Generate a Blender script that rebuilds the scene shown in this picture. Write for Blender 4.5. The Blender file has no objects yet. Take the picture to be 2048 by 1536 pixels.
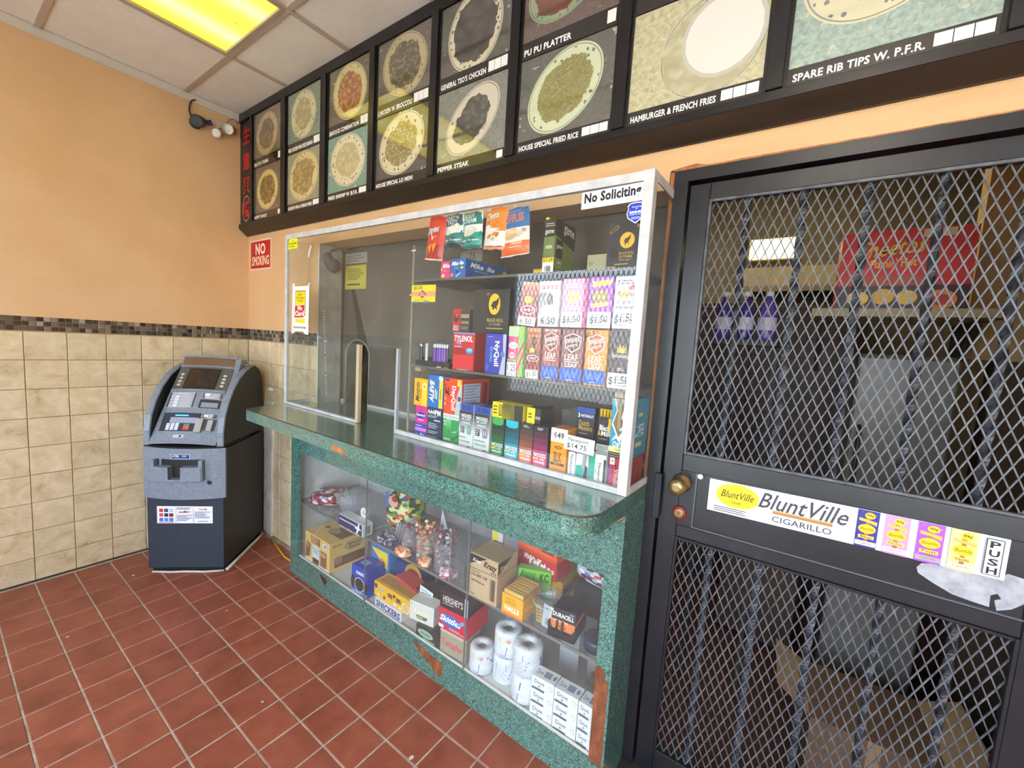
import bpy, bmesh, math, random
from mathutils import Matrix, Vector, noise
random.seed(7)
PI = math.pi
SC = bpy.context.scene
COL = SC.collection

# ------------------------------------------------------------------ camera, sky, light, exposure
ROWS = ((0.814712, 0.576708, 0.060431), (0.105469, -0.0449, -0.993408), (-0.570193, 0.815716, -0.097406))
cam = bpy.data.cameras.new('camera')
cam_ob = bpy.data.objects.new('camera', cam); COL.objects.link(cam_ob)
rx, ry, rz = (Vector(r) for r in ROWS)
cam_ob.matrix_world = Matrix(((rx.x, -ry.x, -rz.x, 0.0), (rx.y, -ry.y, -rz.y, 0.0), (rx.z, -ry.z, -rz.z, 1.455), (0, 0, 0, 1)))
cam.sensor_width = 36.0; cam.lens = 14.750; cam.clip_start = 0.02
SC.camera = cam_ob

world = bpy.data.worlds.new('daylight'); SC.world = world
world.use_nodes = True
wt = world.node_tree; wt.nodes.clear()
wo = wt.nodes.new('ShaderNodeOutputWorld'); wb = wt.nodes.new('ShaderNodeBackground')
wc = wt.nodes.new('ShaderNodeTexCoord'); wsx = wt.nodes.new('ShaderNodeSeparateXYZ'); wr = wt.nodes.new('ShaderNodeValToRGB')
wr.color_ramp.elements[0].position = 0.0; wr.color_ramp.elements[0].color = (0.78, 0.86, 1.0, 1)
wr.color_ramp.elements[1].position = 0.7; wr.color_ramp.elements[1].color = (0.60, 0.76, 1.0, 1)
wt.links.new(wc.outputs['Generated'], wsx.inputs[0]); wt.links.new(wsx.outputs['Z'], wr.inputs[0])
wt.links.new(wr.outputs[0], wb.inputs['Color']); wb.inputs['Strength'].default_value = 11.0
wt.links.new(wb.outputs[0], wo.inputs['Surface'])

def area(name, loc, rot, sx, sy, power, color, portal=False):
    l = bpy.data.lights.new(name, 'AREA'); l.shape = 'RECTANGLE'; l.size = sx; l.size_y = sy
    l.energy = power; l.color = color
    o = bpy.data.objects.new(name, l); COL.objects.link(o); o.location = loc; o.rotation_euler = rot
    if portal: l.cycles.is_portal = True
    return o
sun = bpy.data.lights.new('sun', 'SUN'); sun.energy = 16.0; sun.angle = math.radians(1.0); sun.color = (1.0, 0.95, 0.86)
sun_ob = bpy.data.objects.new('sun', sun); COL.objects.link(sun_ob); sun_ob.rotation_euler = (math.radians(-32), 0, math.radians(-12))   # from behind the building: it lights the pavement outside
# sky portals in the three storefront openings (front wall is at y = -1.60)
area('portal_left', (-2.30, -1.61, 1.58), (PI/2, 0, 0), 1.7, 1.5, 1, (1, 1, 1), True)
area('portal_door', (-0.65, -1.61, 1.2), (PI/2, 0, 0), 0.9, 2.1, 1, (1, 1, 1), True)
area('portal_right', (1.05, -1.61, 1.4), (PI/2, 0, 0), 1.9, 1.9, 1, (1, 1, 1), True)

SC.view_settings.view_transform = 'Standard'; SC.view_settings.look = 'None'
SC.view_settings.gamma = 1.0; SC.view_settings.use_curve_mapping = False
SC.view_settings.exposure = 0.62
SC.cycles.max_bounces = 10; SC.cycles.diffuse_bounces = 5; SC.cycles.glossy_bounces = 4
SC.cycles.transparent_max_bounces = 16; SC.cycles.transmission_bounces = 6
SC.cycles.caustics_reflective = False; SC.cycles.caustics_refractive = False
SC.cycles.sample_clamp_indirect = 6.0

# ------------------------------------------------------------------ materials
def lin(c):
    if isinstance(c, str):
        c = c.lstrip('#'); c = [int(c[i:i+2], 16)/255 for i in (0, 2, 4)]
        c = [x/12.92 if x <= 0.04045 else ((x+0.055)/1.055)**2.4 for x in c]
    return (c[0], c[1], c[2], 1.0)

def base_mat(name):
    m = bpy.data.materials.new(name); m.use_nodes = True
    nt = m.node_tree; b = nt.nodes['Principled BSDF']
    return m, nt, b

class NB:
    """small node-building helper"""
    def __init__(s, nt): s.nt = nt
    def n(s, t, ins=None, **kw):
        nd = s.nt.nodes.new(t)
        for k, v in kw.items(): setattr(nd, k, v)
        for k, v in (ins or {}).items(): s.set(nd.inputs[k], v)
        return nd
    def set(s, sock, v):
        if hasattr(v, 'is_output'): s.nt.links.new(v, sock)
        else: sock.default_value = v
    def math(s, op, a, b=0.0, c=None, clamp=False):
        nd = s.nt.nodes.new('ShaderNodeMath'); nd.operation = op; nd.use_clamp = clamp
        s.set(nd.inputs[0], a); s.set(nd.inputs[1], b)
        if c is not None: s.set(nd.inputs[2], c)
        return nd.outputs[0]
    def mix(s, f, a, b):
        nd = s.nt.nodes.new('ShaderNodeMix'); nd.data_type = 'RGBA'
        s.set(nd.inputs['Factor'], f); s.set(nd.inputs[6], a); s.set(nd.inputs[7], b)
        return nd.outputs[2]
    def ramp(s, fac, stops, interp='LINEAR'):
        nd = s.nt.nodes.new('ShaderNodeValToRGB'); cr = nd.color_ramp; cr.interpolation = interp
        while len(cr.elements) < len(stops): cr.elements.new(0.5)
        for e, (p, c) in zip(cr.elements, stops):
            e.position = p; e.color = lin(c)
        s.set(nd.inputs[0], fac); return nd.outputs[0]
    def noise(s, vec=None, scale=5, detail=4, rough=0.5, dist=0.0):
        nd = s.n('ShaderNodeTexNoise', {'Scale': scale, 'Detail': detail, 'Roughness': rough, 'Distortion': dist})
        if vec is not None: s.set(nd.inputs['Vector'], vec)
        return nd.outputs[0]
    def coord(s, which='Object'): return s.n('ShaderNodeTexCoord').outputs[which]
    def bump(s, h, strength=0.3, dist=0.002):
        return s.n('ShaderNodeBump', {'Height': h, 'Strength': strength, 'Distance': dist}).outputs[0]

_mc = {}
def plain(col, rough=0.45, metal=0.0, coat=0.0, spec=0.5, vary=0.0):
    key = (col, rough, metal, coat, spec, vary)
    if key in _mc: return _mc[key]
    m, nt, b = base_mat('plain_' + (col if isinstance(col, str) else 'c'))
    b.inputs['Base Color'].default_value = lin(col); b.inputs['Roughness'].default_value = rough
    b.inputs['Metallic'].default_value = metal; b.inputs['Coat Weight'].default_value = coat
    b.inputs['Specular IOR Level'].default_value = spec
    if vary:
        k = NB(nt); c = lin(col)
        nz = k.noise(k.coord('Object'), 9, 5, 0.6)
        d = tuple(x*(1-vary) for x in c[:3]) + (1,); e = tuple(min(1, x*(1+vary)) for x in c[:3]) + (1,)
        nt.links.new(k.mix(k.math('MULTIPLY_ADD', nz, 2.2, -0.6, True), d, e), b.inputs['Base Color'])
    _mc[key] = m; return m
def ink(col): return plain(col, 0.4, 0.0, 0.0, 0.4)

def mottled(name, stops, scale=12, detail=6, rough=0.6, roughness=0.5, bump=0.0, bscale=60, rnd=0.0, dist=0.0, coat=0.0, spec=0.5, stretch=None):
    m, nt, b = base_mat(name); k = NB(nt)
    v = k.coord('Object')
    oi = k.n('ShaderNodeObjectInfo')
    off = k.n('ShaderNodeVectorMath', {0: v, 1: oi.outputs['Location']}, operation='ADD').outputs[0]
    if rnd:
        off = k.n('ShaderNodeVectorMath', {0: off, 1: k.n('ShaderNodeCombineXYZ', {'X': k.math('MULTIPLY', oi.outputs['Random'], 37.0), 'Y': k.math('MULTIPLY', oi.outputs['Random'], 91.0)}).outputs[0]}, operation='ADD').outputs[0]
    if stretch: off = k.n('ShaderNodeVectorMath', {0: off, 1: stretch}, operation='MULTIPLY').outputs[0]
    nz = k.noise(off, scale, detail, rough, dist)
    c = k.ramp(nz, stops)
    if rnd:
        hv = k.n('ShaderNodeHueSaturation', {'Color': c, 'Value': k.math('MULTIPLY_ADD', oi.outputs['Random'], rnd, 1-rnd/2)})
        c = hv.outputs[0]
    nt.links.new(c, b.inputs['Base Color'])
    b.inputs['Roughness'].default_value = roughness; b.inputs['Coat Weight'].default_value = coat
    b.inputs['Specular IOR Level'].default_value = spec
    if bump: nt.links.new(k.bump(k.noise(off, bscale, 3, 0.6), bump, 0.003), b.inputs['Normal'])
    return m

M = {}
M['paint'] = mottled('tan_wall_paint', [(0.25, '#d2aa7a'), (0.75, '#dcb78a')], 3, 3, 0.5, 0.55, 0.25, 160)
M['paint2'] = mottled('tan_header_paint', [(0.25, '#cda473'), (0.75, '#d8b180')], 4, 4, 0.5, 0.5, 0.15, 70, stretch=(1, 3, 6))
M['grout'] = mottled('wall_grout', [(0.3, '#8f7a58'), (0.7, '#b09a74')], 8, 4)
M['tile'] = mottled('beige_wall_tile', [(0.28, '#a8946f'), (0.42, '#c7b58f'), (0.60, '#d8c8a6'), (0.8, '#e3d6ba')], 11, 7, 0.68, 0.32, 0.08, 40, 0.12, 0.6, stretch=(1, 1, 2.4))
M['fgrout'] = mottled('floor_grout', [(0.3, '#8d8070'), (0.55, '#b5a897'), (0.8, '#c6bbac')], 14, 6, 0.7, 0.8)
M['ftile'] = mottled('red_quarry_tile', [(0.25, '#743a29'), (0.5, '#8c4b37'), (0.75, '#9c5842')], 7, 7, 0.65, 0.42, 0.12, 220, 0.14, 0.3)
M['plaster'] = mottled('white_plaster', [(0.3, '#b9b4aa'), (0.7, '#d8d4cb')], 14, 5, 0.6, 0.8, 0.4, 60)
M['ceil_tile'] = None
M['black_metal'] = mottled('worn_black_metal', [(0.2, '#0b0d11'), (0.6, '#171a1f'), (0.85, '#2a2e35')], 9, 7, 0.7, 0.33, 0.12, 50, stretch=(1, 1, 0.7))
M['mesh_metal'] = mottled('grey_expanded_metal', [(0.3, '#34373b'), (0.7, '#5f6368')], 30, 3, 0.5, 0.45)
M['black_wood'] = mottled('black_painted_frame', [(0.3, '#0d0d0f'), (0.8, '#1f1f22')], 8, 5, 0.6, 0.3, 0.05, 40)
M['brown_wood'] = mottled('dark_brown_soffit', [(0.3, '#22190f'), (0.75, '#3c2d1f')], 5, 5, 0.6, 0.45, 0.05, 40, stretch=(0.3, 2, 2))
M['bare_wood'] = mottled('bare_particle_board', [(0.25, '#4a2716'), (0.5, '#764224'), (0.75, '#a56a3a')], 22, 7, 0.75, 0.75, 0.5, 90, stretch=(1, 1, 0.5))
M['orange_wood'] = mottled('raw_orange_wood', [(0.3, '#7d451f'), (0.55, '#b5713b'), (0.8, '#c98d57')], 25, 6, 0.7, 0.7, 0.3, 80, stretch=(1, 1, 0.2))
M['alu'] = mottled('brushed_aluminium', [(0.3, '#b4b6b6'), (0.7, '#d0d1d0')], 20, 4, 0.5, 0.35, 0.0)
M['white_board'] = mottled('white_melamine', [(0.3, '#c4c4c2'), (0.7, '#dcdcda')], 5, 5, 0.6, 0.5)
M['kraft'] = mottled('kraft_cardboard', [(0.3, '#a58a66'), (0.7, '#b89b75')], 16, 4, 0.6, 0.7)
M['atm_silver'] = mottled('atm_silver_plastic', [(0.3, '#6c7682'), (0.7, '#7e8894')], 60, 3, 0.6, 0.42, 0.05, 300)
M['atm_dark'] = mottled('atm_charcoal_plastic', [(0.3, '#1e1f20'), (0.7, '#292a2b')], 60, 3, 0.6, 0.5, 0.08, 300)
M['atm_blue'] = mottled('atm_slate_steel', [(0.3, '#252e38'), (0.7, '#2d3742')], 40, 3, 0.6, 0.45, 0.08, 300)
M['brass'] = mottled('worn_brass', [(0.3, '#6d6040'), (0.6, '#8d7d56'), (0.85, '#a8946a')], 30, 5, 0.6, 0.32); M['brass'].node_tree.nodes['Principled BSDF'].inputs['Metallic'].default_value = 0.75
M['tissue'] = mottled('wrapped_tissue', [(0.3, '#c9ccd2'), (0.7, '#e6e8ec')], 12, 4, 0.5, 0.3, 0.35, 30)
M['kitchen_wall'] = mottled('kitchen_wall_paint', [(0.3, '#857a60'), (0.7, '#978a6c')], 3, 3, 0.5, 0.6)
M['kitchen_dark'] = mottled('kitchen_dark_wood', [(0.3, '#2b1a14'), (0.7, '#402920')], 6, 5, 0.6, 0.5)

def marble(name, beige=False):
    m, nt, b = base_mat(name); k = NB(nt)
    v = k.coord('Object')
    n1 = k.noise(v, 26, 5, 0.6, 1.2)
    ridge = k.math('ABSOLUTE', k.math('SUBTRACT', k.noise(v, 75, 3, 0.6, 2.2), 0.5))
    ridge2 = k.math('ABSOLUTE', k.math('SUBTRACT', k.noise(v, 120, 2, 0.6, 3.0), 0.5))
    vein = k.math('SUBTRACT', 1.0, k.math('MULTIPLY', ridge, 30.0), clamp=True)
    vein2 = k.math('SUBTRACT', 1.0, k.math('MULTIPLY', ridge2, 34.0), clamp=True)
    base = k.ramp(n1, [(0.32, '#0c2c28'), (0.5, '#15443c'), (0.68, '#265f53')])
    c = k.mix(k.math('MULTIPLY', vein, 0.80), base, lin('#7fbcab'))
    c = k.mix(k.math('MULTIPLY', vein2, 0.65), c, lin('#b4dccf'))
    nt.links.new(c, b.inputs['Base Color'])
    b.inputs['Roughness'].default_value = 0.25; b.inputs['Coat Weight'].default_value = 1.0; b.inputs['Coat Roughness'].default_value = 0.12; b.inputs['Coat IOR'].default_value = 1.6
    return m
M['marble'] = marble('green_marble_laminate')

def glass(name, tint=(0.95, 0.97, 0.96), haze=0.05, hazecol=(0.6, 0.6, 0.58), refl=1.0, rough=0.02, smear=0.0):
    m = bpy.data.materials.new(name); m.use_nodes = True
    nt = m.node_tree; nt.nodes.clear(); k = NB(nt)
    out = k.n('ShaderNodeOutputMaterial')
    tr = k.n('ShaderNodeBsdfTransparent', {'Color': (*tint, 1)})
    gl = k.n('ShaderNodeBsdfGlossy', {'Color': (1, 1, 1, 1), 'Roughness': rough})
    df = k.n('ShaderNodeBsdfDiffuse', {'Color': (*hazecol, 1)})
    front = k.math('SUBTRACT', 1.0, k.n('ShaderNodeNewGeometry').outputs['Backfacing'])
    f = k.n('ShaderNodeFresnel', {'IOR': 1.45}).outputs[0]
    fac = k.math('MULTIPLY', k.math('MULTIPLY', f, refl, clamp=True), front)
    hz = k.math('MULTIPLY', haze, front)
    if smear:
        nz = k.noise(k.coord('Object'), 5, 5, 0.65, 0.8)
        hz = k.math('MULTIPLY', k.math('MULTIPLY_ADD', k.math('SUBTRACT', nz, 0.35), smear, haze, True), front)
    s1 = k.n('ShaderNodeMixShader', {0: hz, 1: tr.outputs[0], 2: df.outputs[0]})
    s2 = k.n('ShaderNodeMixShader', {0: fac, 1: s1.outputs[0], 2: gl.outputs[0]})
    nt.links.new(s2.outputs[0], out.inputs['Surface'])
    return m
M['glass'] = glass('display_plexiglass', haze=0.03, smear=0.06)
M['glass_cab'] = glass('scuffed_cabinet_plexiglass', haze=0.05, smear=0.10)
M['glass_dirty'] = glass('dirty_partition_plexiglass', (0.66, 0.64, 0.58), 0.20, (0.40, 0.38, 0.33), 0.6, 0.12, 0.45)
M['clear'] = glass('clear_acrylic', (0.93, 0.94, 0.95), 0.10, (0.7, 0.72, 0.75))
M['film'] = glass('clear_plastic_film', (0.95, 0.96, 0.97), 0.22, (0.75, 0.78, 0.82), 1.0, 0.12)
M['window'] = glass('window_glass', (0.97, 0.98, 0.98), 0.0)
M['acrylic_edge'] = plain('#8f8a80', 0.3)

def emit(name, col, strength):
    m = bpy.data.materials.new(name); m.use_nodes = True
    nt = m.node_tree; nt.nodes.clear(); k = NB(nt)
    e = k.n('ShaderNodeEmission', {'Color': lin(col), 'Strength': strength}); o = k.n('ShaderNodeOutputMaterial')
    nt.links.new(e.outputs[0], o.inputs['Surface']); return m

# yellowed prismatic lens of the ceiling light: it is the lamp itself
def lens_mat():
    m = bpy.data.materials.new('yellowed_prismatic_lens'); m.use_nodes = True
    nt = m.node_tree; nt.nodes.clear(); k = NB(nt)
    v = k.coord('Object')
    ck = k.n('ShaderNodeTexChecker', {'Vector': v, 'Scale': 120.0, 'Color1': (1, 1, 1, 1), 'Color2': (0.86, 0.86, 0.86, 1)})
    sx = k.n('ShaderNodeSeparateXYZ', {0: v}).outputs[0]
    t1 = k.math('ABSOLUTE', k.math('SUBTRACT', k.math('ABSOLUTE', sx), 0.14))
    tube = k.ramp(t1, [(0.0, '#fff6b0'), (0.5, '#f1da52'), (1.0, '#d9b93c')])
    tube = k.ramp(k.math('MULTIPLY', t1, 6.0), [(0.0, '#fff2a0'), (0.45, '#f4dc5c'), (1.0, '#e6c640')])
    col = k.n('ShaderNodeMix', {'Factor': 1.0, 6: tube, 7: ck.outputs[0]}, data_type='RGBA', blend_type='MULTIPLY').outputs[2]
    bug = k.math('GREATER_THAN', k.noise(v, 60, 2, 0.5), 0.72)
    col = k.mix(k.math('MULTIPLY', bug, 0.5), col, lin('#6b5a20'))
    e = k.n('ShaderNodeEmission', {'Color': col, 'Strength': 1.0}); o = k.n('ShaderNodeOutputMaterial')
    nt.links.new(e.outputs[0], o.inputs['Surface']); return m, e
M['lens'], lens_e = lens_mat()
lens_e.inputs['Strength'].default_value = 1.25

def ceil_mat():
    m, nt, b = base_mat('pitted_ceiling_tile'); k = NB(nt)
    v = k.n('ShaderNodeVectorMath', {0: k.coord('Object'), 1: k.n('ShaderNodeObjectInfo').outputs['Location']}, operation='ADD').outputs[0]
    pit = k.math('GREATER_THAN', k.noise(v, 95, 2, 0.5), 0.66)
    st = k.ramp(k.noise(v, 4, 4, 0.6), [(0.3, '#e0d9cb'), (0.7, '#eae4d8')])
    nt.links.new(k.mix(k.math('MULTIPLY', pit, 0.35), st, lin('#a89e8e')), b.inputs['Base Color'])
    b.inputs['Roughness'].default_value = 0.9
    nt.links.new(k.bump(k.noise(v, 160, 3, 0.7), 0.4, 0.002), b.inputs['Normal'])
    return m
M['ceil_tile'] = ceil_mat()

# ------------------------------------------------------------------ mesh building
def link_mesh(name, verts, faces, mats=(), mi=None, parent=None, smooth=False):
    me = bpy.data.meshes.new(name); me.from_pydata(verts, [], faces)
    for m in mats: me.materials.append(m)
    if mi: me.polygons.foreach_set('material_index', mi)
    if smooth: me.polygons.foreach_set('use_smooth', [True]*len(me.polygons))
    me.update()
    o = bpy.data.objects.new(name, me); COL.objects.link(o)
    if parent is not None: o.parent = parent
    return o

class MB:
    def __init__(s): s.v = []; s.f = []; s.mi = []; s.sm = []
    def add(s, vs, fs, m=0, xf=None, smooth=False):
        o = len(s.v)
        s.v += [tuple(xf @ Vector(p)) if xf else tuple(p) for p in vs]
        for f in fs: s.f.append([i+o for i in f]); s.mi.append(m); s.sm.append(smooth)
        return s
    def box(s, x0, x1, y0, y1, z0, z1, m=0, bev=0.0, xf=None):
        if bev:
            bm = bmesh.new(); bmesh.ops.create_cube(bm, size=1)
            for v in bm.verts: v.co = Vector(((x0+x1)/2+v.co.x*(x1-x0), (y0+y1)/2+v.co.y*(y1-y0), (z0+z1)/2+v.co.z*(z1-z0)))
            bmesh.ops.bevel(bm, geom=bm.edges[:], offset=bev, segments=1, affect='EDGES', profile=0.5)
            s.frombm(bm, m, xf); return s
        vs = [(x, y, z) for z in (z0, z1) for y in (y0, y1) for x in (x0, x1)]
        return s.add(vs, [(0, 2, 3, 1), (4, 5, 7, 6), (0, 1, 5, 4), (2, 6, 7, 3), (0, 4, 6, 2), (1, 3, 7, 5)], m, xf)
    def frombm(s, bm, m=0, xf=None, smooth=False):
        bm.verts.index_update(); bm.normal_update()
        s.add([v.co.copy() for v in bm.verts], [[v.index for v in f.verts] for f in bm.faces], m, xf, smooth); bm.free(); return s
    def prism(s, pts, a0, a1, axis='z', m=0, xf=None):
        """extrude a 2D polygon: axis z -> pts are (x,y); axis y -> (x,z); axis x -> (y,z)"""
        n = len(pts); sa = sum(pts[i][0]*pts[(i+1) % n][1]-pts[(i+1) % n][0]*pts[i][1] for i in range(n))
        if (sa < 0) != ((axis == 'y') != (a1 < a0)): pts = pts[::-1]      # keep the faces turned outwards
        def P(p, a): return {'z': (p[0], p[1], a), 'y': (p[0], a, p[1]), 'x': (a, p[0], p[1])}[axis]
        vs = [P(p, a0) for p in pts] + [P(p, a1) for p in pts]
        fs = [list(range(n))[::-1], list(range(n, 2*n))] + [(i, (i+1) % n, n+(i+1) % n, n+i) for i in range(n)]
        return s.add(vs, fs, m, xf)
    def lathe(s, prof, n=20, m=0, xf=None, smooth=True, caps=True):
        vs = []; fs = []
        for r, z in prof:
            for i in range(n): a = 2*PI*i/n; vs.append((r*math.cos(a), r*math.sin(a), z))
        for j in range(len(prof)-1):
            for i in range(n):
                a = j*n+i; b = j*n+(i+1) % n; fs.append((a, b, b+n, a+n))
        s.add(vs, fs, m, xf, smooth)
        if caps:
            o = len(s.v)-len(vs)
            s.f.append([o+i for i in range(n)][::-1]); s.mi.append(m); s.sm.append(False)
            s.f.append([o+(len(prof)-1)*n+i for i in range(n)]); s.mi.append(m); s.sm.append(False)
        return s
    def tube(s, path, r, n=8, m=0, xf=None):
        P = [Vector(p) for p in path]; vs = []; fs = []
        for i, p in enumerate(P):
            d = (P[min(i+1, len(P)-1)]-P[max(i-1, 0)]).normalized()
            a = d.orthogonal().normalized() if i == 0 else (a - d*a.dot(d)).normalized()
            b = d.cross(a)
            for j in range(n): t = 2*PI*j/n; vs.append(p+a*r*math.cos(t)+b*r*math.sin(t))
        for i in range(len(P)-1):
            for j in range(n): fs.append((i*n+j, i*n+(j+1) % n, (i+1)*n+(j+1) % n, (i+1)*n+j))
        fs += [list(range(n))[::-1], [(len(P)-1)*n+j for j in range(n)]]
        return s.add(vs, fs, m, xf, True)
    def build(s, name, mats, parent=None, smooth=None):
        if not isinstance(mats, (list, tuple)): mats = [mats]
        o = link_mesh(name, s.v, s.f, mats, s.mi, parent)
        o.data.polygons.foreach_set('use_smooth', s.sm if smooth is None else [smooth]*len(s.f))
        return o

def rot(axis, deg): return Matrix.Rotation(math.radians(deg), 4, axis)
def tr(x, y, z): return Matrix.Translation((x, y, z))
CF = tr(-0.403, 1.2, 0) @ Matrix.Rotation(-0.023, 4, 'Z')     # counter: u along, v into the wall, w up
DF = tr(-0.397, 1.394, 0)                                     # security door
AF = tr(-2.993, 0.721, 0) @ rot('Z', 42.8)                    # cash machine
I4 = Matrix.Identity(4)

def tag(o, label=None, cat=None, group=None, kind=None):
    if label: o['label'] = label
    if cat: o['category'] = cat
    if group: o['group'] = group
    if kind: o['kind'] = kind
    return o
def empty(name, mw, label, cat, group=None):
    o = bpy.data.objects.new(name, None); COL.objects.link(o); o.empty_display_size = 0.05
    o.matrix_world = mw; return tag(o, label, cat, group)
def struct(o): o['kind'] = 'structure'; return o

# ------------------------------------------------------------------ flat print (lettering, logos, blocks of colour)
_tc = {}
def glyphs(s, bold=0.0):
    key = (s, bold)
    if key in _tc: return _tc[key]
    cu = bpy.data.curves.new('lettering', 'FONT'); cu.body = s; cu.resolution_u = 2; cu.fill_mode = 'FRONT'; cu.offset = bold
    cu.space_character = 1.0+max(0.0, bold)*1.6
    if s[0] == '~': cu.body = s[1:]; cu.shear = 0.35
    ob = bpy.data.objects.new('lettering', cu); me = bpy.data.meshes.new_from_object(ob)
    vs = [(v.co.x, v.co.y) for v in me.vertices]; fs = [list(p.vertices) for p in me.polygons]
    bpy.data.objects.remove(ob); bpy.data.curves.remove(cu); bpy.data.meshes.remove(me)
    x0 = min(v[0] for v in vs); x1 = max(v[0] for v in vs); y0 = min(v[1] for v in vs); y1 = max(v[1] for v in vs)
    vs = [((x-x0)/max(1e-6, x1-x0), (y-y0)/max(1e-6, y1-y0)) for x, y in vs]
    _tc[key] = (vs, fs); return _tc[key]

def art(spec, w, h, warp, name, parent, lift=0.0005, step=0.00025):
    """spec in face units 0..1; warp(x_m, y_m, lift) -> local 3D point"""
    mb = MB(); mats = []; idx = {}
    def mi(c):
        if c not in idx: idx[c] = len(mats); mats.append(ink(c))
        return idx[c]
    d = lift
    for it in spec:
        t = it[0]
        if t == 'r':
            _, x0, y0, x1, y1, c = it; pts = [(x0, y0), (x1, y0), (x1, y1), (x0, y1)]; fs = [(0, 1, 2, 3)]
        elif t == 'e':
            _, cx, cy, a, b, c = it[:6]; rr = math.radians(it[6]) if len(it) > 6 else 0; n = 20; pts = []
            for i in range(n):
                q = 2*PI*i/n; ex = a*w*math.cos(q); ey = b*h*math.sin(q)
                pts.append((cx+(ex*math.cos(rr)-ey*math.sin(rr))/w, cy+(ex*math.sin(rr)+ey*math.cos(rr))/h))
            fs = [tuple(range(n))]
        elif t == 'p': pts = it[1]; c = it[2]; fs = [tuple(range(len(pts)))]
        elif t == 'g':      # vertical gradient in bands: x0,y0,x1,y1,bottom,top
            _, x0, y0, x1, y1, c0, c1 = it; a = [int(c0[i:i+2], 16) for i in (1, 3, 5)]; b = [int(c1[i:i+2], 16) for i in (1, 3, 5)]
            for q in range(7):
                f = q/6; cc = '#%02x%02x%02x' % tuple(round(a[j]+(b[j]-a[j])*f) for j in range(3))
                ya = y0+(y1-y0)*q/7; yb = y0+(y1-y0)*(q+1)/7
                mb.add([warp(x*w, y*h, d) for x, y in ((x0, ya), (x1, ya), (x1, yb), (x0, yb))], [(0, 1, 2, 3)], mi(cc))
            d += step; continue
        elif t == 'l':      # rows of small print: x0,y0,x1,y1,colour,rows
            _, x0, y0, x1, y1, c, nrow = it
            for q in range(nrow):
                ya = y1-(y1-y0)*(q+0.75)/nrow; yb = y1-(y1-y0)*(q+0.3)/nrow; xe = x1-(x1-x0)*random.choice((0, 0.08, 0.2, 0.35))
                mb.add([warp(x*w, y*h, d) for x, y in ((x0, ya), (xe, ya), (xe, yb), (x0, yb))], [(0, 1, 2, 3)], mi(c))
            d += step; continue
        elif t == 'b':      # bar code x0,y0,x1,y1
            _, x0, y0, x1, y1, c = it; x = x0; q = 0
            ws = (1, 2, 1, 3, 1, 1, 2, 1, 1, 2, 3, 1, 1, 1, 2, 1, 3, 1, 1, 2, 1); tot = sum(ws)
            for q, ww in enumerate(ws):
                xe = x+(x1-x0)*ww/tot
                if q % 2 == 0: mb.add([warp(a*w, b*h, d) for a, b in ((x, y0), (xe, y0), (xe, y1), (x, y1))], [(0, 1, 2, 3)], mi(c))
                x = xe
            d += step; continue
        elif t == 't':      # text fitted to a rectangle: text,x0,y0,x1,y1,colour[,rot[,bold[,shear]]]
            _, s, x0, y0, x1, y1, c = it[:7]; ro = it[7] if len(it) > 7 else 0; bo = (it[8] if len(it) > 8 else 0.012)*0.62+0.006; sh = it[9] if len(it) > 9 else 0
            g, fs = glyphs(s, bo); pts = []
            for (x, y) in g:
                if ro == 90: x, y = 1-y, x           # reads upward
                elif ro == -90: x, y = y, 1-x        # reads downward
                elif ro == 180: x, y = 1-x, 1-y
                px = x0+(x1-x0)*x; py = y0+(y1-y0)*y
                if sh: py += sh*(px-(x0+x1)/2)
                pts.append((px, py))
        mb.add([warp(x*w, y*h, d) for x, y in pts], fs, mi(c)); d += step
    return mb.build(name, mats, parent)

def front_warp(W): return lambda x, y, d: (x-W/2, -d, y)
def right_warp(W): return lambda x, y, d: (W/2+d, x, y)
def top_warp(W, H): return lambda x, y, d: (x-W/2, y, H+d)

def carton(name, label, cat, fr, u, v, w, W, D, H, ang=0, col='#888888', front=(), side=(), top=(), group=None, sidecol=None, topcol=None, flap=True, tilt=0, roughness=0.35):
    """printed carton: origin at the middle of its front bottom edge"""
    mats = [plain(col, roughness), plain(sidecol or col, roughness), plain(topcol or col, roughness)]
    bm = bmesh.new(); bmesh.ops.create_cube(bm, size=1)
    for q in bm.verts: q.co = Vector((q.co.x*W, (q.co.y+0.5)*D, (q.co.z+0.5)*H))
    bmesh.ops.bevel(bm, geom=bm.edges[:], offset=min(0.0014, W*0.05), segments=1, affect='EDGES')
    bm.normal_update()
    mb = MB(); fs = list(bm.faces); bm.verts.index_update()
    mb.v = [tuple(q.co) for q in bm.verts]
    for f in fs:
        mb.f.append([q.index for q in f.verts]); n = f.normal
        mb.mi.append(2 if n.z > 0.9 else 1 if abs(n.x) > 0.9 else 0); mb.sm.append(False)
    bm.free()
    o = mb.build(name, mats); o.matrix_world = fr @ tr(u, v, w) @ rot('Z', ang) @ rot('Y', tilt)
    tag(o, label, cat, group)
    if front: art(front, W, H, front_warp(W), 'front_print', o)
    if side: art(side, D, H, right_warp(W), 'side_print', o)
    if top: art(top, W, D, top_warp(W, H), 'top_print', o)
    if flap:
        fb = MB(); t = 0.0006
        fb.prism([(-W/2+0.003, 0.0015), (W/2-0.003, 0.0015), (W/2-0.006, D*0.45), (-W/2+0.006, D*0.45)], H-0.0002, H+t if not top else H+0.0002, 'z')
        fb.build('tuck_flap', plain(topcol or col, roughness), o)
    return o

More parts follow.
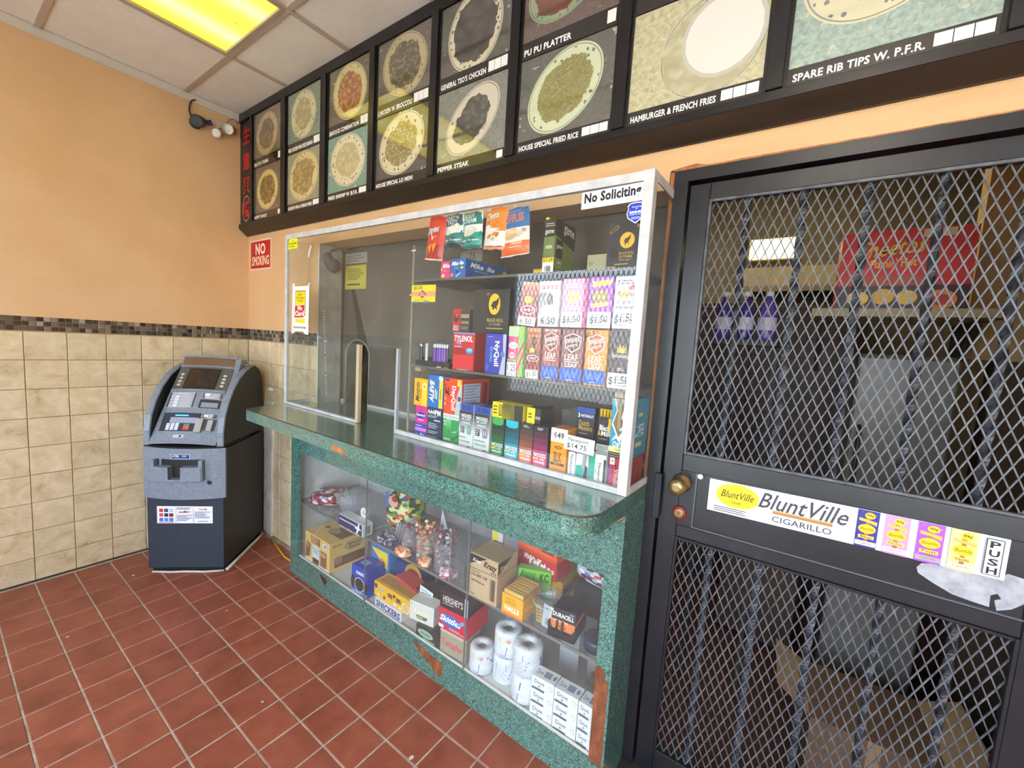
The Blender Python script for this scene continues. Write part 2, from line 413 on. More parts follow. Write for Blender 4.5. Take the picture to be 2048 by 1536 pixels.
# ------------------------------------------------------------------ the room
XL, YW, YF, XR, ZC = -3.325, 1.394, -1.60, 2.20, 2.88
XO, XDR = -2.41, -0.42           # opening in the counter wall
def sbox(name, x0, x1, y0, y1, z0, z1, mat, bev=0.0):
    return struct(MB().box(x0, x1, y0, y1, z0, z1, 0, bev).build(name, mat))

# floor: grout bed, quarry tiles as parts on the near, visible area; tiled by material beyond it
def floor_far():
    m, nt, b = base_mat('red_quarry_tile_far'); k = NB(nt)
    br = k.n('ShaderNodeTexBrick', {'Vector': k.coord('Object'), 'Color1': lin('#81402e'), 'Color2': lin('#8a4634'), 'Mortar': lin('#b5a897'),
        'Scale': 1.0, 'Mortar Size': 0.004, 'Brick Width': 0.156, 'Row Height': 0.15}, offset=0.0)
    nt.links.new(br.outputs[0], b.inputs['Base Color']); b.inputs['Roughness'].default_value = 0.45
    return m
fl = MB()
fl.box(XL-0.1, -0.2, -0.45, 1.52, -0.06, -0.0025)
fl.box(XL, XR, YF, -0.45, -0.06, 0.0, 1).box(-0.2, XR, -0.45, 1.394, -0.06, 0.0, 1)
floor = struct(fl.build('floor', [M['fgrout'], floor_far()]))
fx = [-2.82+0.1598*k-0.00033*k*k for k in range(-4, 18)]
fy = [0.466+0.1503*j for j in range(-6, 7)]
def tile_mesh(sx, sy, th, bev, mat, name):
    bm = bmesh.new(); bmesh.ops.create_cube(bm, size=1)
    for v in bm.verts: v.co = Vector((v.co.x*sx, v.co.y*sy, (v.co.z-0.5)*th))
    top = [e for e in bm.edges if all(v.co.z > -th*0.1 for v in e.verts)]
    bmesh.ops.bevel(bm, geom=top, offset=bev, segments=1, affect='EDGES')
    me = bpy.data.meshes.new(name); bm.to_mesh(me); bm.free(); me.materials.append(mat); return me
ft = tile_mesh(0.1535, 0.1445, 0.02, 0.0018, M['ftile'], 'floor_tile')
def part(name, me, parent, mw):
    o = bpy.data.objects.new(name, me); COL.objects.link(o); o.parent = parent; o.matrix_basis = mw; return o
for i in range(len(fx)-1):
    for j in range(len(fy)-1):
        x0, x1, y0, y1 = fx[i], fx[i+1], fy[j], min(fy[j+1], 1.392)
        if x1 < XL+0.03 or x0 > -0.25 or y1-y0 < 0.03: continue
        x0 = max(x0, XL+0.001); x1 = min(x1, -0.2)
        if x1-x0 < 0.02: continue
        if x0 > -2.38 and y0 > 1.24: continue           # under the counter
        part('floor_tile', ft, floor, tr((x0+x1)/2, (y0+y1)/2, random.uniform(-0.0006, 0.0006)) @ Matrix.Diagonal(((x1-x0-0.0062)/0.1535, (y1-y0-0.0062)/0.1445, 1, 1)))

# left wall: painted above, tiled wainscot and mosaic band below
wl = MB().box(XL-0.12, XL-0.005, YF-0.2, YW+0.2, -0.06, 1.44).box(XL-0.12, XL, YF-0.2, YW+0.2, 1.44, ZC+0.05, 1)
wall_left = struct(wl.build('wall_left', [M['grout'], M['paint']]))
wt = tile_mesh(0.153, 0.1495, 0.006, 0.0016, M['tile'], 'wall_tile')
RL = rot('Z', 90) @ rot('X', 90)          # tile face looks towards +x
RB = rot('X', 90)                          # tile face looks towards -y
zr = [0.0, 0.132, 0.286, 0.440, 0.594, 0.748, 0.903, 1.058, 1.213, 1.363]
yj = [0.323+0.1575*k for k in range(-5, 7)] + [YW]
for a in range(len(yj)-1):
    for b in range(len(zr)-1):
        y0, y1, z0, z1 = yj[a], yj[a+1], zr[b], zr[b+1]
        part('wall_tile', wt, wall_left, tr(XL, (y0+y1)/2, (z0+z1)/2) @ RL @ Matrix.Diagonal(((y1-y0-0.0034)/0.153, (z1-z0-0.0034)/0.1495, 1, 1)))
struct(MB().box(XL, XL+0.004, -0.45, 0.9, 0.0, 0.008).build('shadow_strip_left', plain('#3a2a1c', 0.8)))  # thin dark strip standing in for the shadow gap at the wall foot
# back wall: tiled strip left of the counter, header over the counter and the door
wbk = MB()
wbk.box(XL, XO, YW+0.005, YW+0.146, 0, 1.44, 0).box(XL, XO, YW, YW+0.146, 1.44, ZC+0.05, 1)
wbk.box(XO, XDR+0.004, YW, YW+0.146, 1.965, ZC+0.05, 2).box(XDR+0.004, 0.60, YW, YW+0.146, 2.02, ZC+0.05, 2).box(0.60, XR, YW, YW+0.146, 0, ZC+0.05, 2)
wall_back = struct(wbk.build('wall_back', [M['grout'], M['paint'], M['paint2']]))
MB().box(XO-0.001, XO+0.004, YW-0.001, YW+0.146, 0.96, 1.964).build('jamb_lining', mottled('grey_jamb', [(0.3, '#8f8d85'), (0.7, '#a9a79e')], 12, 5, 0.6, 0.6), wall_back)
MB().box(XO-0.01, XO+0.004, YW-0.0015, YW+0.002, 0.96, 1.964).build('jamb_edge_bead', M['plaster'], wall_back)
gd = MB()
for i in range(34):
    if i in (9, 16, 22): continue
    gd.box(XO+0.004, XO+0.0065, YW+0.052-0.0008*i, YW+0.060-0.0008*i, 1.06+0.0155*i, 1.067+0.0155*i)
tag(gd.build('glue_dots', plain('#e8e8e4', 0.6), wall_back), kind='stuff')
xj = [XL, -3.172, -3.014, -2.864, -2.712, -2.56, XO]
for a in range(len(xj)-1):
    for b in range(len(zr)-1):
        x0, x1, z0, z1 = xj[a], xj[a+1], zr[b], zr[b+1]
        part('wall_tile', wt, wall_back, tr((x0+x1)/2, YW, (z0+z1)/2) @ RB @ Matrix.Diagonal(((x1-x0-0.0034)/0.153, (z1-z0-0.0034)/0.1495, 1, 1)))
# mosaic band: glass and stone chips 25 mm
mos_cols = [('#3b342b', 0.25, 0), ('#5a4f3f', 0.4, 0), ('#2c2927', 0.12, 0), ('#7d6f58', 0.45, 0), ('#4a4238', 0.2, 0), ('#8f9094', 0.12, 0.9), ('#a08d80', 0.4, 0), ('#6a5d49', 0.35, 0)]
mos = [tile_mesh(0.0235, 0.0225, 0.005, 0.001, plain(c, r, mt), 'mosaic_tile') for c, r, mt in mos_cols]
mzs = [1.379, 1.404, 1.429]
def pick(): return random.choices(mos, (18, 16, 16, 14, 12, 5, 6, 13))[0]
y = YW-0.014; n = 0
while y > -0.10:
    for z in mzs: part('mosaic_tile', pick(), wall_left, tr(XL, y, z) @ RL)
    y -= 0.0262
x = XL+0.014
while x < XO-0.012:
    for z in mzs: part('mosaic_tile', pick(), wall_back, tr(x, YW, z) @ RB)
    x += 0.0262
# wall angle along the ceiling and white corner patch by the cash machine
sbox('trim_1', XL, XL+0.012, YF, YW, 2.834, ZC, plain('#cfc7b6', 0.6))
# ceiling: tiles as parts laid in a T-bar grid
ceiling = struct(MB().box(XL-0.1, XR, YF-0.2, YW+0.15, ZC+0.012, ZC+0.06).build('ceiling', plain('#b9b0a0', 0.9)))
gx = [XL, -2.680, -2.068, -1.456, -0.844, -0.232, 0.380, 0.992, 1.604, XR]
gy = [YW, 1.030, 0.420, -0.190, -0.800, -1.410, YF]
ct = tile_mesh(1, 1, 0.01, 0.004, M['ceil_tile'], 'ceiling_tile')
for i in range(len(gx)-1):
    for j in range(len(gy)-1):
        if i == 1 and j in (1, 2) or i == 5 and j in (3, 4): continue              # the lights
        x0, x1, y1, y0 = gx[i], gx[i+1], gy[j], gy[j+1]
        part('ceiling_tile', ct, ceiling, tr((x0+x1)/2, (y0+y1)/2, ZC+0.003) @ rot('X', 180) @ Matrix.Diagonal((x1-x0-0.012, y1-y0-0.012, 1, 1)))
gm = plain('#b3a692', 0.55)
for xx in gx[1:-1]: MB().box(xx-0.012, xx+0.012, YF, YW, ZC-0.006, ZC+0.004).build('grid_bar', gm, ceiling)
for yy in gy[1:-1]: MB().box(XL, XR, yy-0.012, yy+0.012, ZC-0.0055, ZC+0.0045).build('grid_bar', gm, ceiling)
# two by four troffer with yellowed lens
cl = empty('ceiling_light', tr(-2.374, 0.42, ZC), 'long recessed ceiling light with a yellowed lit lens', 'ceiling light')
MB().box(-0.29, 0.29, -0.592, 0.592, 0.004, 0.009).build('lens', M['lens'], cl)
fb = MB()
for a in (-1, 1):
    fb.box(a*0.2945-0.008, a*0.2945+0.008, -0.60, 0.60, -0.008, 0.012).box(-0.286, 0.286, a*0.594-0.008, a*0.594+0.008, -0.008, 0.012)
fb.build('frame', plain('#a99b85', 0.45), cl)
fill_light = empty('ceiling_light', tr(0.074, -0.80, ZC), 'added unseen fill light built as a recessed ceiling light, behind the camera over the entrance side', 'ceiling light')  # added fill light from above, kept out of view
MB().box(-0.29, 0.29, -0.592, 0.592, 0.004, 0.009).build('lens', emit('fill_lens', '#fff4e0', 9.0), fill_light)
MB().box(-0.3025, -0.2865, -0.60, 0.60, -0.008, 0.012).box(0.2865, 0.3025, -0.60, 0.60, -0.008, 0.012).box(-0.286, 0.286, -0.602, -0.586, -0.008, 0.012).box(-0.286, 0.286, 0.586, 0.602, -0.008, 0.012).build('frame', plain('#a99b85', 0.45), fill_light)
# front wall behind the camera, with the storefront that lets the daylight in
fw = MB()
def fwall(x0, x1, z0, z1): fw.box(x0, x1, YF-0.15, YF, z0, z1)
fwall(XL, -3.15, 0, ZC); fwall(-3.15, -1.45, 0, 0.83); fwall(-3.15, -1.45, 2.33, ZC); fwall(-1.45, -1.10, 0, ZC)
fwall(-1.10, -0.20, 2.25, ZC); fwall(-0.20, 0.10, 0, ZC); fwall(0.10, 2.0, 0, 0.45); fwall(0.10, 2.0, 2.35, ZC); fwall(2.0, XR, 0, ZC)
struct(fw.build('wall_front', M['paint']))
sbox('wall_right', XR, XR+0.1, YF-0.15, YW+0.15, 0, ZC+0.05, M['paint'])
def grille(mb, x0, x1, z0, z1, p, q, t, depth, axis_y):
    """expanded metal: strands between the nodes of a diamond lattice, clipped to a rectangle"""
    nx = int(round((x1-x0)/(p/2))); nz = int(round((z1-z0)/(q/2)))
    px = (x1-x0)/nx; pz = (z1-z0)/nz
    for i in range(nx):
        for j in range(nz):
            a, b = ((i, j), (i+1, j+1)) if (i+j) % 2 == 0 else ((i, j+1), (i+1, j))
            A = (x0+a[0]*px, z0+a[1]*pz); B = (x0+b[0]*px, z0+b[1]*pz)
            dx, dz = B[0]-A[0], B[1]-A[1]; L = math.hypot(dx, dz); ox, oz = -dz/L*t/2, dx/L*t/2
            k = 0.16                                   # short straight bonds at the nodes
            ys = (axis_y, axis_y+depth) if (i+j) % 2 == 0 else (axis_y+depth*0.25, axis_y+depth*1.25)
            vs = []
            for yy in ys:
                vs += [(A[0]-ox, yy, A[1]-oz), (A[0]+ox, yy, A[1]+oz), (B[0]+ox, yy, B[1]+oz), (B[0]-ox, yy, B[1]-oz)]
            mb.add(vs, [(0, 1, 2, 3), (7, 6, 5, 4), (0, 4, 5, 1), (2, 6, 7, 3)], 0)
    return mb
def window(name, x0, x1, z0, z1, mesh):
    fr = MB()
    for a, b, c, d in ((x0, x0+0.05, z0, z1), (x1-0.05, x1, z0, z1), (x0+0.05, x1-0.05, z0, z0+0.05), (x0+0.05, x1-0.05, z1-0.05, z1)):
        fr.box(a, b, YF-0.10, YF-0.04, c, d)
    w = struct(fr.build(name, M['alu']))
    MB().box(x0+0.05, x1-0.05, YF-0.075, YF-0.069, z0+0.05, z1-0.05).build('pane', M['window'], w)
    if mesh: tag(grille(MB(), x0+0.05, x1-0.05, z0+0.05, z1-0.05, 0.055, 0.12, 0.009, 0.004, YF-0.03).build('security_mesh', plain('#1b1c1e', 0.5), w), kind='stuff')
    return w
window('window_1', -3.15, -1.45, 0.83, 2.33, True)
window('window_2', 0.10, 2.0, 0.45, 2.35, False)
window('door_1', -1.10, -0.20, 0.02, 2.25, False)
struct(MB().box(-24, 20, -24, YF-0.16, -0.08, -0.02).build('pavement', plain('#b9b6ae', 0.9)))
struct(MB().box(-24, 20, -24.2, -24, -0.08, 3.4).build('facade_across_street', plain('#cfc9be', 0.9)))

# ------------------------------------------------------------------ kitchen behind the counter
kx0, kx1, ky1, kz = -2.75, 1.6, 3.65, 2.75
struct(MB().box(kx0, kx1, YW, ky1, -0.06, -0.004).build('floor_kitchen', plain('#4a2b22', 0.5)))
struct(MB().box(kx0, kx1, ky1, ky1+0.1, 0, kz).build('wall_kitchen_back', M['kitchen_wall']))
struct(MB().box(kx0-0.1, kx0, YW+0.146, ky1, 0, kz).build('wall_kitchen_left', M['kitchen_wall']))
struct(MB().box(kx1, kx1+0.1, YW+0.146, ky1, 0, kz).build('wall_kitchen_right', M['kitchen_wall']))
struct(MB().box(kx0, kx1, YW+0.146, ky1+0.1, kz, kz+0.06).build('ceiling_kitchen', plain('#9a907c', 0.9)))
struct(MB().box(0.505, 1.59, 2.45, 2.55, 1.50, kz-0.001).build('wall_kitchen_partition', mottled('kitchen_cream', [(0.3, '#c0a267'), (0.7, '#cdb07a')], 3, 3)))
struct(MB().box(0.60, 1.59, 2.44, 2.56, -0.004, 1.4995).build('wall_kitchen_low', mottled('kitchen_brown_tile', [(0.3, '#4a3a2a'), (0.7, '#5e4b37')], 5, 4)))
kl = empty('kitchen_light', tr(-0.30, 3.648, 2.16), 'small lit light box on the kitchen wall, seen through the door mesh', 'light')
MB().box(-0.15, 0.15, -0.06, -0.002, 0, 0.16, 0, 0.006).build('housing', plain('#c9b98a', 0.5), kl)
MB().box(-0.135, 0.135, -0.066, -0.0605, 0.012, 0.148).build('diffuser', emit('kitchen_lamp', '#ffe9a0', 7.0), kl)
hd = empty('exhaust_hood', tr(-0.10, 3.2, 1.90), 'pale metal hood front above the dark kitchen cabinet', 'hood')
MB().prism([(-0.32, 0.0), (0.32, 0.0), (0.32, 0.44), (-0.32, 0.44)], 0, 0.14, 'z').build('canopy', plain('#b9ab80', 0.45), hd)
MB().box(-0.33, 0.33, -0.012, 0.0, -0.015, 0.02).build('lip', plain('#8f8566', 0.4), hd)
kc = empty('kitchen_cabinet', tr(-0.25, 2.9, 0), 'dark brown kitchen cabinet under the pale hood', 'cabinet')
MB().box(-0.55, 0.45, 0.02, 0.7, 0.0, 1.78).build('body', M['kitchen_dark'], kc)
for i in range(2):
    d = MB().box(-0.54+0.5*i, -0.06+0.5*i, 0.0, 0.019, 0.10, 1.76, 0, 0.004).build('door', M['kitchen_dark'], kc)
    MB().tube([(-0.10+0.12*i, -0.001, 1.0), (-0.10+0.12*i, -0.025, 1.01), (-0.10+0.12*i, -0.025, 1.11), (-0.10+0.12*i, -0.001, 1.12)], 0.005).build('handle', plain('#8a8478', 0.3, 1.0), d)
fg = empty('refrigerator', tr(0.30, 2.25, 0), 'grey upright refrigerator below the shelf with the red carton', 'refrigerator')
MB().box(-0.13, 0.17, 0.03, 0.5, 0.04, 1.50, 0, 0.01).build('cabinet', plain('#6f6d66', 0.4), fg)
d = MB().box(-0.13, 0.17, 0.0, 0.028, 0.06, 1.49, 0, 0.008).build('door', plain('#77756d', 0.35), fg)
MB().tube([(-0.10, 0.0, 0.8), (-0.10, -0.03, 0.82), (-0.10, -0.03, 1.18), (-0.10, 0.0, 1.2)], 0.008).build('handle', plain('#2b2b2b', 0.4), d)
ft_ = MB()
for a in (-0.10, 0.14): ft_.box(a-0.02, a+0.02, 0.06, 0.10, 0, 0.045)
ft_.build('feet', plain('#222222', 0.6), fg)
sh = empty('wall_shelf', tr(0.23, 2.02, 1.66), 'beige shelf board in the kitchen carrying the red snack carton', 'shelf')
MB().box(-0.24, 0.28, 0, 0.42, -0.03, 0).build('board', plain('#a08f66', 0.6), sh)
for a in (-0.2, 0.24): MB().prism([(0.41, -0.03), (0.41, -0.25), (0.395, -0.25), (0.12, -0.045), (0.12, -0.03)], a-0.01, a+0.01, 'x').build('bracket', plain('#3a332a', 0.5), sh)
carton('snack_carton', 'big red snack carton on the kitchen shelf behind the mesh door', 'carton', I4, 0.24, 2.06, 1.66, 0.36, 0.30, 0.285, 0, '#c9261f',
    [('r', 0, 0, 1, 0.30, '#3a1c14'), ('r', 0.05, 0.30, 0.72, 0.42, '#b0401c'), ('t', '~Cheetos', 0.12, 0.66, 0.66, 0.90, '#1d130c', 0, 0.05, 0.12), ('t', '~Cheetos', 0.125, 0.67, 0.655, 0.89, '#e9a51c', 0, 0.015, 0.12),
     ('t', "Flamin' Hot", 0.25, 0.53, 0.60, 0.64, '#f0b32a', 0, 0.02, 0.05), ('e', 0.18, 0.14, 0.09, 0.09, '#e0b528'), ('e', 0.38, 0.16, 0.09, 0.10, '#d8a024'), ('e', 0.56, 0.15, 0.08, 0.09, '#e0b528'), ('e', 0.80, 0.12, 0.12, 0.12, '#e07a1c'), ('e', 0.80, 0.12, 0.07, 0.07, '#b02a12'),
     ('r', 0.62, 0.88, 0.72, 0.98, '#cbb98a'), ('r', 0.75, 0.88, 0.85, 0.98, '#cbb98a')], flap=False, roughness=0.5)
for (x, y, W, D, H, l, a) in ((0.30, 1.86, 0.34, 0.32, 0.26, 'brown cardboard box on the kitchen floor nearest the door mesh', 4), (0.36, 2.205, 0.30, 0.02, 0.0, '', 0)):
    if not l: continue
    b = carton('cardboard_box', l, 'cardboard box', I4, x, y-0.16, 0, W, D, H, a, '#6b5039', [('r', 0.45, 0.1, 0.55, 1.0, '#9c7f5e')], flap=False, roughness=0.8)
    for s in (-1, 1):
        MB().add([(s*W/2, 0.004, H), (s*W/2, D-0.004, H), (s*(W/2+0.10), D-0.02, H+0.06), (s*(W/2+0.10), 0.02, H+0.06)], [(0, 1, 2, 3)]).build('box_flap', M['kraft'], b)
carton('cardboard_box', 'taller brown cardboard carton standing against the kitchen cabinet', 'cardboard box', I4, -0.10, 2.45, 0, 0.34, 0.30, 0.62, -6, '#4d3a2a', [('r', 0.46, 0, 0.54, 1, '#8d7657')], flap=False, roughness=0.8)
carton('cardboard_box', 'pale carton lying on top of the taller kitchen box', 'cardboard box', I4, -0.08, 2.47, 0.62, 0.30, 0.26, 0.12, 3, '#857a60', [('r', 0.1, 0.2, 0.5, 0.8, '#8d805f')], flap=False, roughness=0.8)
bs = empty('bottle_rack', tr(-0.22, 1.82, 1.52), 'narrow dark rack holding purple bottles behind the door mesh', 'rack')
MB().box(-0.12, 0.12, 0, 0.16, -0.02, 0).build('board', plain('#2c2824', 0.6), bs)
for a in (-0.11, 0.11): MB().box(a-0.008, a+0.008, 0.14, 0.158, -1.516, -0.02).build('post', plain('#2c2824', 0.6), bs)
def bottle(x, y, z, col, label, g=None):
    o = MB().lathe([(0.028, 0), (0.031, 0.012), (0.031, 0.10), (0.022, 0.135), (0.011, 0.155), (0.011, 0.168)], 18).build('bottle', plain(col, 0.15)); o.matrix_world = tr(x, y, z)
    MB().lathe([(0.014, 0.169), (0.014, 0.187)], 14).build('cap', plain('#d8d8dc', 0.4), o); MB().lathe([(0.0318, 0.04), (0.0318, 0.088)], 18, caps=False).build('bottle_label', plain('#b7b2c9', 0.5), o)
    return tag(o, label, 'bottle', g)
for i, c in enumerate(('#4b3a86', '#3a2d74', '#55448f')): bottle(-0.295+0.075*i, 1.88, 1.52, c, ('left', 'middle', 'right')[i]+' purple bottle of the three on the rack behind the door mesh', 'purple bottles on the kitchen rack')
kl2 = bpy.data.lights.new('kitchen_tubes', 'AREA'); kl2.shape = 'RECTANGLE'; kl2.size = 1.1; kl2.size_y = 0.25; kl2.energy = 5; kl2.color = (1.0, 0.86, 0.6)
ko = bpy.data.objects.new('kitchen_tubes', kl2); COL.objects.link(ko); ko.location = (-0.4, 2.6, 2.70)
kf = empty('kitchen_ceiling_light', tr(-0.4, 2.6, 2.705), 'kitchen ceiling fluorescent light fitting', 'ceiling light')
MB().box(-0.6, 0.6, -0.16, 0.16, 0.003, 0.044, 0, 0.006).build('housing', plain('#cfc6ae', 0.5), kf)
MB().box(-0.56, 0.56, -0.135, 0.135, -0.002, 0.0025).build('diffuser', emit('kitchen_tube_lens', '#ffe3a8', 2.0), kf)

# ------------------------------------------------------------------ menu sign
def dish_group():
    g = bpy.data.node_groups.new('dish_photo', 'ShaderNodeTree'); k = NB(g)
    I = g.interface
    def sock(n, t, d):
        s = I.new_socket(n, in_out='INPUT', socket_type=t); s.default_value = d
    for n, d in (('bg', (0.2, 0.2, 0.2, 1)), ('plate', (0.7, 0.65, 0.5, 1)), ('mark', (0.05, 0.08, 0.06, 1)), ('food1', (0.4, 0.3, 0.1, 1)), ('food2', (0.1, 0.07, 0.03, 1))): sock(n, 'NodeSocketColor', d)
    for n, d in (('cx', 0.5), ('cy', 0.5), ('rx', 0.4), ('ry', 0.4), ('ang', 0.0), ('fill', 0.62), ('fscale', 8.0), ('seed', 0.0), ('aspect', 1.0)): sock(n, 'NodeSocketFloat', d)
    I.new_socket('color', in_out='OUTPUT', socket_type='NodeSocketColor')
    gi = k.n('NodeGroupInput').outputs; go = k.n('NodeGroupOutput')
    uv = k.n('ShaderNodeSeparateXYZ', {0: k.coord('UV')})
    X = k.math('MULTIPLY', k.math('SUBTRACT', uv.outputs[0], gi['cx']), gi['aspect']); Y = k.math('SUBTRACT', uv.outputs[1], gi['cy'])
    ca = k.math('COSINE', gi['ang']); sa = k.math('SINE', gi['ang'])
    xr = k.math('ADD', k.math('MULTIPLY', X, ca), k.math('MULTIPLY', Y, sa)); yr = k.math('SUBTRACT', k.math('MULTIPLY', Y, ca), k.math('MULTIPLY', X, sa))
    a = k.math('DIVIDE', xr, gi['rx']); b = k.math('DIVIDE', yr, gi['ry'])
    d = k.math('SQRT', k.math('ADD', k.math('MULTIPLY', a, a), k.math('MULTIPLY', b, b)))
    P = k.n('ShaderNodeCombineXYZ', {'X': X, 'Y': Y, 'Z': gi['seed']}).outputs[0]
    n1 = k.noise(P, 6, 5, 0.6); n2 = k.noise(P, 20, 4, 0.6, 0.6)
    def fcol(sc): return sc
    nzc = k.n('ShaderNodeTexNoise', {'Vector': P, 'Scale': 7.0, 'Detail': 4.0})
    Pd = k.n('ShaderNodeVectorMath', {0: P, 1: k.n('ShaderNodeVectorMath', {0: nzc.outputs['Color'], 1: (0.22, 0.22, 0.0)}, operation='MULTIPLY').outputs[0]}, operation='ADD').outputs[0]
    vor = k.n('ShaderNodeTexVoronoi', {'Vector': k.n('ShaderNodeVectorMath', {0: Pd, 1: (1.0, 1.7, 1.0)}, operation='MULTIPLY').outputs[0], 'Scale': k.math('MULTIPLY', gi['fscale'], 1.3), 'Randomness': 1.0})
    bgv = k.math('MULTIPLY_ADD', n2, 1.5, 0.25)
    bgc = k.n('ShaderNodeMix', {'Factor': 1.0, 6: gi['bg']}, data_type='RGBA', blend_type='MULTIPLY'); k.set(bgc.inputs[7], k.n('ShaderNodeCombineXYZ', {'X': bgv, 'Y': bgv, 'Z': bgv}).outputs[0])
    # garnish scattered on the cloth
    garn = k.math('GREATER_THAN', k.noise(P, 9, 3, 0.6), 0.66)
    c = k.mix(k.math('MULTIPLY', garn, 0.55), bgc.outputs[2], gi['plate'])
    # soft contact line under the plate edge, plate, rim line, rim marks
    c = k.mix(k.math('LESS_THAN', d, 1.0), c, gi['plate'])
    line = k.math('LESS_THAN', k.math('ABSOLUTE', k.math('SUBTRACT', d, 0.955)), 0.012)
    c = k.mix(k.math('MULTIPLY', line, 0.7), c, gi['mark'])
    ring = k.math('MULTIPLY', k.math('GREATER_THAN', d, 0.72), k.math('LESS_THAN', d, 0.92))
    mk = k.n('ShaderNodeTexVoronoi', {'Vector': P, 'Scale': 12.0, 'Randomness': 0.7}).outputs['Distance']
    mk = k.math('LESS_THAN', k.math('ADD', mk, k.math('MULTIPLY', n2, 0.5)), 0.50)
    c = k.mix(k.math('MULTIPLY', k.math('MULTIPLY', ring, mk), 0.85), c, gi['mark'])
    dd = k.math('ADD', d, k.math('MULTIPLY', k.math('SUBTRACT', n1, 0.5), 0.45))
    fm = k.math('LESS_THAN', dd, gi['fill'])
    fc = k.mix(k.math('MULTIPLY_ADD', k.math('ADD', vor.outputs['Distance'], k.math('MULTIPLY', n2, 0.6)), 1.9, -0.75, True), gi['food1'], gi['food2'])
    c = k.mix(fm, c, fc)
    g.links.new(c, go.inputs['color']); return g
DISH = dish_group()
def dish_mat(name, aspect, bg, plate, mark, f1, f2, cx, cy, rx, ry, ang, fill, fs, seed):
    m, nt, b = base_mat(name); k = NB(nt)
    gn = nt.nodes.new('ShaderNodeGroup'); gn.node_tree = DISH
    for n, v in (('bg', lin(bg)), ('plate', lin(plate)), ('mark', lin(mark)), ('food1', lin(f1)), ('food2', lin(f2)), ('cx', cx), ('cy', cy), ('rx', rx), ('ry', ry), ('ang', math.radians(ang)), ('fill', fill), ('fscale', fs), ('seed', seed), ('aspect', aspect)):
        gn.inputs[n].default_value = v
    nt.links.new(gn.outputs[0], b.inputs['Base Color'])
    b.inputs['Roughness'].default_value = 0.5; b.inputs['Coat Weight'].default_value = 1.0; b.inputs['Coat Roughness'].default_value = 0.02; b.inputs['Coat IOR'].default_value = 2.3
    return m
menu = empty('menu_sign', tr(0, 1.331, 2.13), 'long black framed menu board with dish photos high on the counter wall', 'menu board')
ZB = 2.13
mb = MB()
mb.box(XL+0.001, 1.4, 0.012, 0.0625, 0.006, 0.74)
mb.build('backing', M['black_wood'], menu)
MB().box(XL+0.001, 1.4, 0.0, 0.03, 0.0, 0.028, 0, 0.002).build('bottom_rail', M['black_wood'], menu)
MB().box(XL+0.001, 1.4, 0.0, 0.03, 0.695, 0.749, 0, 0.002).build('top_rail', M['black_wood'], menu)
MB().prism([(0.0, 0.0), (0.0625, 0.0), (0.0625, -0.042), (0.05, -0.042)], XL+0.001, 1.4, 'x').build('soffit_board', M['brown_wood'], menu)
divs = [(-3.151, -3.108), (-2.757, -2.672), (-2.325, -2.240), (-1.895, -1.826), (-1.469, -1.402), (-1.042, -0.976), (-0.613, -0.547), (-0.183, -0.118), (0.249, 0.312), (0.69, 0.75)]
for a, b in divs:
    c = (a+b)/2; w = (b-a)*0.30
    MB().box(a+0.004, b-0.004, 0.004, 0.012, 0.028, 0.695).box(c-w, c+w, -0.006, 0.004, 0.028, 0.695, 0, 0.0015).build('divider', M['black_wood'], menu)
DARK = '#1c1b19'
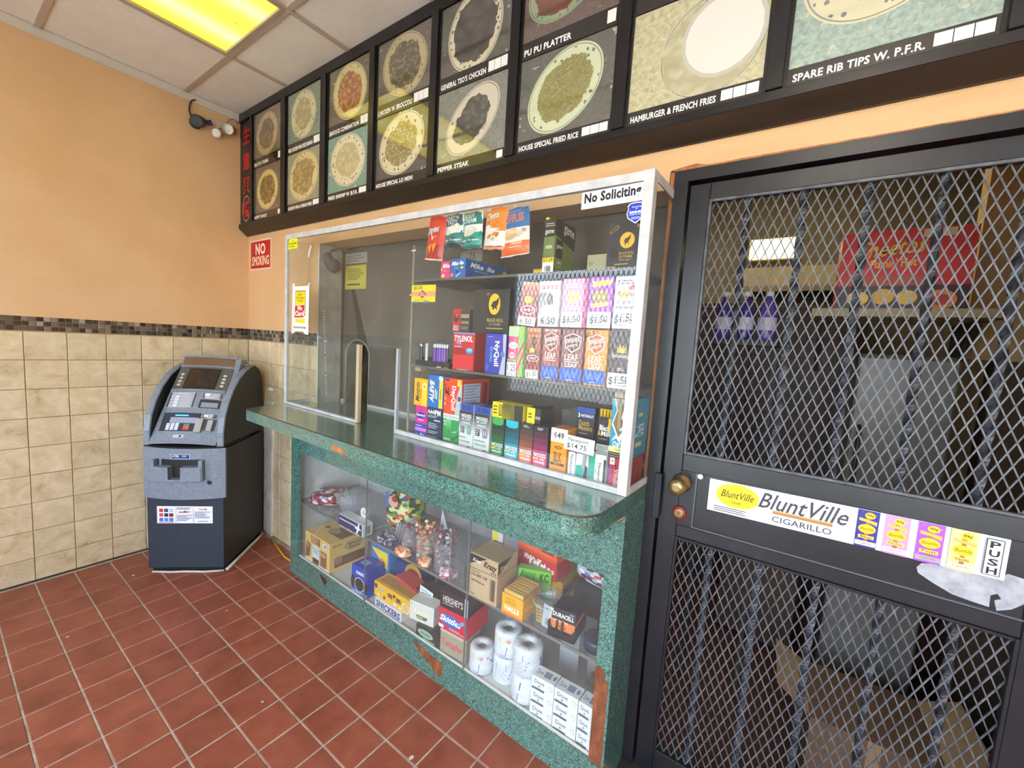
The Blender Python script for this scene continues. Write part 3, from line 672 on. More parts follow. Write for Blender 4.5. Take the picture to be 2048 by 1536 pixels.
# per column: (lower: caption, price slots, dish), (upper: ...); dish = bg, plate, mark, food1, food2, cx, cy, rx, ry, ang, fill, fscale
dishes = [
 (('HAPPY FAMILY', 1, ('#5b5346', '#cdbf7a', '#3a3a22', '#b48a24', '#5a4b1c', .5, .47, .40, .42, 0, .72, 9)), ('EGG FOO YOUNG', 1, ('#6f6550', '#b9a878', '#57492f', '#8d7b57', '#6b5a3d', .48, .47, .42, .45, 8, .70, 5))),
 (('CHICKEN WING & FRENCH FRIES', 2, ('#8b8d78', '#cfc28c', '#5a5234', '#bda669', '#8b7643', .5, .5, .46, .47, 10, .74, 6)), ('FRIED CHICKEN WING FRIED BANANA', 2, ('#71806f', '#cdc69a', '#36402f', '#c5b680', '#9a9468', .48, .5, .40, .46, -20, .66, 5))),
 (('FRIED SHRIMP W. B.F.R.', 2, ('#6d9385', '#d6d0ac', '#4b4a38', '#cfc391', '#b3a878', .5, .52, .44, .45, -10, .66, 6)), ('SEAFOOD COMBINATION', 2, ('#5c5440', '#c9bb80', '#44402a', '#c49a34', '#8e4a2c', .52, .5, .44, .48, -25, .72, 7))),
 (('HOUSE SPECIAL LO MEIN', 0, ('#3f3f38', '#cfc7a2', '#3a3a30', '#bcae74', '#7f7448', .5, .5, .46, .46, 20, .70, 14)), ('CHICKEN W. BROCCOLI', 3, ('#555045', '#b3a37a', '#4a4230', '#8a7a55', '#4a4532', .52, .5, .46, .48, -20, .74, 8))),
 (('PEPPER STEAK', 1, ('#74786c', '#c9c2ab', '#31352f', '#5a5d4e', '#2a302b', .52, .50, .46, .36, 38, .70, 7)), ("GENERAL TSO'S CHICKEN", 3, ('#4c4c45', '#cfc6a4', '#2f332c', '#4b4740', '#2f2d28', .5, .5, .42, .55, -18, .78, 3))),
 (('HOUSE SPECIAL FRIED RICE', 3, ('#4e4f48', '#c6cfa8', '#37493a', '#9c9b48', '#77713a', .5, .5, .46, .42, 38, .74, 22)), ('PU PU PLATTER', 1, ('#5a4741', '#8d9a78', '#4f6a50', '#544a3c', '#6e3a30', .45, .55, .46, .40, 20, .80, 4))),
 (('HAMBURGER & FRENCH FRIES', 3, ('#b9b48c', '#bdb892', '#4f6f6a', '#c3bd97', '#aaa57f', .62, .45, .42, .48, 35, .95, 4)), ('', 0, ('#8f8d70', '#b9b48c', '#50584a', '#a9a27a', '#7c7654', .5, .5, .44, .44, 10, .7, 6))),
 (('SPARE RIB TIPS W. P.F.R.', 3, ('#8fa79a', '#cfcba6', '#3f5f66', '#7f9c94', '#577a78', .45, .72, .46, .46, 22, .66, 5)), ('', 0, ('#7d8a7c', '#c6c19c', '#3f4f4c', '#97895a', '#6d6743', .5, .5, .44, .44, 10, .7, 6))),
 (('', 0, ('#6f6c5c', '#c6c19c', '#3f4f4c', '#97895a', '#6d6743', .5, .5, .44, .44, 10, .7, 6)), ('', 0, ('#7d8a7c', '#c6c19c', '#3f4f4c', '#97895a', '#6d6743', .5, .5, .44, .44, 10, .7, 6))),
]
for c, (lo, upr) in enumerate(dishes):
    xa, xb = divs[c][1]-0.004, divs[c+1][0]+0.004
    for r, (cap, slots, ds) in enumerate((lo, upr)):
        z0, z1 = ((0.072, 0.355), (0.418, 0.692))[r]; c0, c1 = ((0.028, 0.070), (0.357, 0.416))[r]
        W, H = xb-xa, z1-z0
        me = bpy.data.meshes.new('dish_panel')
        me.from_pydata([(xa, 0.0085, z0), (xb, 0.0085, z0), (xb, 0.0085, z1), (xa, 0.0085, z1), (xa, 0.0115, z0), (xb, 0.0115, z0), (xb, 0.0115, z1), (xa, 0.0115, z1)], [], [(0, 1, 2, 3), (7, 6, 5, 4), (0, 4, 5, 1), (1, 5, 6, 2), (2, 6, 7, 3), (3, 7, 4, 0)])
        uvl = me.uv_layers.new(name='UV')
        for p in me.polygons:
            for li in p.loop_indices:
                co = me.vertices[me.loops[li].vertex_index].co; uvl.data[li].uv = ((co.x-xa)/W, (co.z-z0)/H)
        me.materials.append(dish_mat('dish_%d_%d' % (c, r), W/H, *ds[:7], ds[7]*1.22, ds[8]*1.02, *ds[9:], seed=c*3.1+r*7.7))
        po = bpy.data.objects.new('dish_panel', me); COL.objects.link(po); po.parent = menu
        cb = MB().box(xa, xb, 0.0065, 0.0115, c0, c1).build('caption_strip', plain(DARK, 0.25, 0, 1.0), po)
        sp = []
        if cap: 
            tw = min((0.97-0.085*slots-0.05) if slots else 0.72, 0.037*len(cap)+0.04)
            sp.append(('t', cap, 0.03, 0.20, 0.03+tw, 0.66 if r == 0 else 0.58, '#f1efe8', 0, 0.035))
        for q in range(slots): MB().box(xb-W*(0.015+0.085*(q+1)), xb-W*(0.015+0.085*q)-0.002, 0.0052, 0.0064, c0+(c1-c0)*0.2, c0+(c1-c0)*0.85).build('price_card', ink('#e6e4dc'), po)
        if c == 6 and r == 0:  # bright glare painted onto this picture as a pale oval
            art([('e', .70, .52, .30, .40, '#b9b6a6', 12), ('e', .70, .52, .27, .36, '#d8d5ca', 12)], W, H, lambda x, y, d, xa=xa, z0=z0: (xa+x, 0.0085-d, z0+y), 'glare_print', po)
        if sp: art(sp, W, c1-c0, lambda x, y, d, xa=xa, c0=c0: (xa+x, 0.0065-d, c0+y), 'caption_lettering', po)
        if c == 0 and r == 0:
            sw = 0.145
            art([('t', '生', .18, .78, .86, .95, '#c8202a', 0, 0.02), ('t', '意', .18, .53, .86, .70, '#c8202a', 0, 0.02), ('t', '興', .18, .29, .86, .46, '#d02028', 0, 0.02), ('t', '隆', .18, .06, .86, .22, '#c8202a', 0, 0.02)],
                sw, 0.66, lambda x, y, d: (-3.305+x, 0.0115-d, 0.03+y), 'red_characters', menu)
            ring = MB()
            for q in range(24):
                a0, a1 = 2*PI*q/24, 2*PI*(q+1)/24
                P = [(-3.232+0.058*k_*math.cos(a), 0.0106, 0.125+0.085*k_*math.sin(a)) for k_, a in ((1, a0), (1, a1), (0.94, a1), (0.94, a0))]
                ring.add(P, [(0, 1, 2, 3)])
            ring.build('red_ring', ink('#e7a9a0'), menu)

# ------------------------------------------------------------------ service counter
ct_ = empty('service_counter', CF, 'green marble laminate service counter with a glazed cabinet below', 'counter')
def arc(cx, cy, r, a0, a1, n=8): return [(cx+r*math.cos(math.radians(a0+(a1-a0)*i/n)), cy+r*math.sin(math.radians(a0+(a1-a0)*i/n))) for i in range(n+1)]
slab = [(-2.098, 0.19), (-2.085, -0.06)] + arc(-1.985, -0.20, 0.05, 190, 270, 6) + arc(-0.085, -0.165, 0.085, 270, 352, 10) + [(0.004, 0.0), (0.002, 0.185), (-0.012, 0.185), (-0.012, 0.40), (-2.0, 0.40), (-2.0, 0.19)]
sm = MB().prism(slab, 0.962, 1.02, 'z')
so = sm.build('countertop', M['marble'], ct_)
seam = [p for p in slab[1:20]]
sb_ = MB()
for i in range(1, 19):
    a, b = Vector((*slab[i], 0)), Vector((*slab[i+1], 0)); d = (b-a).normalized(); nn = Vector((d.y, -d.x, 0))
    sb_.add([a+nn*0.0006+Vector((0, 0, 1.0165)), b+nn*0.0006+Vector((0, 0, 1.0165)), b+nn*0.0006+Vector((0, 0, 1.0195)), a+nn*0.0006+Vector((0, 0, 1.0195)), a-nn*0.002+Vector((0, 0, 1.0205)), b-nn*0.002+Vector((0, 0, 1.0205))], [(0, 1, 2, 3), (3, 2, 5, 4)])
sb_.build('laminate_seam', plain('#3c2a1a', 0.6), ct_)
MB().box(-2.02, 0.0, 0.0, 0.019, 0.757, 0.9618).build('front_apron', M['marble'], ct_)
MB().box(-2.02, -1.938, 0.0005, 0.019, 0.120, 0.757).build('left_stile', M['marble'], ct_)
MB().box(-0.046, 0.0, 0.0005, 0.019, 0.42, 0.757).build('right_stile', M['marble'], ct_)
MB().box(-0.046, -0.001, 0.003, 0.019, 0.120, 0.42).build('bare_wood_stile', M['bare_wood'], ct_)['label'] = 'exposed brown particle board where the laminate broke off'
MB().prism([(-0.046, 0.42), (-0.018, 0.395), (-0.012, 0.44), (-0.03, 0.46), (-0.046, 0.45)], -0.001, 0.001, 'y').build('wood_splinter', M['bare_wood'], ct_)
MB().box(-2.02, 0.0, 0.0, 0.019, 0.0, 0.120).build('bottom_rail', M['marble'], ct_)
MB().box(-0.0005, 0.0065, 0.002, 0.188, 0.0, 0.9615).build('side_panel', M['marble'], ct_)
MB().box(-2.0195, -2.005, 0.019, 0.47, 0.0, 0.9615).build('side_panel', M['white_board'], ct_)
MB().box(-2.005, -0.02, 0.46, 0.472, 0.12, 0.9615).build('back_panel', M['white_board'], ct_)
MB().box(-0.020, -0.0008, 0.019, 0.47, 0.10, 0.9615).build('inner_panel', M['white_board'], ct_)
MB().box(-2.005, -0.02, 0.019, 0.46, 0.104, 0.122).build('cabinet_floor', M['white_board'], ct_)
MB().box(-2.005, -0.02, 0.012, 0.0185, 0.1205, 0.132, 0, 0.002).build('bottom_channel', plain('#c9c6bd', 0.4), ct_)
MB().box(-2.005, -0.02, 0.032, 0.44, 0.434, 0.442).build('cabinet_shelf', glass('shelf_acrylic', (0.72, 0.73, 0.72), 0.35, (0.45, 0.44, 0.42)), ct_)
MB().box(-2.005, -0.02, 0.029, 0.032, 0.432, 0.444).build('shelf_edge', plain('#77716a', 0.4), ct_)
for a, b in ((-1.938, -1.2845), (-1.2815, -0.6085), (-0.6055, -0.046)):
    MB().box(a, b, 0.0055, 0.0095, 0.122, 0.757).build('glass_pane', M['glass_cab'], ct_)
for u in (-1.283, -0.607): MB().box(u-0.0018, u+0.0018, 0.004, 0.0105, 0.122, 0.757).build('pane_joint', plain('#6d6f70', 0.3), ct_)
def blob(pts, y0, y1, mat, name): MB().prism(pts, y0, y1, 'y').build(name, mat, ct_)
blob([(-0.90, 0.117), (-0.86, 0.112), (-0.80, 0.100), (-0.72, 0.098), (-0.715, 0.045), (-0.745, 0.03), (-0.79, 0.055), (-0.85, 0.075), (-0.89, 0.098)], -0.001, 0.001, M['bare_wood'], 'laminate_chip')
blob([(-1.69, 0.117), (-1.655, 0.115), (-1.61, 0.10), (-1.63, 0.068), (-1.66, 0.085)], -0.001, 0.001, plain('#4a2418', 0.7), 'laminate_chip')
blob([(-0.052, 0.930), (-0.03, 0.945), (-0.004, 0.956), (0.0, 0.962), (-0.002, 0.949), (-0.02, 0.935), (-0.045, 0.925)], -0.0015, 0.001, M['orange_wood'], 'laminate_chip')
MB().prism([(-1.165, 0.985), (-1.15, 0.994), (-1.10, 0.990), (-1.06, 0.979), (-1.058, 0.971), (-1.10, 0.968), (-1.163, 0.972)], -0.2515, -0.2495, 'y').build('laminate_chip', M['orange_wood'], ct_)
blob([(-0.272, 0.875), (-0.24, 0.91), (-0.17, 0.90), (-0.135, 0.865), (-0.16, 0.835), (-0.25, 0.832)], -0.0008, 0.0005, plain('#6f8f80', 0.4), 'worn_laminate_patch')
# white caulk strip on the wall and white board beside the cash machine
wp = MB().prism([(-3.06, 0.02), (-2.955, 0.0), (-2.945, 0.2), (-2.953, 0.45), (-2.94, 0.7), (-2.95, 0.955), (-3.06, 0.955), (-3.055, 0.5)], YW-0.012, YW-0.0005, 'y').build('wall_patch', M['plaster'])
tag(wp, 'ragged white plaster strip on the wall beside the cash machine', 'plaster strip')

# ------------------------------------------------------------------ glazed case on the counter
case = empty('display_case', CF, 'clear plexiglass case with aluminium edging standing on the counter', 'display case')
AL = M['alu']
zt = lambda u: 1.955-0.0155*u     # the top edge dips a little to the right
def rail(u0, u1, h, v0, v1, dz=0.0, name='top_rail'):
    vs = []
    for v in (v0, v1):
        for u, z in ((u0, zt(u0)-h), (u1, zt(u1)-h), (u1, zt(u1)), (u0, zt(u0))): vs.append((u, v, z+dz))
    MB().add(vs, [(0, 1, 2, 3), (7, 6, 5, 4), (0, 4, 5, 1), (1, 5, 6, 2), (2, 6, 7, 3), (3, 7, 4, 0)]).build(name, AL, case)
rail(-2.10, -0.026, 0.026, -0.004, 0.012)
MB().box(-0.026, 0.004, -0.005, 0.0, 1.0205, 1.957, 0, 0.0008).box(0.0, 0.004, 0.0, 0.024, 1.0205, 1.957).build('corner_post', AL, case)
MB().box(-2.108, -2.086, -0.004, 0.012, 1.0205, 1.985, 0, 0.0015).build('left_post', AL, case)
MB().box(-2.086, -1.372, -0.010, 0.012, 1.0205, 1.034, 0, 0.0015).build('bottom_rail', AL, case)
MB().box(-1.068, -0.026, -0.006, 0.012, 1.0205, 1.040, 0, 0.0015).build('bottom_rail', AL, case)
MB().box(-0.0002, 0.0045, 0.024, 0.183, 1.930, 1.956).build('side_rail', AL, case)
MB().box(-0.0002, 0.0045, 0.024, 0.183, 1.0205, 1.042).build('side_rail', AL, case)
MB().box(-2.108, -2.098, 0.012, 0.184, 1.0205, 1.034).build('side_rail', AL, case)
gp = [(-2.086, 1.034), (-1.372, 1.034), (-1.372, 1.400), (-1.068, 1.400), (-1.068, 1.040), (-0.026, 1.040), (-0.026, zt(0)-0.002), (-2.086, zt(-2.086)-0.002)]
MB().prism(gp, 0.001, 0.006, 'y').build('front_pane', M['glass'], case)
MB().box(-0.0035, -0.0004, 0.010, 0.183, 1.042, 1.932).build('side_pane', M['glass'], case)
MB().box(-2.104, -2.100, 0.012, 0.184, 1.034, 1.968).build('side_pane', M['glass'], case)
MB().box(-1.376, -1.354, -0.009, 0.010, 1.0207, 1.402, 0, 0.001).build('slot_trim', plain('#b9a789', 0.5), case)['label'] = 'tan trim on the left edge of the cash slot'
MB().box(-1.079, -1.067, -0.007, 0.010, 1.0207, 1.400, 0, 0.001).build('slot_trim', plain('#a7abb0', 0.35), case)
su = empty('shelf_unit', CF @ tr(-0.515, 0.03, 1.0205), 'clear acrylic shelf unit with two shelves inside the counter case', 'shelf unit')
shm = glass('smoked_shelf', (0.5, 0.5, 0.48), 0.35, (0.14, 0.135, 0.13), 0.5)
MB().box(-0.50, -0.494, -0.012, 0.30, 0.0, 0.82).build('side_pane', M['clear'], su)
MB().box(-0.502, -0.492, -0.016, -0.012, 0.0, 0.82).build('side_edge', M['acrylic_edge'], su)
for z in (0.307, 0.668):
    MB().box(-0.494, 0.492, -0.010, 0.30, z, z+0.007).build('shelf', shm, su)
    MB().box(-0.494, 0.492, -0.0125, -0.010, z-0.001, z+0.008).build('shelf_edge', plain('#5c5954', 0.4), su)
for u in (-0.462, 0.462): MB().box(u-0.018, u+0.018, 0.0, 0.03, 0.288, 0.3065).build('wood_block', M['kraft'], su)
for u, z in ((-0.496, 0.795), (-0.498, 0.61)): MB().box(u-0.014, u+0.014, -0.0175, -0.0165, z, z+0.006).build('tape_strip', plain('#d9d5c8', 0.5), su)
# inner partition with its arched opening
pa = empty('service_partition', tr(0, 1.558, 1.0205), 'smeared plexiglass partition with an arched pass-through behind the counter', 'partition')
ax0, ax1, az = -2.37, -2.135, 0.30
arch = [(ax0, 0.0), (ax0, az)] + [( (ax0+ax1)/2 - (ax1-ax0)/2*math.cos(PI*i/12), az+0.095*math.sin(PI*i/12)) for i in range(1, 12)] + [(ax1, az), (ax1, 0.0)]
outer = [(-2.404, 0.0)] + arch + [(-0.425, 0.0), (-0.425, 0.944), (-2.404, 0.944)]
bm = bmesh.new(); vv = [bm.verts.new((x, 0, z)) for x, z in outer]; f = bm.faces.new(vv)
bmesh.ops.triangulate(bm, faces=[f]); r = bmesh.ops.extrude_face_region(bm, geom=bm.faces[:])
for v in r['geom']:
    if isinstance(v, bmesh.types.BMVert): v.co.y += 0.005
bmesh.ops.recalc_face_normals(bm, faces=bm.faces[:])
MB().frombm(bm).build('pane', M['glass_dirty'], pa)
MB().tube([(x, -0.002, z) for x, z in arch], 0.0045, 6).build('arch_edge', plain('#8f8c82', 0.4), pa)
MB().box(ax1+0.006, -0.425, -0.012, -0.001, 0.0, 0.016).build('bottom_rail', plain('#b9b9b6', 0.4), pa)
MB().box(-2.404, ax0-0.006, -0.012, -0.001, 0.0, 0.016).build('bottom_rail', plain('#b9b9b6', 0.4), pa)

# ------------------------------------------------------------------ cash machine
atm = empty('cash_machine', AF, 'grey and charcoal cash machine standing in the tiled corner', 'cash machine')
S_, Dk, Bl = M['atm_silver'], M['atm_dark'], M['atm_blue']
cab = MB().prism([(0.0, 0.012), (0.405, 0.012), (0.405, 0.492), (0.02, 0.475), (0.0, 0.45)], 0.03, 0.742, 'z').build('cabinet', Dk, atm)
MB().box(0.0, 0.405, 0.0, 0.0119, 0.03, 0.46, 0, 0.003).build('front_door', Bl, atm)
MB().prism([(0.012, 0.02), (0.395, 0.02), (0.395, 0.48), (0.03, 0.46), (0.012, 0.44)], 0.0, 0.03, 'z').build('plinth', plain('#0c0d10', 0.7), atm)
cau = MB()
cau.tube([(0.02, 0.004, 0.006), (0.12, -0.003, 0.006), (0.2, 0.0, 0.007), (0.30, -0.004, 0.006), (0.40, 0.008, 0.006)], 0.006, 6)
cau.tube([(0.41, 0.02, 0.006), (0.414, 0.15, 0.008), (0.412, 0.3, 0.007), (0.416, 0.40, 0.009), (0.412, 0.485, 0.008)], 0.010, 6)
cau.build('floor_caulk', M['plaster'], atm)
def bulge(t, b): return -b*(1-t*t)
def convex(u0, u1, b, n=12, back=0.0): 
    p = [(u0+(u1-u0)*i/n, bulge(-1+2*i/n, b)) for i in range(n+1)]
    return p + [(u1, back), (u0, back)]
MB().prism([(-0.012, 0.012)] + [(u, v-0.002) for u, v in convex(-0.012, 0.417, 0.042)[:-2]] + [(0.417, 0.012)], 0.458, 0.753, 'z').build('dispenser_fascia', S_, atm)
MB().prism([(-0.008, 0.012)] + [(u, v) for u, v in convex(-0.008, 0.413, 0.040)[:-2]] + [(0.413, 0.30), (-0.002, 0.30)], 0.753, 0.762, 'z').build('shadow_gap', plain('#08090a', 0.8), atm)
def fv(u): return -0.044*(1-((u-0.2025)/0.2145)**2)      # front of the bulged fascia
poc = MB()
pu = [0.060, 0.075, 0.155, 0.155, 0.215, 0.215, 0.310, 0.325]
def ring(w, off): return [(u, fv(u)-off, w) for u in (0.058, 0.075, 0.31, 0.327)]
lo, hi, mid = ring(0.582, 0.0), ring(0.690, 0.0), ring(0.655, 0.034)
def pbox(u0, u1, w0, w1, o0, o1, m=0):
    vs = []
    for o in (o0, o1):
        for u, w in ((u0, w0), (u1, w0), (u1, w1), (u0, w1)): vs.append((u, fv(u)-o, w))
    poc.add(vs, [(0, 1, 2, 3), (7, 6, 5, 4), (0, 4, 5, 1), (1, 5, 6, 2), (2, 6, 7, 3), (3, 7, 4, 0)], m)
for u0, u1 in ((0.066, 0.158), (0.222, 0.318)):
    n = 4
    for q in range(n): pbox(u0+(u1-u0)*q/n, u0+(u1-u0)*(q+1)/n, 0.575, 0.655, -0.001, 0.034)
pbox(0.158, 0.222, 0.575, 0.585, -0.001, 0.034)
for u0, u1 in ((0.060, 0.078), (0.306, 0.324)): pbox(u0, u1, 0.575, 0.692, -0.001, 0.030)
poc.build('cash_tray', S_, atm)
dk = MB()
vs = [(0.160, fv(0.16)-0.0008, 0.586), (0.220, fv(0.22)-0.0008, 0.586), (0.220, fv(0.22)-0.0008, 0.672), (0.160, fv(0.16)-0.0008, 0.672)]
dk.add(vs, [(0, 1, 2, 3)])
for q in range(6): u0, u1 = 0.08+0.226*q/6, 0.08+0.226*(q+1)/6; dk.add([(u0, fv(u0)-0.0006, 0.656), (u1, fv(u1)-0.0006, 0.656), (u1, fv(u1)-0.0006, 0.692), (u0, fv(u0)-0.0006, 0.692)], [(0, 1, 2, 3)])
dk.build('tray_opening', plain('#0a0a0b', 0.6), atm)
art([('r', 0, 0, 1, 1, '#d4d8dc'), ('r', 0.03, 0.06, 0.97, 0.94, '#2d3f66'), ('t', 'ATM', 0.08, 0.42, 0.42, 0.84, '#e8ecf4', 0, 0.03, 0.05), ('r', 0.60, 0.55, 0.82, 0.75, '#b9c2d6'), ('l', 0.22, 0.1, 0.9, 0.34, '#5f8fd8', 1)], 0.098, 0.028, lambda x, y, d: (0.156+x, fv(0.156+x)-0.002-d, 0.694+y), 'dispenser_label', atm)
MB().lathe([(0.011, 0), (0.011, 0.006), (0.008, 0.007), (0.003, 0.006)], 18, xf=tr(0.345, fv(0.345)-0.001, 0.556) @ rot('X', 90)).build('key_lock', plain('#3a3d42', 0.35, 0.8), atm)
stk = [('r', 0, 0, 1, 1, '#dfe3ea')]
for i, (cx, cs) in enumerate(((0.075, ('#c0303a', '#d04a44', '#3a6fc0')), (0.165, ('#3a4a68', '#1e2f50', '#5a7fb8')), (0.255, ('#b8bcc4', '#7a1f28', '#4a78b8')))):
    for j, cc in enumerate(cs): stk.append(('r', cx-0.035, 0.66-0.27*j, cx+0.035, 0.86-0.27*j, cc))
stk += [('r', 0.338, 0.02, 0.343, 0.98, '#7a7f8c'), ('r', 0.648, 0.02, 0.653, 0.98, '#7a7f8c'), ('l', 0.36, 0.80, 0.63, 0.95, '#4c5f86', 2), ('t', 'BANK DEPOT', 0.39, 0.62, 0.60, 0.72, '#b03048', 0, 0.02), ('p', [(0.46, 0.60), (0.50, 0.78), (0.53, 0.64), (0.49, 0.66)], '#c0303a'),
        ('l', 0.36, 0.14, 0.63, 0.52, '#6a7284', 5), ('t', 'WELCOME', 0.75, 0.80, 0.90, 0.88, '#b8303c', 0, 0.02), ('l', 0.68, 0.30, 0.97, 0.72, '#707888', 6), ('l', 0.74, 0.10, 0.92, 0.17, '#5a6478', 1), ('l', 0.04, 0.04, 0.30, 0.12, '#a84a50', 1)]
art(stk, 0.294, 0.102, lambda x, y, d: (0.052+x, -0.0002-d, 0.301+y), 'network_sticker', atm)
# head: dark body with silver arcs along both sides
side = [(-0.008, 0.764), (-0.006, 0.84), (0.014, 0.93), (0.055, 1.01), (0.11, 1.08), (0.18, 1.14), (0.26, 1.18), (0.335, 1.203), (0.385, 1.205), (0.45, 1.175), (0.486, 1.12), (0.492, 1.05), (0.492, 0.764)]
body = [(0.03, 0.764), (0.048, 0.84), (0.067, 0.915), (0.100, 0.98), (0.142, 1.04), (0.20, 1.10), (0.261, 1.148), (0.335, 1.195)]
inner = [(body[i][0]+0.014, body[i][1]-0.006) if i < 8 else (v-0.004, w-0.006) for i, (v, w) in enumerate(side[:-1])] + [(0.486, 0.764)]
MB().prism([(0.046, 0.762)] + inner[1:], 0.03, 0.375, 'x').build('head_body', Dk, atm)
for u0, u1 in ((0.0, 0.030), (0.375, 0.405)):
    a = MB().prism(side, u0, u1, 'x'); a.build('side_cheek', Dk, atm)
    ab = MB(); e = 0.004
    for i in range(8):
        (v0, w0), (v1, w1) = side[i], side[i+1]; dx, dz = v1-v0, w1-w0; L = math.hypot(dx, dz); nx, nz = -dz/L*0.006, dx/L*0.006
        uo0, uo1 = (u0-0.006, u1) if u0 < 0.1 else (u0, u1+0.008)
        ab.add([(uo0, v0, w0), (uo1, v0, w0), (uo1, v1, w1), (uo0, v1, w1), (uo0+e, v0+nx, w0+nz), (uo1-e, v0+nx, w0+nz), (uo1-e, v1+nx, w1+nz), (uo0+e, v1+nx, w1+nz)], [(0, 3, 2, 1), (4, 5, 6, 7), (0, 1, 5, 4), (1, 2, 6, 5), (2, 3, 7, 6), (3, 0, 4, 7)])
    ab.build('silver_arc', S_, atm)
# the raised sloping console
prof = [(-0.030, 0.764), (-0.012, 0.785), (0.0, 0.803), (0.072, 0.928), (0.145, 1.047), (0.197, 1.117), (0.247, 1.186), (0.262, 1.219), (0.277, 1.252)]
ss = [0.0]
for i in range(1, len(prof)): ss.append(ss[-1]+math.hypot(prof[i][0]-prof[i-1][0], prof[i][1]-prof[i-1][1]))
S0 = ss[2]
def fs(u, s, lift=0.0):
    s += S0; i = 0
    while i < len(ss)-2 and s > ss[i+1]: i += 1
    f = (s-ss[i])/(ss[i+1]-ss[i]); (v0, w0), (v1, w1) = prof[i], prof[i+1]
    L = math.hypot(v1-v0, w1-w0); nv, nw = -(w1-w0)/L, (v1-v0)/L
    t = (u-0.2025)/0.185; b = 0.020*(1-t*t)+lift
    return (u, v0+(v1-v0)*f+nv*b, w0+(w1-w0)*f+nw*b)
con = MB(); NU = 12; rows = [-0.042, -0.02, 0.0, 0.07, 0.144, 0.21, 0.283, 0.37, 0.456, 0.49, 0.527]
ue = lambda s: (0.030+0.020*max(0, min(1, s/0.29)), 0.376)
g = []
for s in rows:
    a, b = ue(s); g.append([fs(a+(b-a)*i/NU, s) for i in range(NU+1)])
vs = [p for r in g for p in r]; F = []
for j in range(len(rows)-1):
    for i in range(NU): F.append((j*(NU+1)+i, j*(NU+1)+i+1, (j+1)*(NU+1)+i+1, (j+1)*(NU+1)+i))
con.add(vs, F, 0, None, True)
for col_ in (0, NU):                                     # skirts back to the body
    sk = []
    for j in range(len(rows)): p = g[j][col_]; sk += [p, (p[0], p[1]+0.05, p[2]-0.02)]
    con.add(sk, [(2*j, 2*j+1, 2*j+3, 2*j+2) for j in range(len(rows)-1)])
top = g[-1]; con.add(list(top)+[(p[0], p[1]+0.09, p[2]-0.035) for p in top], [(i, i+1, NU+2+i, NU+1+i) for i in range(NU)], 0, None, True)
con.build('console', S_, atm)
MB().prism([(0.28, 1.0), (0.36, 1.18), (0.366, 1.216), (0.285, 1.250), (0.25, 1.18)], 0.052, 0.353, 'x').build('topper_body', Dk, atm)
def fbox(name, mat, u0, u1, s0, s1, l0, l1, par=None, n=6):
    mb_ = MB()
    for q in range(n):
        a, b = u0+(u1-u0)*q/n, u0+(u1-u0)*(q+1)/n
        P = [fs(a, s0, l0), fs(b, s0, l0), fs(b, s1, l0), fs(a, s1, l0), fs(a, s0, l1), fs(b, s0, l1), fs(b, s1, l1), fs(a, s1, l1)]
        mb_.add(P, [(4, 5, 6, 7), (0, 1, 5, 4), (2, 3, 7, 6), (1, 2, 6, 5), (3, 0, 4, 7)])
    return mb_.build(name, mat, par or atm)
fbox('topper_panel', plain('#6b5138', 0.25, 0, 0.6), 0.058, 0.347, 0.467, 0.519, 0.0, 0.0015)
for nm, a, b, c, d in (('', 0.040, 0.365, 0.519, 0.530), ('', 0.050, 0.355, 0.452, 0.462)): fbox('topper_edge', S_, a+0.008, b-0.008, c, d, 0.0, 0.006)
sp_ = fbox('screen_panel', plain('#4f4e4a', 0.4), 0.054, 0.351, 0.292, 0.448, 0.0, 0.004)
fbox('screen_lip', S_, 0.054, 0.351, 0.281, 0.294, 0.0, 0.007)
fbox('screen_bezel', plain('#151412', 0.4), 0.112, 0.288, 0.298, 0.438, 0.004, 0.0055)
fbox('screen', plain('#1d1713', 0.08, 0, 1.0), 0.119, 0.281, 0.306, 0.430, 0.0055, 0.006)
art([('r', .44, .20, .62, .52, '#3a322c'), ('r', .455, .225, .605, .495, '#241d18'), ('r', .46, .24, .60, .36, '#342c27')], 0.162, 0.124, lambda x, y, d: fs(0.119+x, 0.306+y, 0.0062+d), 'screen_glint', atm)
bt = plain('#b9b5a8', 0.4)
for u in (0.084, 0.320):
    for s in (0.395, 0.371, 0.347, 0.323): 
        e = MB(); pts = [fs(u+0.0105*math.cos(2*PI*i/14), s+0.0075*math.sin(2*PI*i/14), l) for l in (0.004, 0.0075) for i in range(14)]
        e.add(pts, [list(range(14, 28))]+[(i, (i+1) % 14, 14+(i+1) % 14, 14+i) for i in range(14)]); e.build('menu_button', bt, atm)
fbox('instruction_plate', plain('#9fa3a8', 0.4), 0.054, 0.208, 0.178, 0.277, 0.0, 0.002)
art([('r', 0.02, 0.03, 0.98, 0.97, '#3b4049'), ('t', 'HOW TO USE', 0.30, 0.84, 0.70, 0.92, '#dfe3e8', 0, 0.02)] + [('r', 0.25, 0.62-0.19*i, 0.40, 0.76-0.19*i, '#cfd3d8') for i in range(4)] + [('e', 0.14, 0.69-0.19*i, 0.02, 0.03, '#e6e8ec') for i in range(4)] + [('l', 0.5, 0.60-0.19*i, 0.92, 0.76-0.19*i, '#b9bec6', 2) for i in range(4)],
    0.154, 0.099, lambda x, y, d: fs(0.054+x, 0.178+y, 0.0022+d), 'instruction_print', atm)
fbox('receipt_label', plain('#9fa3a8', 0.4), 0.238, 0.345, 0.238, 0.277, 0.0, 0.002)
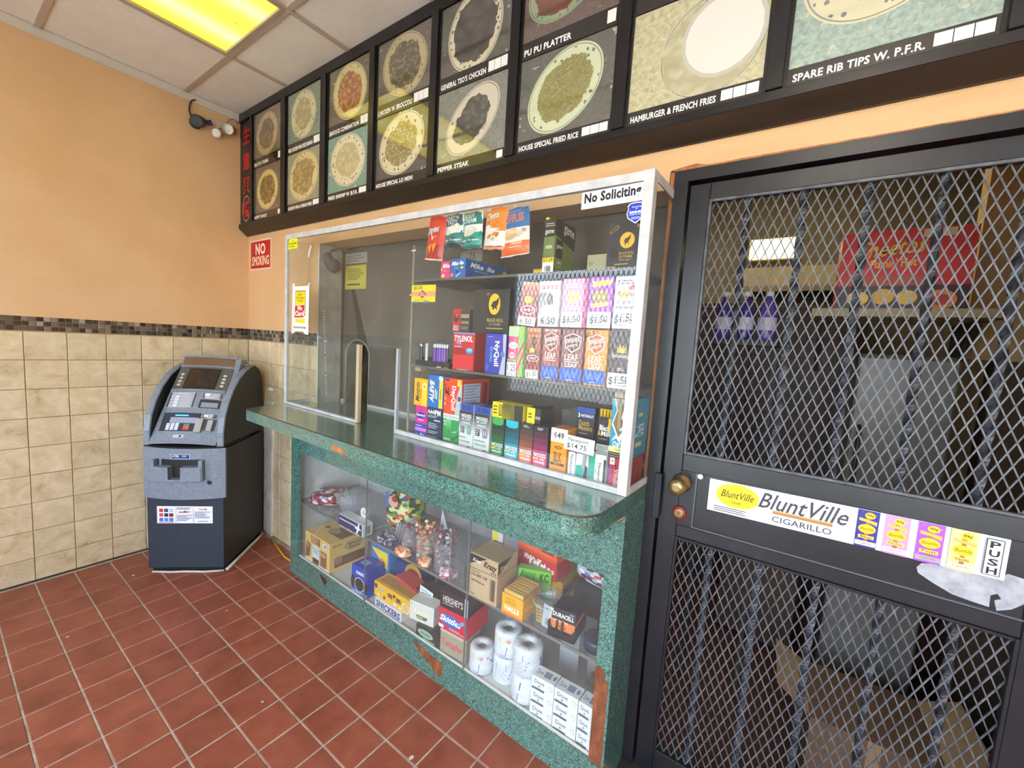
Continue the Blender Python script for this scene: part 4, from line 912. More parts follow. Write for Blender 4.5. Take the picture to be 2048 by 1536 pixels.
art([('r', 0.02, 0.05, 0.98, 0.95, '#454a52'), ('r', 0.10, 0.45, 0.35, 0.85, '#e3e5e8'), ('l', 0.5, 0.5, 0.8, 0.8, '#c5c9d0', 1), ('l', 0.1, 0.12, 0.9, 0.35, '#d5d8dd', 1)], 0.107, 0.039, lambda x, y, d: fs(0.238+x, 0.238+y, 0.0022+d), 'receipt_print', atm)
fbox('receipt_slot', plain('#2a2c30', 0.5), 0.232, 0.342, 0.180, 0.233, 0.0, 0.0015)
fbox('receipt_tray', plain('#84888e', 0.4), 0.245, 0.332, 0.184, 0.214, 0.0015, 0.004)
fbox('keypad_recess', plain('#22252a', 0.5), 0.062, 0.262, 0.036, 0.146, 0.0, 0.0012)
fbox('keypad_hood', plain('#8b97ab', 0.35), 0.108, 0.258, 0.084, 0.118, 0.0012, 0.004)
fbox('blue_lamp', emit('atm_blue_lamp', '#3f9cff', 2.5), 0.128, 0.198, 0.127, 0.1335, 0.0012, 0.003)
kp = M['keyw'] = plain('#cdd3df', 0.4)
for i in range(3):
    for j in range(4): fbox('key', kp, 0.098+0.024*i, 0.117+0.024*i, 0.041+0.0105*j, 0.0495+0.0105*j, 0.0012, 0.006, n=1)
for j, c in enumerate(('#c8405a', '#d06a3a', '#4a8a6a')): fbox('key', plain(c, 0.4), 0.190, 0.222, 0.044+0.012*j, 0.054+0.012*j, 0.0012, 0.006, n=1)['label'] = ('red key', 'orange key', 'green key')[j]
fbox('card_label', plain('#a5a9ae', 0.4), 0.268, 0.348, 0.117, 0.144, 0.0, 0.002)
art([('r', 0.03, 0.06, 0.97, 0.94, '#454a52'), ('r', 0.12, 0.3, 0.38, 0.8, '#e3e5e8'), ('l', 0.55, 0.5, 0.85, 0.8, '#c5c9d0', 1)], 0.08, 0.027, lambda x, y, d: fs(0.268+x, 0.117+y, 0.0022+d), 'card_print', atm)
fbox('card_reader', plain('#4b4b49', 0.4), 0.272, 0.348, 0.045, 0.112, 0.0, 0.003)
fbox('card_guide', plain('#9a9a95', 0.4), 0.254, 0.288, 0.030, 0.108, 0.0, 0.018, n=2)
fbox('card_guide', plain('#9a9a95', 0.4), 0.312, 0.338, 0.040, 0.104, 0.0, 0.016, n=2)
fbox('keyhole_plate', plain('#b3b6ba', 0.35), 0.150, 0.205, -0.004, 0.014, 0.0, 0.0015)
fbox('keyhole', plain('#202226', 0.5), 0.181, 0.194, 0.001, 0.011, 0.0015, 0.002, n=1)
cb2 = MB().box(-3.01, -2.955, 1.378, 1.393, 1.030, 1.050, 0, 0.003).build('wall_hook', plain('#e6e2da', 0.4))
MB().box(-2.962, -2.952, 1.368, 1.378, 1.034, 1.046, 0, 0.002).build('hook_tip', plain('#e6e2da', 0.4), cb2)
tag(cb2, 'small white plastic hook on the tiles behind the cash machine', 'hook')
cw = MB().tube([(-2.90, 1.36, 0.008), (-2.75, 1.33, 0.007), (-2.6, 1.30, 0.008), (-2.42, 1.30, 0.008)], 0.005, 8).build('yellow_cable', plain('#c9a02c', 0.5)); tag(cw, 'yellow cable lying along the wall behind the counter end', 'cable')

M['bar_metal'] = mottled('dark_twisted_bar', [(0.3, '#25282d'), (0.7, '#454950')], 30, 3, 0.5, 0.4)
# ------------------------------------------------------------------ security door
struct(MB().box(0.0, 0.042, -0.018, 0.10, 0.0, 1.975).box(0.0, 0.99, -0.018, 0.10, 1.975, 2.010).box(0.948, 0.99, -0.018, 0.10, 0.0, 1.975).build('trim_2', M['black_metal'])).matrix_world = DF
ow = MB().prism([(-0.012, 0.0), (-0.001, 0.0), (-0.001, 2.013), (-0.013, 2.016), (-0.012, 1.6), (-0.010, 1.2), (-0.013, 0.8), (-0.010, 0.4)], -0.012, 0.09, 'y')
ow.prism([(-0.012, 2.011), (0.4, 2.0105), (0.99, 2.0105), (0.99, 2.016), (0.5, 2.0155), (0.2, 2.018), (0.09, 2.017), (0.06, 2.026), (0.02, 2.022), (-0.012, 2.018)], -0.012, -0.0005, 'y')
o = struct(ow.build('trim_3', M['orange_wood'])); o.matrix_world = DF
door = empty('security_door', DF, 'black steel security door with expanded metal screens and a sticker band', 'door')
BM_ = M['black_metal']
MB().box(0.046, 0.104, 0.0, 0.045, 0.02, 1.968, 0, 0.002).build('left_stile', BM_, door)
MB().box(0.848, 0.944, 0.0, 0.045, 0.02, 1.968, 0, 0.002).build('right_stile', BM_, door)
MB().box(0.104, 0.848, 0.0, 0.045, 1.918, 1.968, 0, 0.002).build('top_rail', BM_, door)
MB().box(0.104, 0.848, 0.0, 0.045, 0.02, 0.100, 0, 0.002).build('bottom_rail', BM_, door)
mp = MB().box(0.104, 0.848, 0.0, 0.045, 1.084, 1.138, 0, 0.002).box(0.104, 0.848, 0.0, 0.045, 0.866, 0.906, 0, 0.002).box(0.104, 0.148, 0.0005, 0.045, 0.906, 1.084)
mp.box(0.104, 0.848, 0.008, 0.04, 0.906, 1.084).build('lock_rail', BM_, door)
MB().prism([(0.148, 0.906), (0.848, 0.906), (0.848, 0.910), (0.152, 0.910), (0.152, 1.084), (0.148, 1.084)], 0.0005, 0.008, 'y').build('panel_edge', plain('#50555c', 0.35), door)
for (z0, z1) in ((1.138, 1.918), (0.100, 0.866)):
    bd = MB(); t = 0.008
    for a, b, c, d in ((0.104, 0.112, z0, z1), (0.840, 0.848, z0, z1), (0.112, 0.840, z0, z0+t), (0.112, 0.840, z1-t, z1)): bd.box(a, b, -0.004, 0.006, c, d, 0, 0.001)
    bd.build('screen_border', M['mesh_metal'] if z0 > 1 else BM_, door)
    sc_ = grille(MB(), 0.110, 0.842, z0+0.004, z1-0.004, 0.0236, 0.0535, 0.0030, 0.003, 0.010).build('expanded_screen', M['mesh_metal'], door)
    tag(sc_, kind='stuff')
    for u in (0.205, 0.341, 0.480, 0.616, 0.754):
        tw = MB(); n = int((z1-z0)/0.01); P = []; h = 0.0075
        for i in range(n+1):
            a = PI*0.5*i*0.01/0.055; z = z0+(z1-z0)*i/n
            P += [(u+h*math.sqrt(2)*math.cos(a+PI/4+q*PI/2), 0.030+h*math.sqrt(2)*math.sin(a+PI/4+q*PI/2), z) for q in range(4)]
        F = [(4*i+q, 4*i+(q+1) % 4, 4*i+4+(q+1) % 4, 4*i+4+q) for i in range(n) for q in range(4)] + [(3, 2, 1, 0), (4*n, 4*n+1, 4*n+2, 4*n+3)]
        tw.add(P, F); tw.build('twisted_bar', M['bar_metal'], door)
kn = MB().lathe([(0.030, 0.0), (0.030, 0.004), (0.026, 0.010), (0.014, 0.014), (0.011, 0.034), (0.020, 0.040), (0.0265, 0.050), (0.0265, 0.062), (0.022, 0.070), (0.010, 0.0735)], 24, xf=tr(0.107, 0.0, 1.043) @ rot('X', 90)).build('door_knob', M['brass'], door)
lk = MB().lathe([(0.0165, 0.004), (0.0165, 0.011), (0.013, 0.012), (0.004, 0.0115)], 22, xf=tr(0.109, 0.0, 0.945) @ rot('X', 90)).build('lock_cylinder', M['brass'], door)
MB().lathe([(0.0225, 0.0), (0.0205, 0.0055), (0.0168, 0.007)], 22, xf=tr(0.109, 0.0, 0.945) @ rot('X', 90)).build('red_ring', plain('#9c1c26', 0.35), lk)
MB().box(0.1075, 0.1105, -0.0128, -0.0115, 0.941, 0.951).build('keyhole', plain('#1a1712', 0.5), lk)
MB().box(0.028, 0.052, -0.024, -0.0185, 0.915, 1.065, 0, 0.002).build('latch_guard', BM_, door)
MB().lathe([(0.0085, 0), (0.0085, 0.002), (0.006, 0.0035)], 16, xf=tr(0.160, 0.0, 1.076) @ rot('X', 90)).build('white_stud', plain('#d8d4d8', 0.4), door)
pp = [(0.668, 0.965), (0.675, 0.978), (0.70, 0.985), (0.76, 0.992), (0.808, 0.995), (0.815, 1.004), (0.846, 1.0), (0.847, 0.945), (0.83, 0.925), (0.808, 0.912), (0.802, 0.935), (0.812, 0.942), (0.805, 0.952), (0.795, 0.944), (0.796, 0.916), (0.765, 0.918), (0.735, 0.922), (0.70, 0.937), (0.672, 0.952)]
MB().prism(pp, 0.0072, 0.0079, 'y').build('bare_metal_patch', mottled('bare_steel', [(0.3, '#74797f'), (0.5, '#9a9fa6'), (0.75, '#b8bcc2')], 18, 6, 0.7, 0.35), door)
SWd, SHt = 0.624, 0.099
def swp(x, y, d): return (0.187+x, 0.0080-0.0004-d, 0.9765+y+0.015*x)
def flav(x0, x1, c, c2, nm, st): 
    w = x1-x0; m_ = (x0+x1)/2
    return [('r', x0, 0.0, x1, 0.99, c)] + [('e', x0+w*a, b, 0.0022, 0.014, c2) for a, b in ((.12, .2), (.85, .3), (.15, .5), (.88, .62), (.2, .93), (.5, .08), (.86, .9))] + [
        ('r', m_-w*0.09, 0.16, m_+w*0.09, 0.80, '#9a6a3c'), ('e', x0+w*0.58, 0.86, w*0.24, 0.085, '#f0c419'), ('t', '99¢', x0+w*0.43, 0.82, x0+w*0.74, 0.90, '#2b210c', 0, 0.03),
        ('p', [(x0+w*.10, .70), (x0+w*.10, .78), (x0+w*.92, .72), (x0+w*.92, .62), (x0+w*.5, .68)], '#e8b04a'), ('e', m_, 0.50, w*0.40, 0.125, '#f2c31a'), ('t', '~BluntVille', m_-w*0.30, 0.46, m_+w*0.30, 0.54, '#3a2a08', 0, 0.0, 0.0),
        ('r', x0+w*.14, .24, x0+w*.86, .33, '#e9bd62'), ('t', nm, x0+w*.24, .255, x0+w*.76, .315, '#6a3b12'), ('r', x0+w*.02, .05, x0+w*.98, .17, st), ('t', 'Cigarillo', x0+w*.2, .075, x0+w*.8, .145, '#8a6f3a')]
stick = [('r', 0, 0, 1, 1, '#cfd6de'), ('e', .125, .60, .092, .37, '#f6d21c'), ('e', .125, .60, .086, .335, '#f0c416'), ('t', '~BluntVille', .055, .52, .195, .74, '#33270a', 0, 0.0), ('t', 'CIGAR', .105, .36, .145, .43, '#33270a', 0, 0.01),
         ('r', .022, .02, .175, .245, '#e6e8ea'), ('l', .03, .04, .17, .22, '#4a4d52', 3), ('t', '~BluntVille', .215, .44, .545, .90, '#3a3d42', 0, 0.005), ('r', .275, .335, .495, .435, '#a8713c'), ('r', .275, .395, .495, .435, '#c89052'), ('t', 'CIGARILLO', .275, .10, .495, .27, '#3f4247', 0, 0.0)]
stick += flav(.572, .642, '#2b2f86', '#5a5fc0', 'Blue', '#c3c6cf') + flav(.660, .735, '#e48fd0', '#f2b5e2', 'Pink Diva', '#d9cfdc') + flav(.757, .832, '#a14fc0', '#c98be0', 'Fuji', '#9b9aa6') + flav(.848, .922, '#f3e08a', '#f8ecb4', 'Vanilla', '#d8d6d0')
stick += [('r', .9395, .07, .9845, .93, '#2a2c30'), ('r', .942, .085, .982, .915, '#dfe4ea')] + [('t', ch, .949, .72-.205*i, .976, .88-.205*i, '#15171a', 0, 0.04) for i, ch in enumerate('PUSH')]
MB().add([swp(0, 0, 0.0004), swp(SWd, 0, 0.0004), swp(SWd, SHt, 0.0004), swp(0, SHt, 0.0004), swp(0, 0, -0.0003), swp(SWd, 0, -0.0003), swp(SWd, SHt, -0.0003), swp(0, SHt, -0.0003)], [(0, 1, 2, 3), (0, 4, 5, 1), (1, 5, 6, 2), (2, 6, 7, 3), (3, 7, 4, 0)]).build('sticker_band', plain('#cfd6de', 0.35), door)
art(stick, SWd, SHt, swp, 'sticker_print', door, lift=0.0006, step=0.00008)
sill = struct(MB().box(-0.01, 0.99, -0.06, 0.10, 0.0, 0.018).build('trim_4', plain('#2b2726', 0.6))); sill.matrix_world = DF

# ------------------------------------------------------------------ goods in the case
Z0, Z1, Z2 = 1.0206, 1.3348, 1.6958
def item(name, label, cat, u0, u1, w, H, D, col, front=(), side=(), top=(), v=0.036, **kw):
    return carton(name, label, cat, CF, (u0+u1)/2, v, w, (u1-u0)-0.0015, D, H, kw.pop('ang', 0), col, front, side, top, **kw)
item('medicine_carton', 'pink and blue allergy tablet carton at the left end of the bottom row', 'medicine box', -0.987, -0.914, Z0, 0.138, 0.08, '#d8218e',
     [('r', 0, 0, 1, .44, '#2f46b4'), ('r', 0, .20, 1, .30, '#e07fd0'), ('e', .5, .70, .46, .10, '#3a2f9c'), ('t', 'Benadryl', .12, .65, .88, .75, '#ffffff', 0, .03), ('t', 'ALLERGY', .25, .53, .78, .59, '#ffe7f4', 0, .02), ('l', .08, .34, .9, .40, '#c8d0f0', 1), ('l', .08, .05, .4, .12, '#c8d0f0', 2), ('e', .58, .10, .06, .05, '#e8ecff'), ('l', .66, .05, .95, .13, '#e8ecff', 2)])
item('medicine_carton', 'yellow pain reliever carton on top of the pink one', 'medicine box', -1.003, -0.917, Z0+0.1385, 0.118, 0.07, '#f6b412',
     [('r', .62, 0, 1, .9, '#f8cf2a'), ('e', .80, .72, .17, .13, '#fff0a0'), ('e', .80, .72, .09, .07, '#f4a81a'), ('t', '~Motrin', .14, .14, .46, .86, '#3a2a12', 90, .01, 0), ('l', .52, .1, .6, .8, '#c27a10', 1)])
item('medicine_carton', 'dark navy night pain reliever carton under the blue and yellow one', 'medicine box', -0.913, -0.823, Z0, 0.142, 0.075, '#26324f',
     [('t', 'Advil', .05, .80, .52, .92, '#ffffff', 0, .03), ('t', 'PM', .55, .77, .93, .93, '#ffffff', 0, .04), ('l', .06, .68, .92, .76, '#b8c4dc', 2), ('r', .52, .60, .92, .64, '#c8d2e6'), ('l', .12, .36, .8, .54, '#a8b6d0', 3), ('l', .12, .20, .8, .30, '#a8b6d0', 2), ('l', .05, .06, .95, .14, '#8d9cba', 2)])
item('medicine_carton', 'bright blue pain reliever carton with a yellow right edge', 'medicine box', -0.913, -0.822, Z0+0.1425, 0.137, 0.075, '#1470c4',
     [('r', .76, 0, 1, .92, '#f2d21c'), ('e', .84, .92, .14, .07, '#dfe9f4'), ('t', '~ALEVE', .16, .14, .44, .84, '#f7d81e', 90, .03), ('t', '~ALEVE', .13, .15, .41, .85, '#ffffff', 90, .03), ('l', .50, .12, .56, .78, '#cfe2f6', 1), ('l', .60, .12, .66, .7, '#cfe2f6', 1), ('l', .84, .1, .9, .8, '#a08a10', 1)])
item('medicine_carton', 'green and white headache tablet carton under the orange cold medicine', 'medicine box', -0.815, -0.724, Z0, 0.128, 0.075, '#2f9450',
     [('r', 0, .84, 1, 1, '#f2f4f0'), ('t', 'EXCEDRIN', .05, .87, .95, .96, '#2a4a3a', 0, .005), ('t', 'Extra', .06, .72, .36, .80, '#dff2e2', 0, .03), ('l', .06, .60, .5, .70, '#c4e6cc', 2), ('g', .22, .40, .55, .84, '#2f9450', '#7dc58a'), ('p', [(0, .10), (.5, .16), (1, .40), (1, .32), (.5, .08), (0, .04)], '#1f7440'), ('p', [(.55, .42), (.98, .50), (.8, .44)], '#e4f4e6'), ('l', .12, .14, .6, .22, '#d8eedc', 2)])
item('medicine_carton', 'orange and silver cold medicine carton with black handwriting', 'medicine box', -0.817, -0.714, Z0+0.1285, 0.147, 0.17, '#e8431a',
     [('p', [(.66, 0), (1, 0), (1, .86), (.9, .86), (.74, .5)], '#b9bfc8'), ('r', .74, .80, .95, .98, '#e8d81e'), ('t', 'DayQuil', .40, .12, .68, .80, '#ffffff', -90, .03), ('e', .88, .46, .10, .07, '#4a5a6a'), ('p', [(.1, .62), (.3, .5), (.33, .54), (.13, .68)], '#1c1614'), ('t', '1.2', .08, .55, .30, .98, '#1c1614', -90, .02), ('l', .08, .2, .2, .5, '#f3b28a', 2)],
     [('r', .02, .05, .98, .95, '#d03a22'), ('r', .05, .10, .66, .88, '#c2c8dc'), ('l', .08, .12, .62, .86, '#8d94b8', 9), ('b', .72, .2, .92, .9, '#2a2a2e')])
for i, (u0, u1, c0, c1, lab) in enumerate(((-0.722, -0.646, '#6f8f8c', '#8fb9b2', 'tall grey cigar wrap box with a teal slipper picture and blue top band'), (-0.644, -0.562, '#6e5f70', '#c7a8c9', 'tall grey cigar wrap box with a mauve slipper picture and blue top band'))):
    item('cigar_wrap_box', lab, 'cigar box', u0, u1, Z0, 0.182, 0.08, '#d9dbd9',
         [('r', 0, .84, 1, 1, '#2a4aa4'), ('t', '2.00', .22, .88, .8, .96, '#10183c', 0, .0), ('g', 0, .38, 1, .84, '#d9dbd9', '#3c3c3e'), ('t', 'WOODS', .14, .70, .86, .78, '#ffffff', 0, .03), ('t', '4K LOW', .18, .645, .82, .69, '#f2f2f2', 0, .02), ('t', 'WRAPS', .22, .57, .78, .61, '#eef2f0', 0, .02), ('r', .12, .36, .42, .50, '#2a2a2a'), ('l', .13, .37, .41, .49, '#cfcfcf', 3), ('e', .68, .44, .10, .10, c0), ('e', .82, .44, .09, .10, c0), ('e', .68, .44, .06, .075, c1), ('e', .82, .44, .055, .075, c1),
          ('t', 'WOODS', .14, .15, .86, .20, '#55585a', 0, -.0), ('l', .1, .24, .8, .29, '#8a8d8d', 1), ('l', .08, .04, .5, .08, '#8a8d8d', 1), ('e', .78, .06, .16, .03, '#6d7072')], topcol='#2a4aa4')
for (u0, u1, c, cd, nm, lab) in ((-0.553, -0.492, '#2f8a4a', '#1d2a22', 'RUSSIAN', 'dark to green shaded cigar wrap box with a green tongue flap'), (-0.488, -0.424, '#16b0c4', '#23323a', 'VANILLA', 'dark to turquoise shaded cigar wrap box with a turquoise flap'), (-0.421, -0.363, '#e86a4a', '#33302f', 'SWEET', 'dark to coral shaded cigar wrap box'), (-0.361, -0.301, '#ec2f7c', '#2f2a2e', 'HONEY', 'dark to hot pink shaded cigar wrap box')):
    o = item('cigar_wrap_box', lab, 'cigar box', u0, u1, Z0, 0.152, 0.085, cd,
         [('g', 0, 0, 1, 1, c, cd), ('r', 0, 0, 1, .24, c), ('l', .25, .90, .75, .96, '#d9d9d6', 2), ('t', 'WOODS', .06, .27, .94, .37, '#f6f6f2', 0, .03), ('r', .06, .215, .42, .26, '#e8c22a'), ('t', 'LOW', .50, .21, .86, .26, '#f6f6f2', 0, .02), ('t', 'WRAPS', .12, .125, .88, .19, '#f6f6f2', 0, .03), ('t', nm, .16, .05, .84, .10, '#f6f6f2', 0, .01)], topcol='#2a2829')
    if 'tongue' in lab or 'flap' in lab:
        w_ = u1-u0
        MB().prism([(-w_*.42, 0.152), (w_*.42, 0.152)]+[(w_*.42*math.cos(PI*i/10), 0.152-0.03-0.010*math.sin(PI*i/10)+0.012) for i in range(11)], -0.0022, -0.0012, 'y').build('tongue_flap', plain('#3aa850' if 'green' in lab else '#1fb6c8', .4), o)
item('cigar_wrap_box', 'yellow and black cigar wrap box lying on its side across the upright ones', 'cigar box', -0.556, -0.412, Z0+0.1525, 0.058, 0.06, '#e9d41c',
     [('g', .35, 0, 1, 1, '#8a8420', '#5a5622'), ('r', .74, 0, 1, 1, '#2d2c28'), ('r', .62, 0, .74, 1, '#6d6824'), ('t', 'WOODS', .22, .12, .36, .9, '#3a3408', 90, .03), ('l', .05, .2, .18, .85, '#7a6f10', 3)])
item('cigar_wrap_box', 'short yellow ended cigar wrap box lying beside the yellow one', 'cigar box', -0.405, -0.345, Z0+0.1525, 0.056, 0.09, '#2d2c28',
     [('r', 0, 0, .58, 1, '#e6d21e'), ('l', .1, .3, .5, .7, '#5a5210', 2), ('t', 'WRAPS', .62, .3, .98, .5, '#d8d8d2', 0, .02)], v=0.05)
item('cigar_box', 'orange and white cigar box marked BLK with a printed price', 'cigar box', -0.291, -0.226, Z0, 0.156, 0.075, '#f09a1e',
     [('r', 0, .70, 1, 1, '#f3efe6'), ('t', '$', .16, .82, .24, .90, '#2a2420', 0, .01), ('t', '149', .27, .78, .80, .92, '#2a2420', 0, .02), ('e', .5, .58, .22, .035, '#3a2512'), ('e', .5, .58, .17, .022, '#d8862a'), ('t', 'BLK', .26, .27, .74, .48, '#3a2512', 0, .0), ('r', .08, .19, .92, .245, '#4a3a2c'), ('t', 'SMOOTH', .3, .2, .7, .235, '#e0a050', 0, .0), ('l', .3, .08, .7, .11, '#b87016', 1)], topcol='#e0742a')
# cigarette packs and cigar boxes to the right
item('cigarette_pack', 'white and teal cigarette pack lettered sideways, left of the torn one', 'cigarette pack', -0.219, -0.192, Z0, 0.086, 0.05, '#e9ecea',
     [('t', 'Newport', .2, .1, .75, .92, '#24302e', -90, .0)])
o = item('cigarette_pack', 'torn open teal and white cigarette pack showing its foil', 'cigarette pack', -0.190, -0.145, Z0, 0.086, 0.055, '#e6e9e8',
     [('p', [(.05, .05), (.62, .05), (.75, .62), (.05, .55)], '#1aa594'), ('p', [(.62, .0), (1, .0), (1, .55), (.8, .62)], '#26302e')])
MB().add([(0.0, -0.002, 0.045), (0.014, -0.007, 0.032), (0.018, -0.003, 0.088), (0.004, -0.001, 0.09)], [(0, 1, 2, 3)]).build('torn_foil', plain('#b9bec4', .3, .6), o)
item('cigarette_pack', 'white and green cigarette pack with a black side, right of the torn one', 'cigarette pack', -0.141, -0.083, Z0, 0.097, 0.05, '#eceeec',
     [('r', 0, .14, .34, 1, '#17a58a'), ('r', .86, 0, 1, .88, '#2b332f'), ('t', 'Newport', .48, .06, .74, .74, '#20282a', -90, .01), ('l', .40, .3, .46, .6, '#6a7478', 1)])
item('cigarette_pack', 'dark red cigarette pack in the right bottom corner of the case', 'cigarette pack', -0.076, -0.030, Z0, 0.098, 0.07, '#b01c34',
     [('r', 0, 0, .12, .75, '#6a3a9c'), ('r', .10, .78, .42, 1, '#e8eceb'), ('e', .26, .9, .08, .04, '#3aa57c'), ('t', 'Vanilla', .44, .08, .78, .66, '#e9a8a0', -90, .03), ('t', '1.7', .3, .42, .6, .8, '#2a1016', 0, .0), ('p', [(.6, .4), (.95, .46), (.9, .58), (.7, .5)], '#d88a5a')])
o = item('cigarillo_pack', 'navy cigarillo pouch box with gold lettering above the price card', 'cigar box', -0.222, -0.156, Z0+0.0975, 0.136, 0.03, '#1c2030',
     [('r', 0, .86, 1, 1, '#2c4a9a'), ('r', .02, .72, .98, .86, '#26345e'), ('t', '3', .05, .74, .16, .85, '#ffffff', 0, .03), ('t', 'NATURALLY', .22, .76, .95, .83, '#e8ecf6', 0, .03), ('t', 'Dutch', .14, .54, .72, .68, '#b89a3a', 0, .01), ('t', "Masters", .14, .43, .90, .55, '#b89a3a', 0, .01), ('l', .15, .33, .8, .38, '#9a8f7a', 1)], v=0.085)
hb = MB().box(-0.2235, -0.0845, 0.084, 0.135, Z0, Z0+0.0972, 0, 0.002).build('riser_block', plain('#3b3b3a', .6)); hb.matrix_world = CF
tag(hb, 'dark block behind the cigarette packs that lifts the small cigar boxes', 'block')
o = item('cigarillo_pack', 'black cigarillo pack with yellow plastic tips showing at its top', 'cigar box', -0.146, -0.088, Z0+0.0975, 0.112, 0.028, '#1f1b1a',
     [('r', 0, 0, 1, .20, '#cdd0cd'), ('l', .08, .03, .92, .17, '#8b8f8b', 3), ('t', 'Black', .14, .62, .80, .78, '#f4f2ec', 0, .03), ('t', '&', .06, .46, .26, .60, '#d8a41e', 0, .02), ('t', 'Mild', .28, .46, .92, .61, '#f4f2ec', 0, .03), ('l', .15, .34, .7, .40, '#8a8580', 1)], v=0.086, flap=False)
tp = MB()
for i in range(5): tp.lathe([(0.0045, 0), (0.0045, 0.022), (0.0052, 0.024), (0.0052, 0.027)], 10, xf=tr(-0.023+0.0115*i, 0.012, 0.112))
tag(tp.build('cigarillo_tips', plain('#f0be1c', .3), o), kind='stuff')
MB().prism([(0.011, 0.060), (0.021, 0.066), (0.025, 0.075), (0.025, 0.112), (0.010, 0.112)], -0.003, -0.001, 'y').build('yellow_tab', plain('#f0be1c', .35), o)
o = item('cigar_box', 'turquoise cigar display box torn open at the front, by the right pane', 'cigar box', -0.080, -0.012, Z0+0.0985, 0.186, 0.15, '#1f95b8',
     [('r', 0, 0, 1, .10, '#2b2422'), ('l', .05, .01, .95, .09, '#8a7a6a', 2), ('r', 0, .10, 1, .19, '#e3dc8e'), ('t', 'VANILLA', .3, .125, .8, .165, '#6d6a3a', 0, .0), ('p', [(.12, 1), (.26, .80), (.06, .56), (.30, .40), (.10, .28), (.34, .34), (.50, .26), (.62, .42), (.50, .46), (.78, .60), (.56, .68), (.66, .86), (.80, 1)], '#f2f1ea'), ('p', [(.16, 1), (.30, .80), (.12, .58), (.34, .42), (.42, .36), (.56, .44), (.44, .48), (.70, .60), (.50, .68), (.60, .86), (.72, 1)], '#7a6a52'), ('r', .34, .50, .48, .92, '#ad8a5c'), ('t', '$1.19', .36, .86, .66, .92, '#2a2218', 0, .0), ('t', 'Dark', .2, .20, .72, .30, '#f4f6f2', 0, .03, .1)],
     [('t', 'Dark', .25, .36, .75, .58, '#e9f4f4', 90, .02), ('r', .3, .18, .65, .26, '#e3dc8e'), ('r', .35, .70, .6, .76, '#e3d24a')], sidecol='#1d90b6', flap=False)
item('cigar_carton', 'dark red carton lying under the turquoise box by the right pane', 'cigar box', -0.028, -0.012, Z0, 0.097, 0.12, '#a51d30', (), [('e', .45, .5, .12, .12, '#6a4a3a'), ('p', [(.4, .45), (.52, .6), (.5, .5)], '#e8e0d8')], v=0.048)
o = item('display_tray', 'clear plastic dispenser tray standing behind the cigarette packs', 'tray', -0.33, -0.235, Z0, 0.20, 0.10, '#8b98a6', (), (), v=0.17, flap=False)
o.data.materials.clear(); o.data.materials.append(M['clear'])

# middle shelf
item('medicine_carton', 'red night pain reliever carton on the middle shelf', 'medicine box', -0.777, -0.661, Z1, 0.149, 0.09, '#c8141c',
     [('r', 0, .96, 1, 1, '#6a8ad0'), ('t', 'TYLENOL', .06, .76, .92, .92, '#ffffff', 0, .03, .0), ('t', 'PM', .18, .67, .40, .77, '#7fb4e8', 0, .04, .0), ('l', .08, .60, .6, .65, '#f0c0c0', 1), ('r', 0, .42, 1, .58, '#a3121a'), ('e', .80, .52, .17, .08, '#2f86c8'), ('e', .80, .55, .14, .05, '#7cc0e8'), ('r', .04, .03, .96, .40, '#d92630'), ('l', .25, .0, .75, .035, '#f6d0d0', 1)], sidecol='#a9131c')
item('medicine_carton', 'deep blue and silver cold medicine carton lettered sideways', 'medicine box', -0.606, -0.506, Z1, 0.150, 0.09, '#2f36a8',
     [('p', [(.72, 0), (1, 0), (1, 1), (.84, 1), (.88, .5)], '#b4bccb'), ('t', 'NyQuil', .40, .20, .70, .82, '#ffffff', -90, .04), ('t', 'SEVERE', .26, .30, .36, .68, '#6cc4f0', -90, .02), ('e', .86, .5, .10, .07, '#5a7fa8'), ('e', .15, .16, .08, .08, '#4a5ac8'), ('l', .1, .9, .4, .95, '#8a90e0', 1)])
o = item('supplement_carton', 'black and gold bull carton on the red carton of the middle shelf', 'carton', -0.690, -0.512, Z1+0.152, 0.165, 0.06, '#1d1c1b',
     [('e', .60, .66, .16, .24, '#e8bd2a'), ('p', [(.50, .62), (.56, .72), (.64, .74), (.72, .82), (.70, .66), (.66, .60), (.68, .52), (.62, .58), (.56, .52), (.54, .60)], '#2a2418'), ('t', 'BLACK BULL', .42, .26, .86, .34, '#e0b848', 0, .0), ('t', 'EXTREME', .48, .17, .80, .24, '#8d8a82', 0, .0), ('l', .4, .08, .9, .14, '#b8963c', 1), ('t', 'NEW', .38, .86, .46, .92, '#c8a84a', 60 if False else 0, .0)], v=0.05)
item('medicine_carton', 'narrow red carton with a black bear mark on the middle shelf', 'carton', -0.786, -0.744, Z1+0.152, 0.090, 0.05, '#b8201c', [('e', .5, .62, .34, .22, '#3a1410'), ('e', .55, .72, .2, .1, '#d0443a'), ('r', .2, .06, .8, .26, '#d8d4cc'), ('b', .25, .08, .75, .24, '#2a2a2a')])
item('cassette_box', 'small striped dark box beside the narrow red carton', 'box', -0.742, -0.693, Z1+0.152, 0.088, 0.045, '#2a2826', [('r', .05, .62, .95, .78, '#b9b4aa'), ('t', 'ULTRA', .1, .64, .9, .76, '#26241f', 0, .02), ('r', .05, .36, .95, .48, '#8d7d4a'), ('l', .05, .1, .9, .25, '#8d8a84', 2), ('r', 0, .92, 1, 1, '#7a241c')])
lt = MB().box(-0.995, -0.79, 0.032, 0.10, Z1, Z1+0.022).box(-0.995, -0.79, 0.07, 0.10, Z1+0.022, Z1+0.036).build('lighter_tray', plain('#232323', .5)); lt.matrix_world = CF; tag(lt, 'low black tray holding lighters on the middle shelf', 'tray')
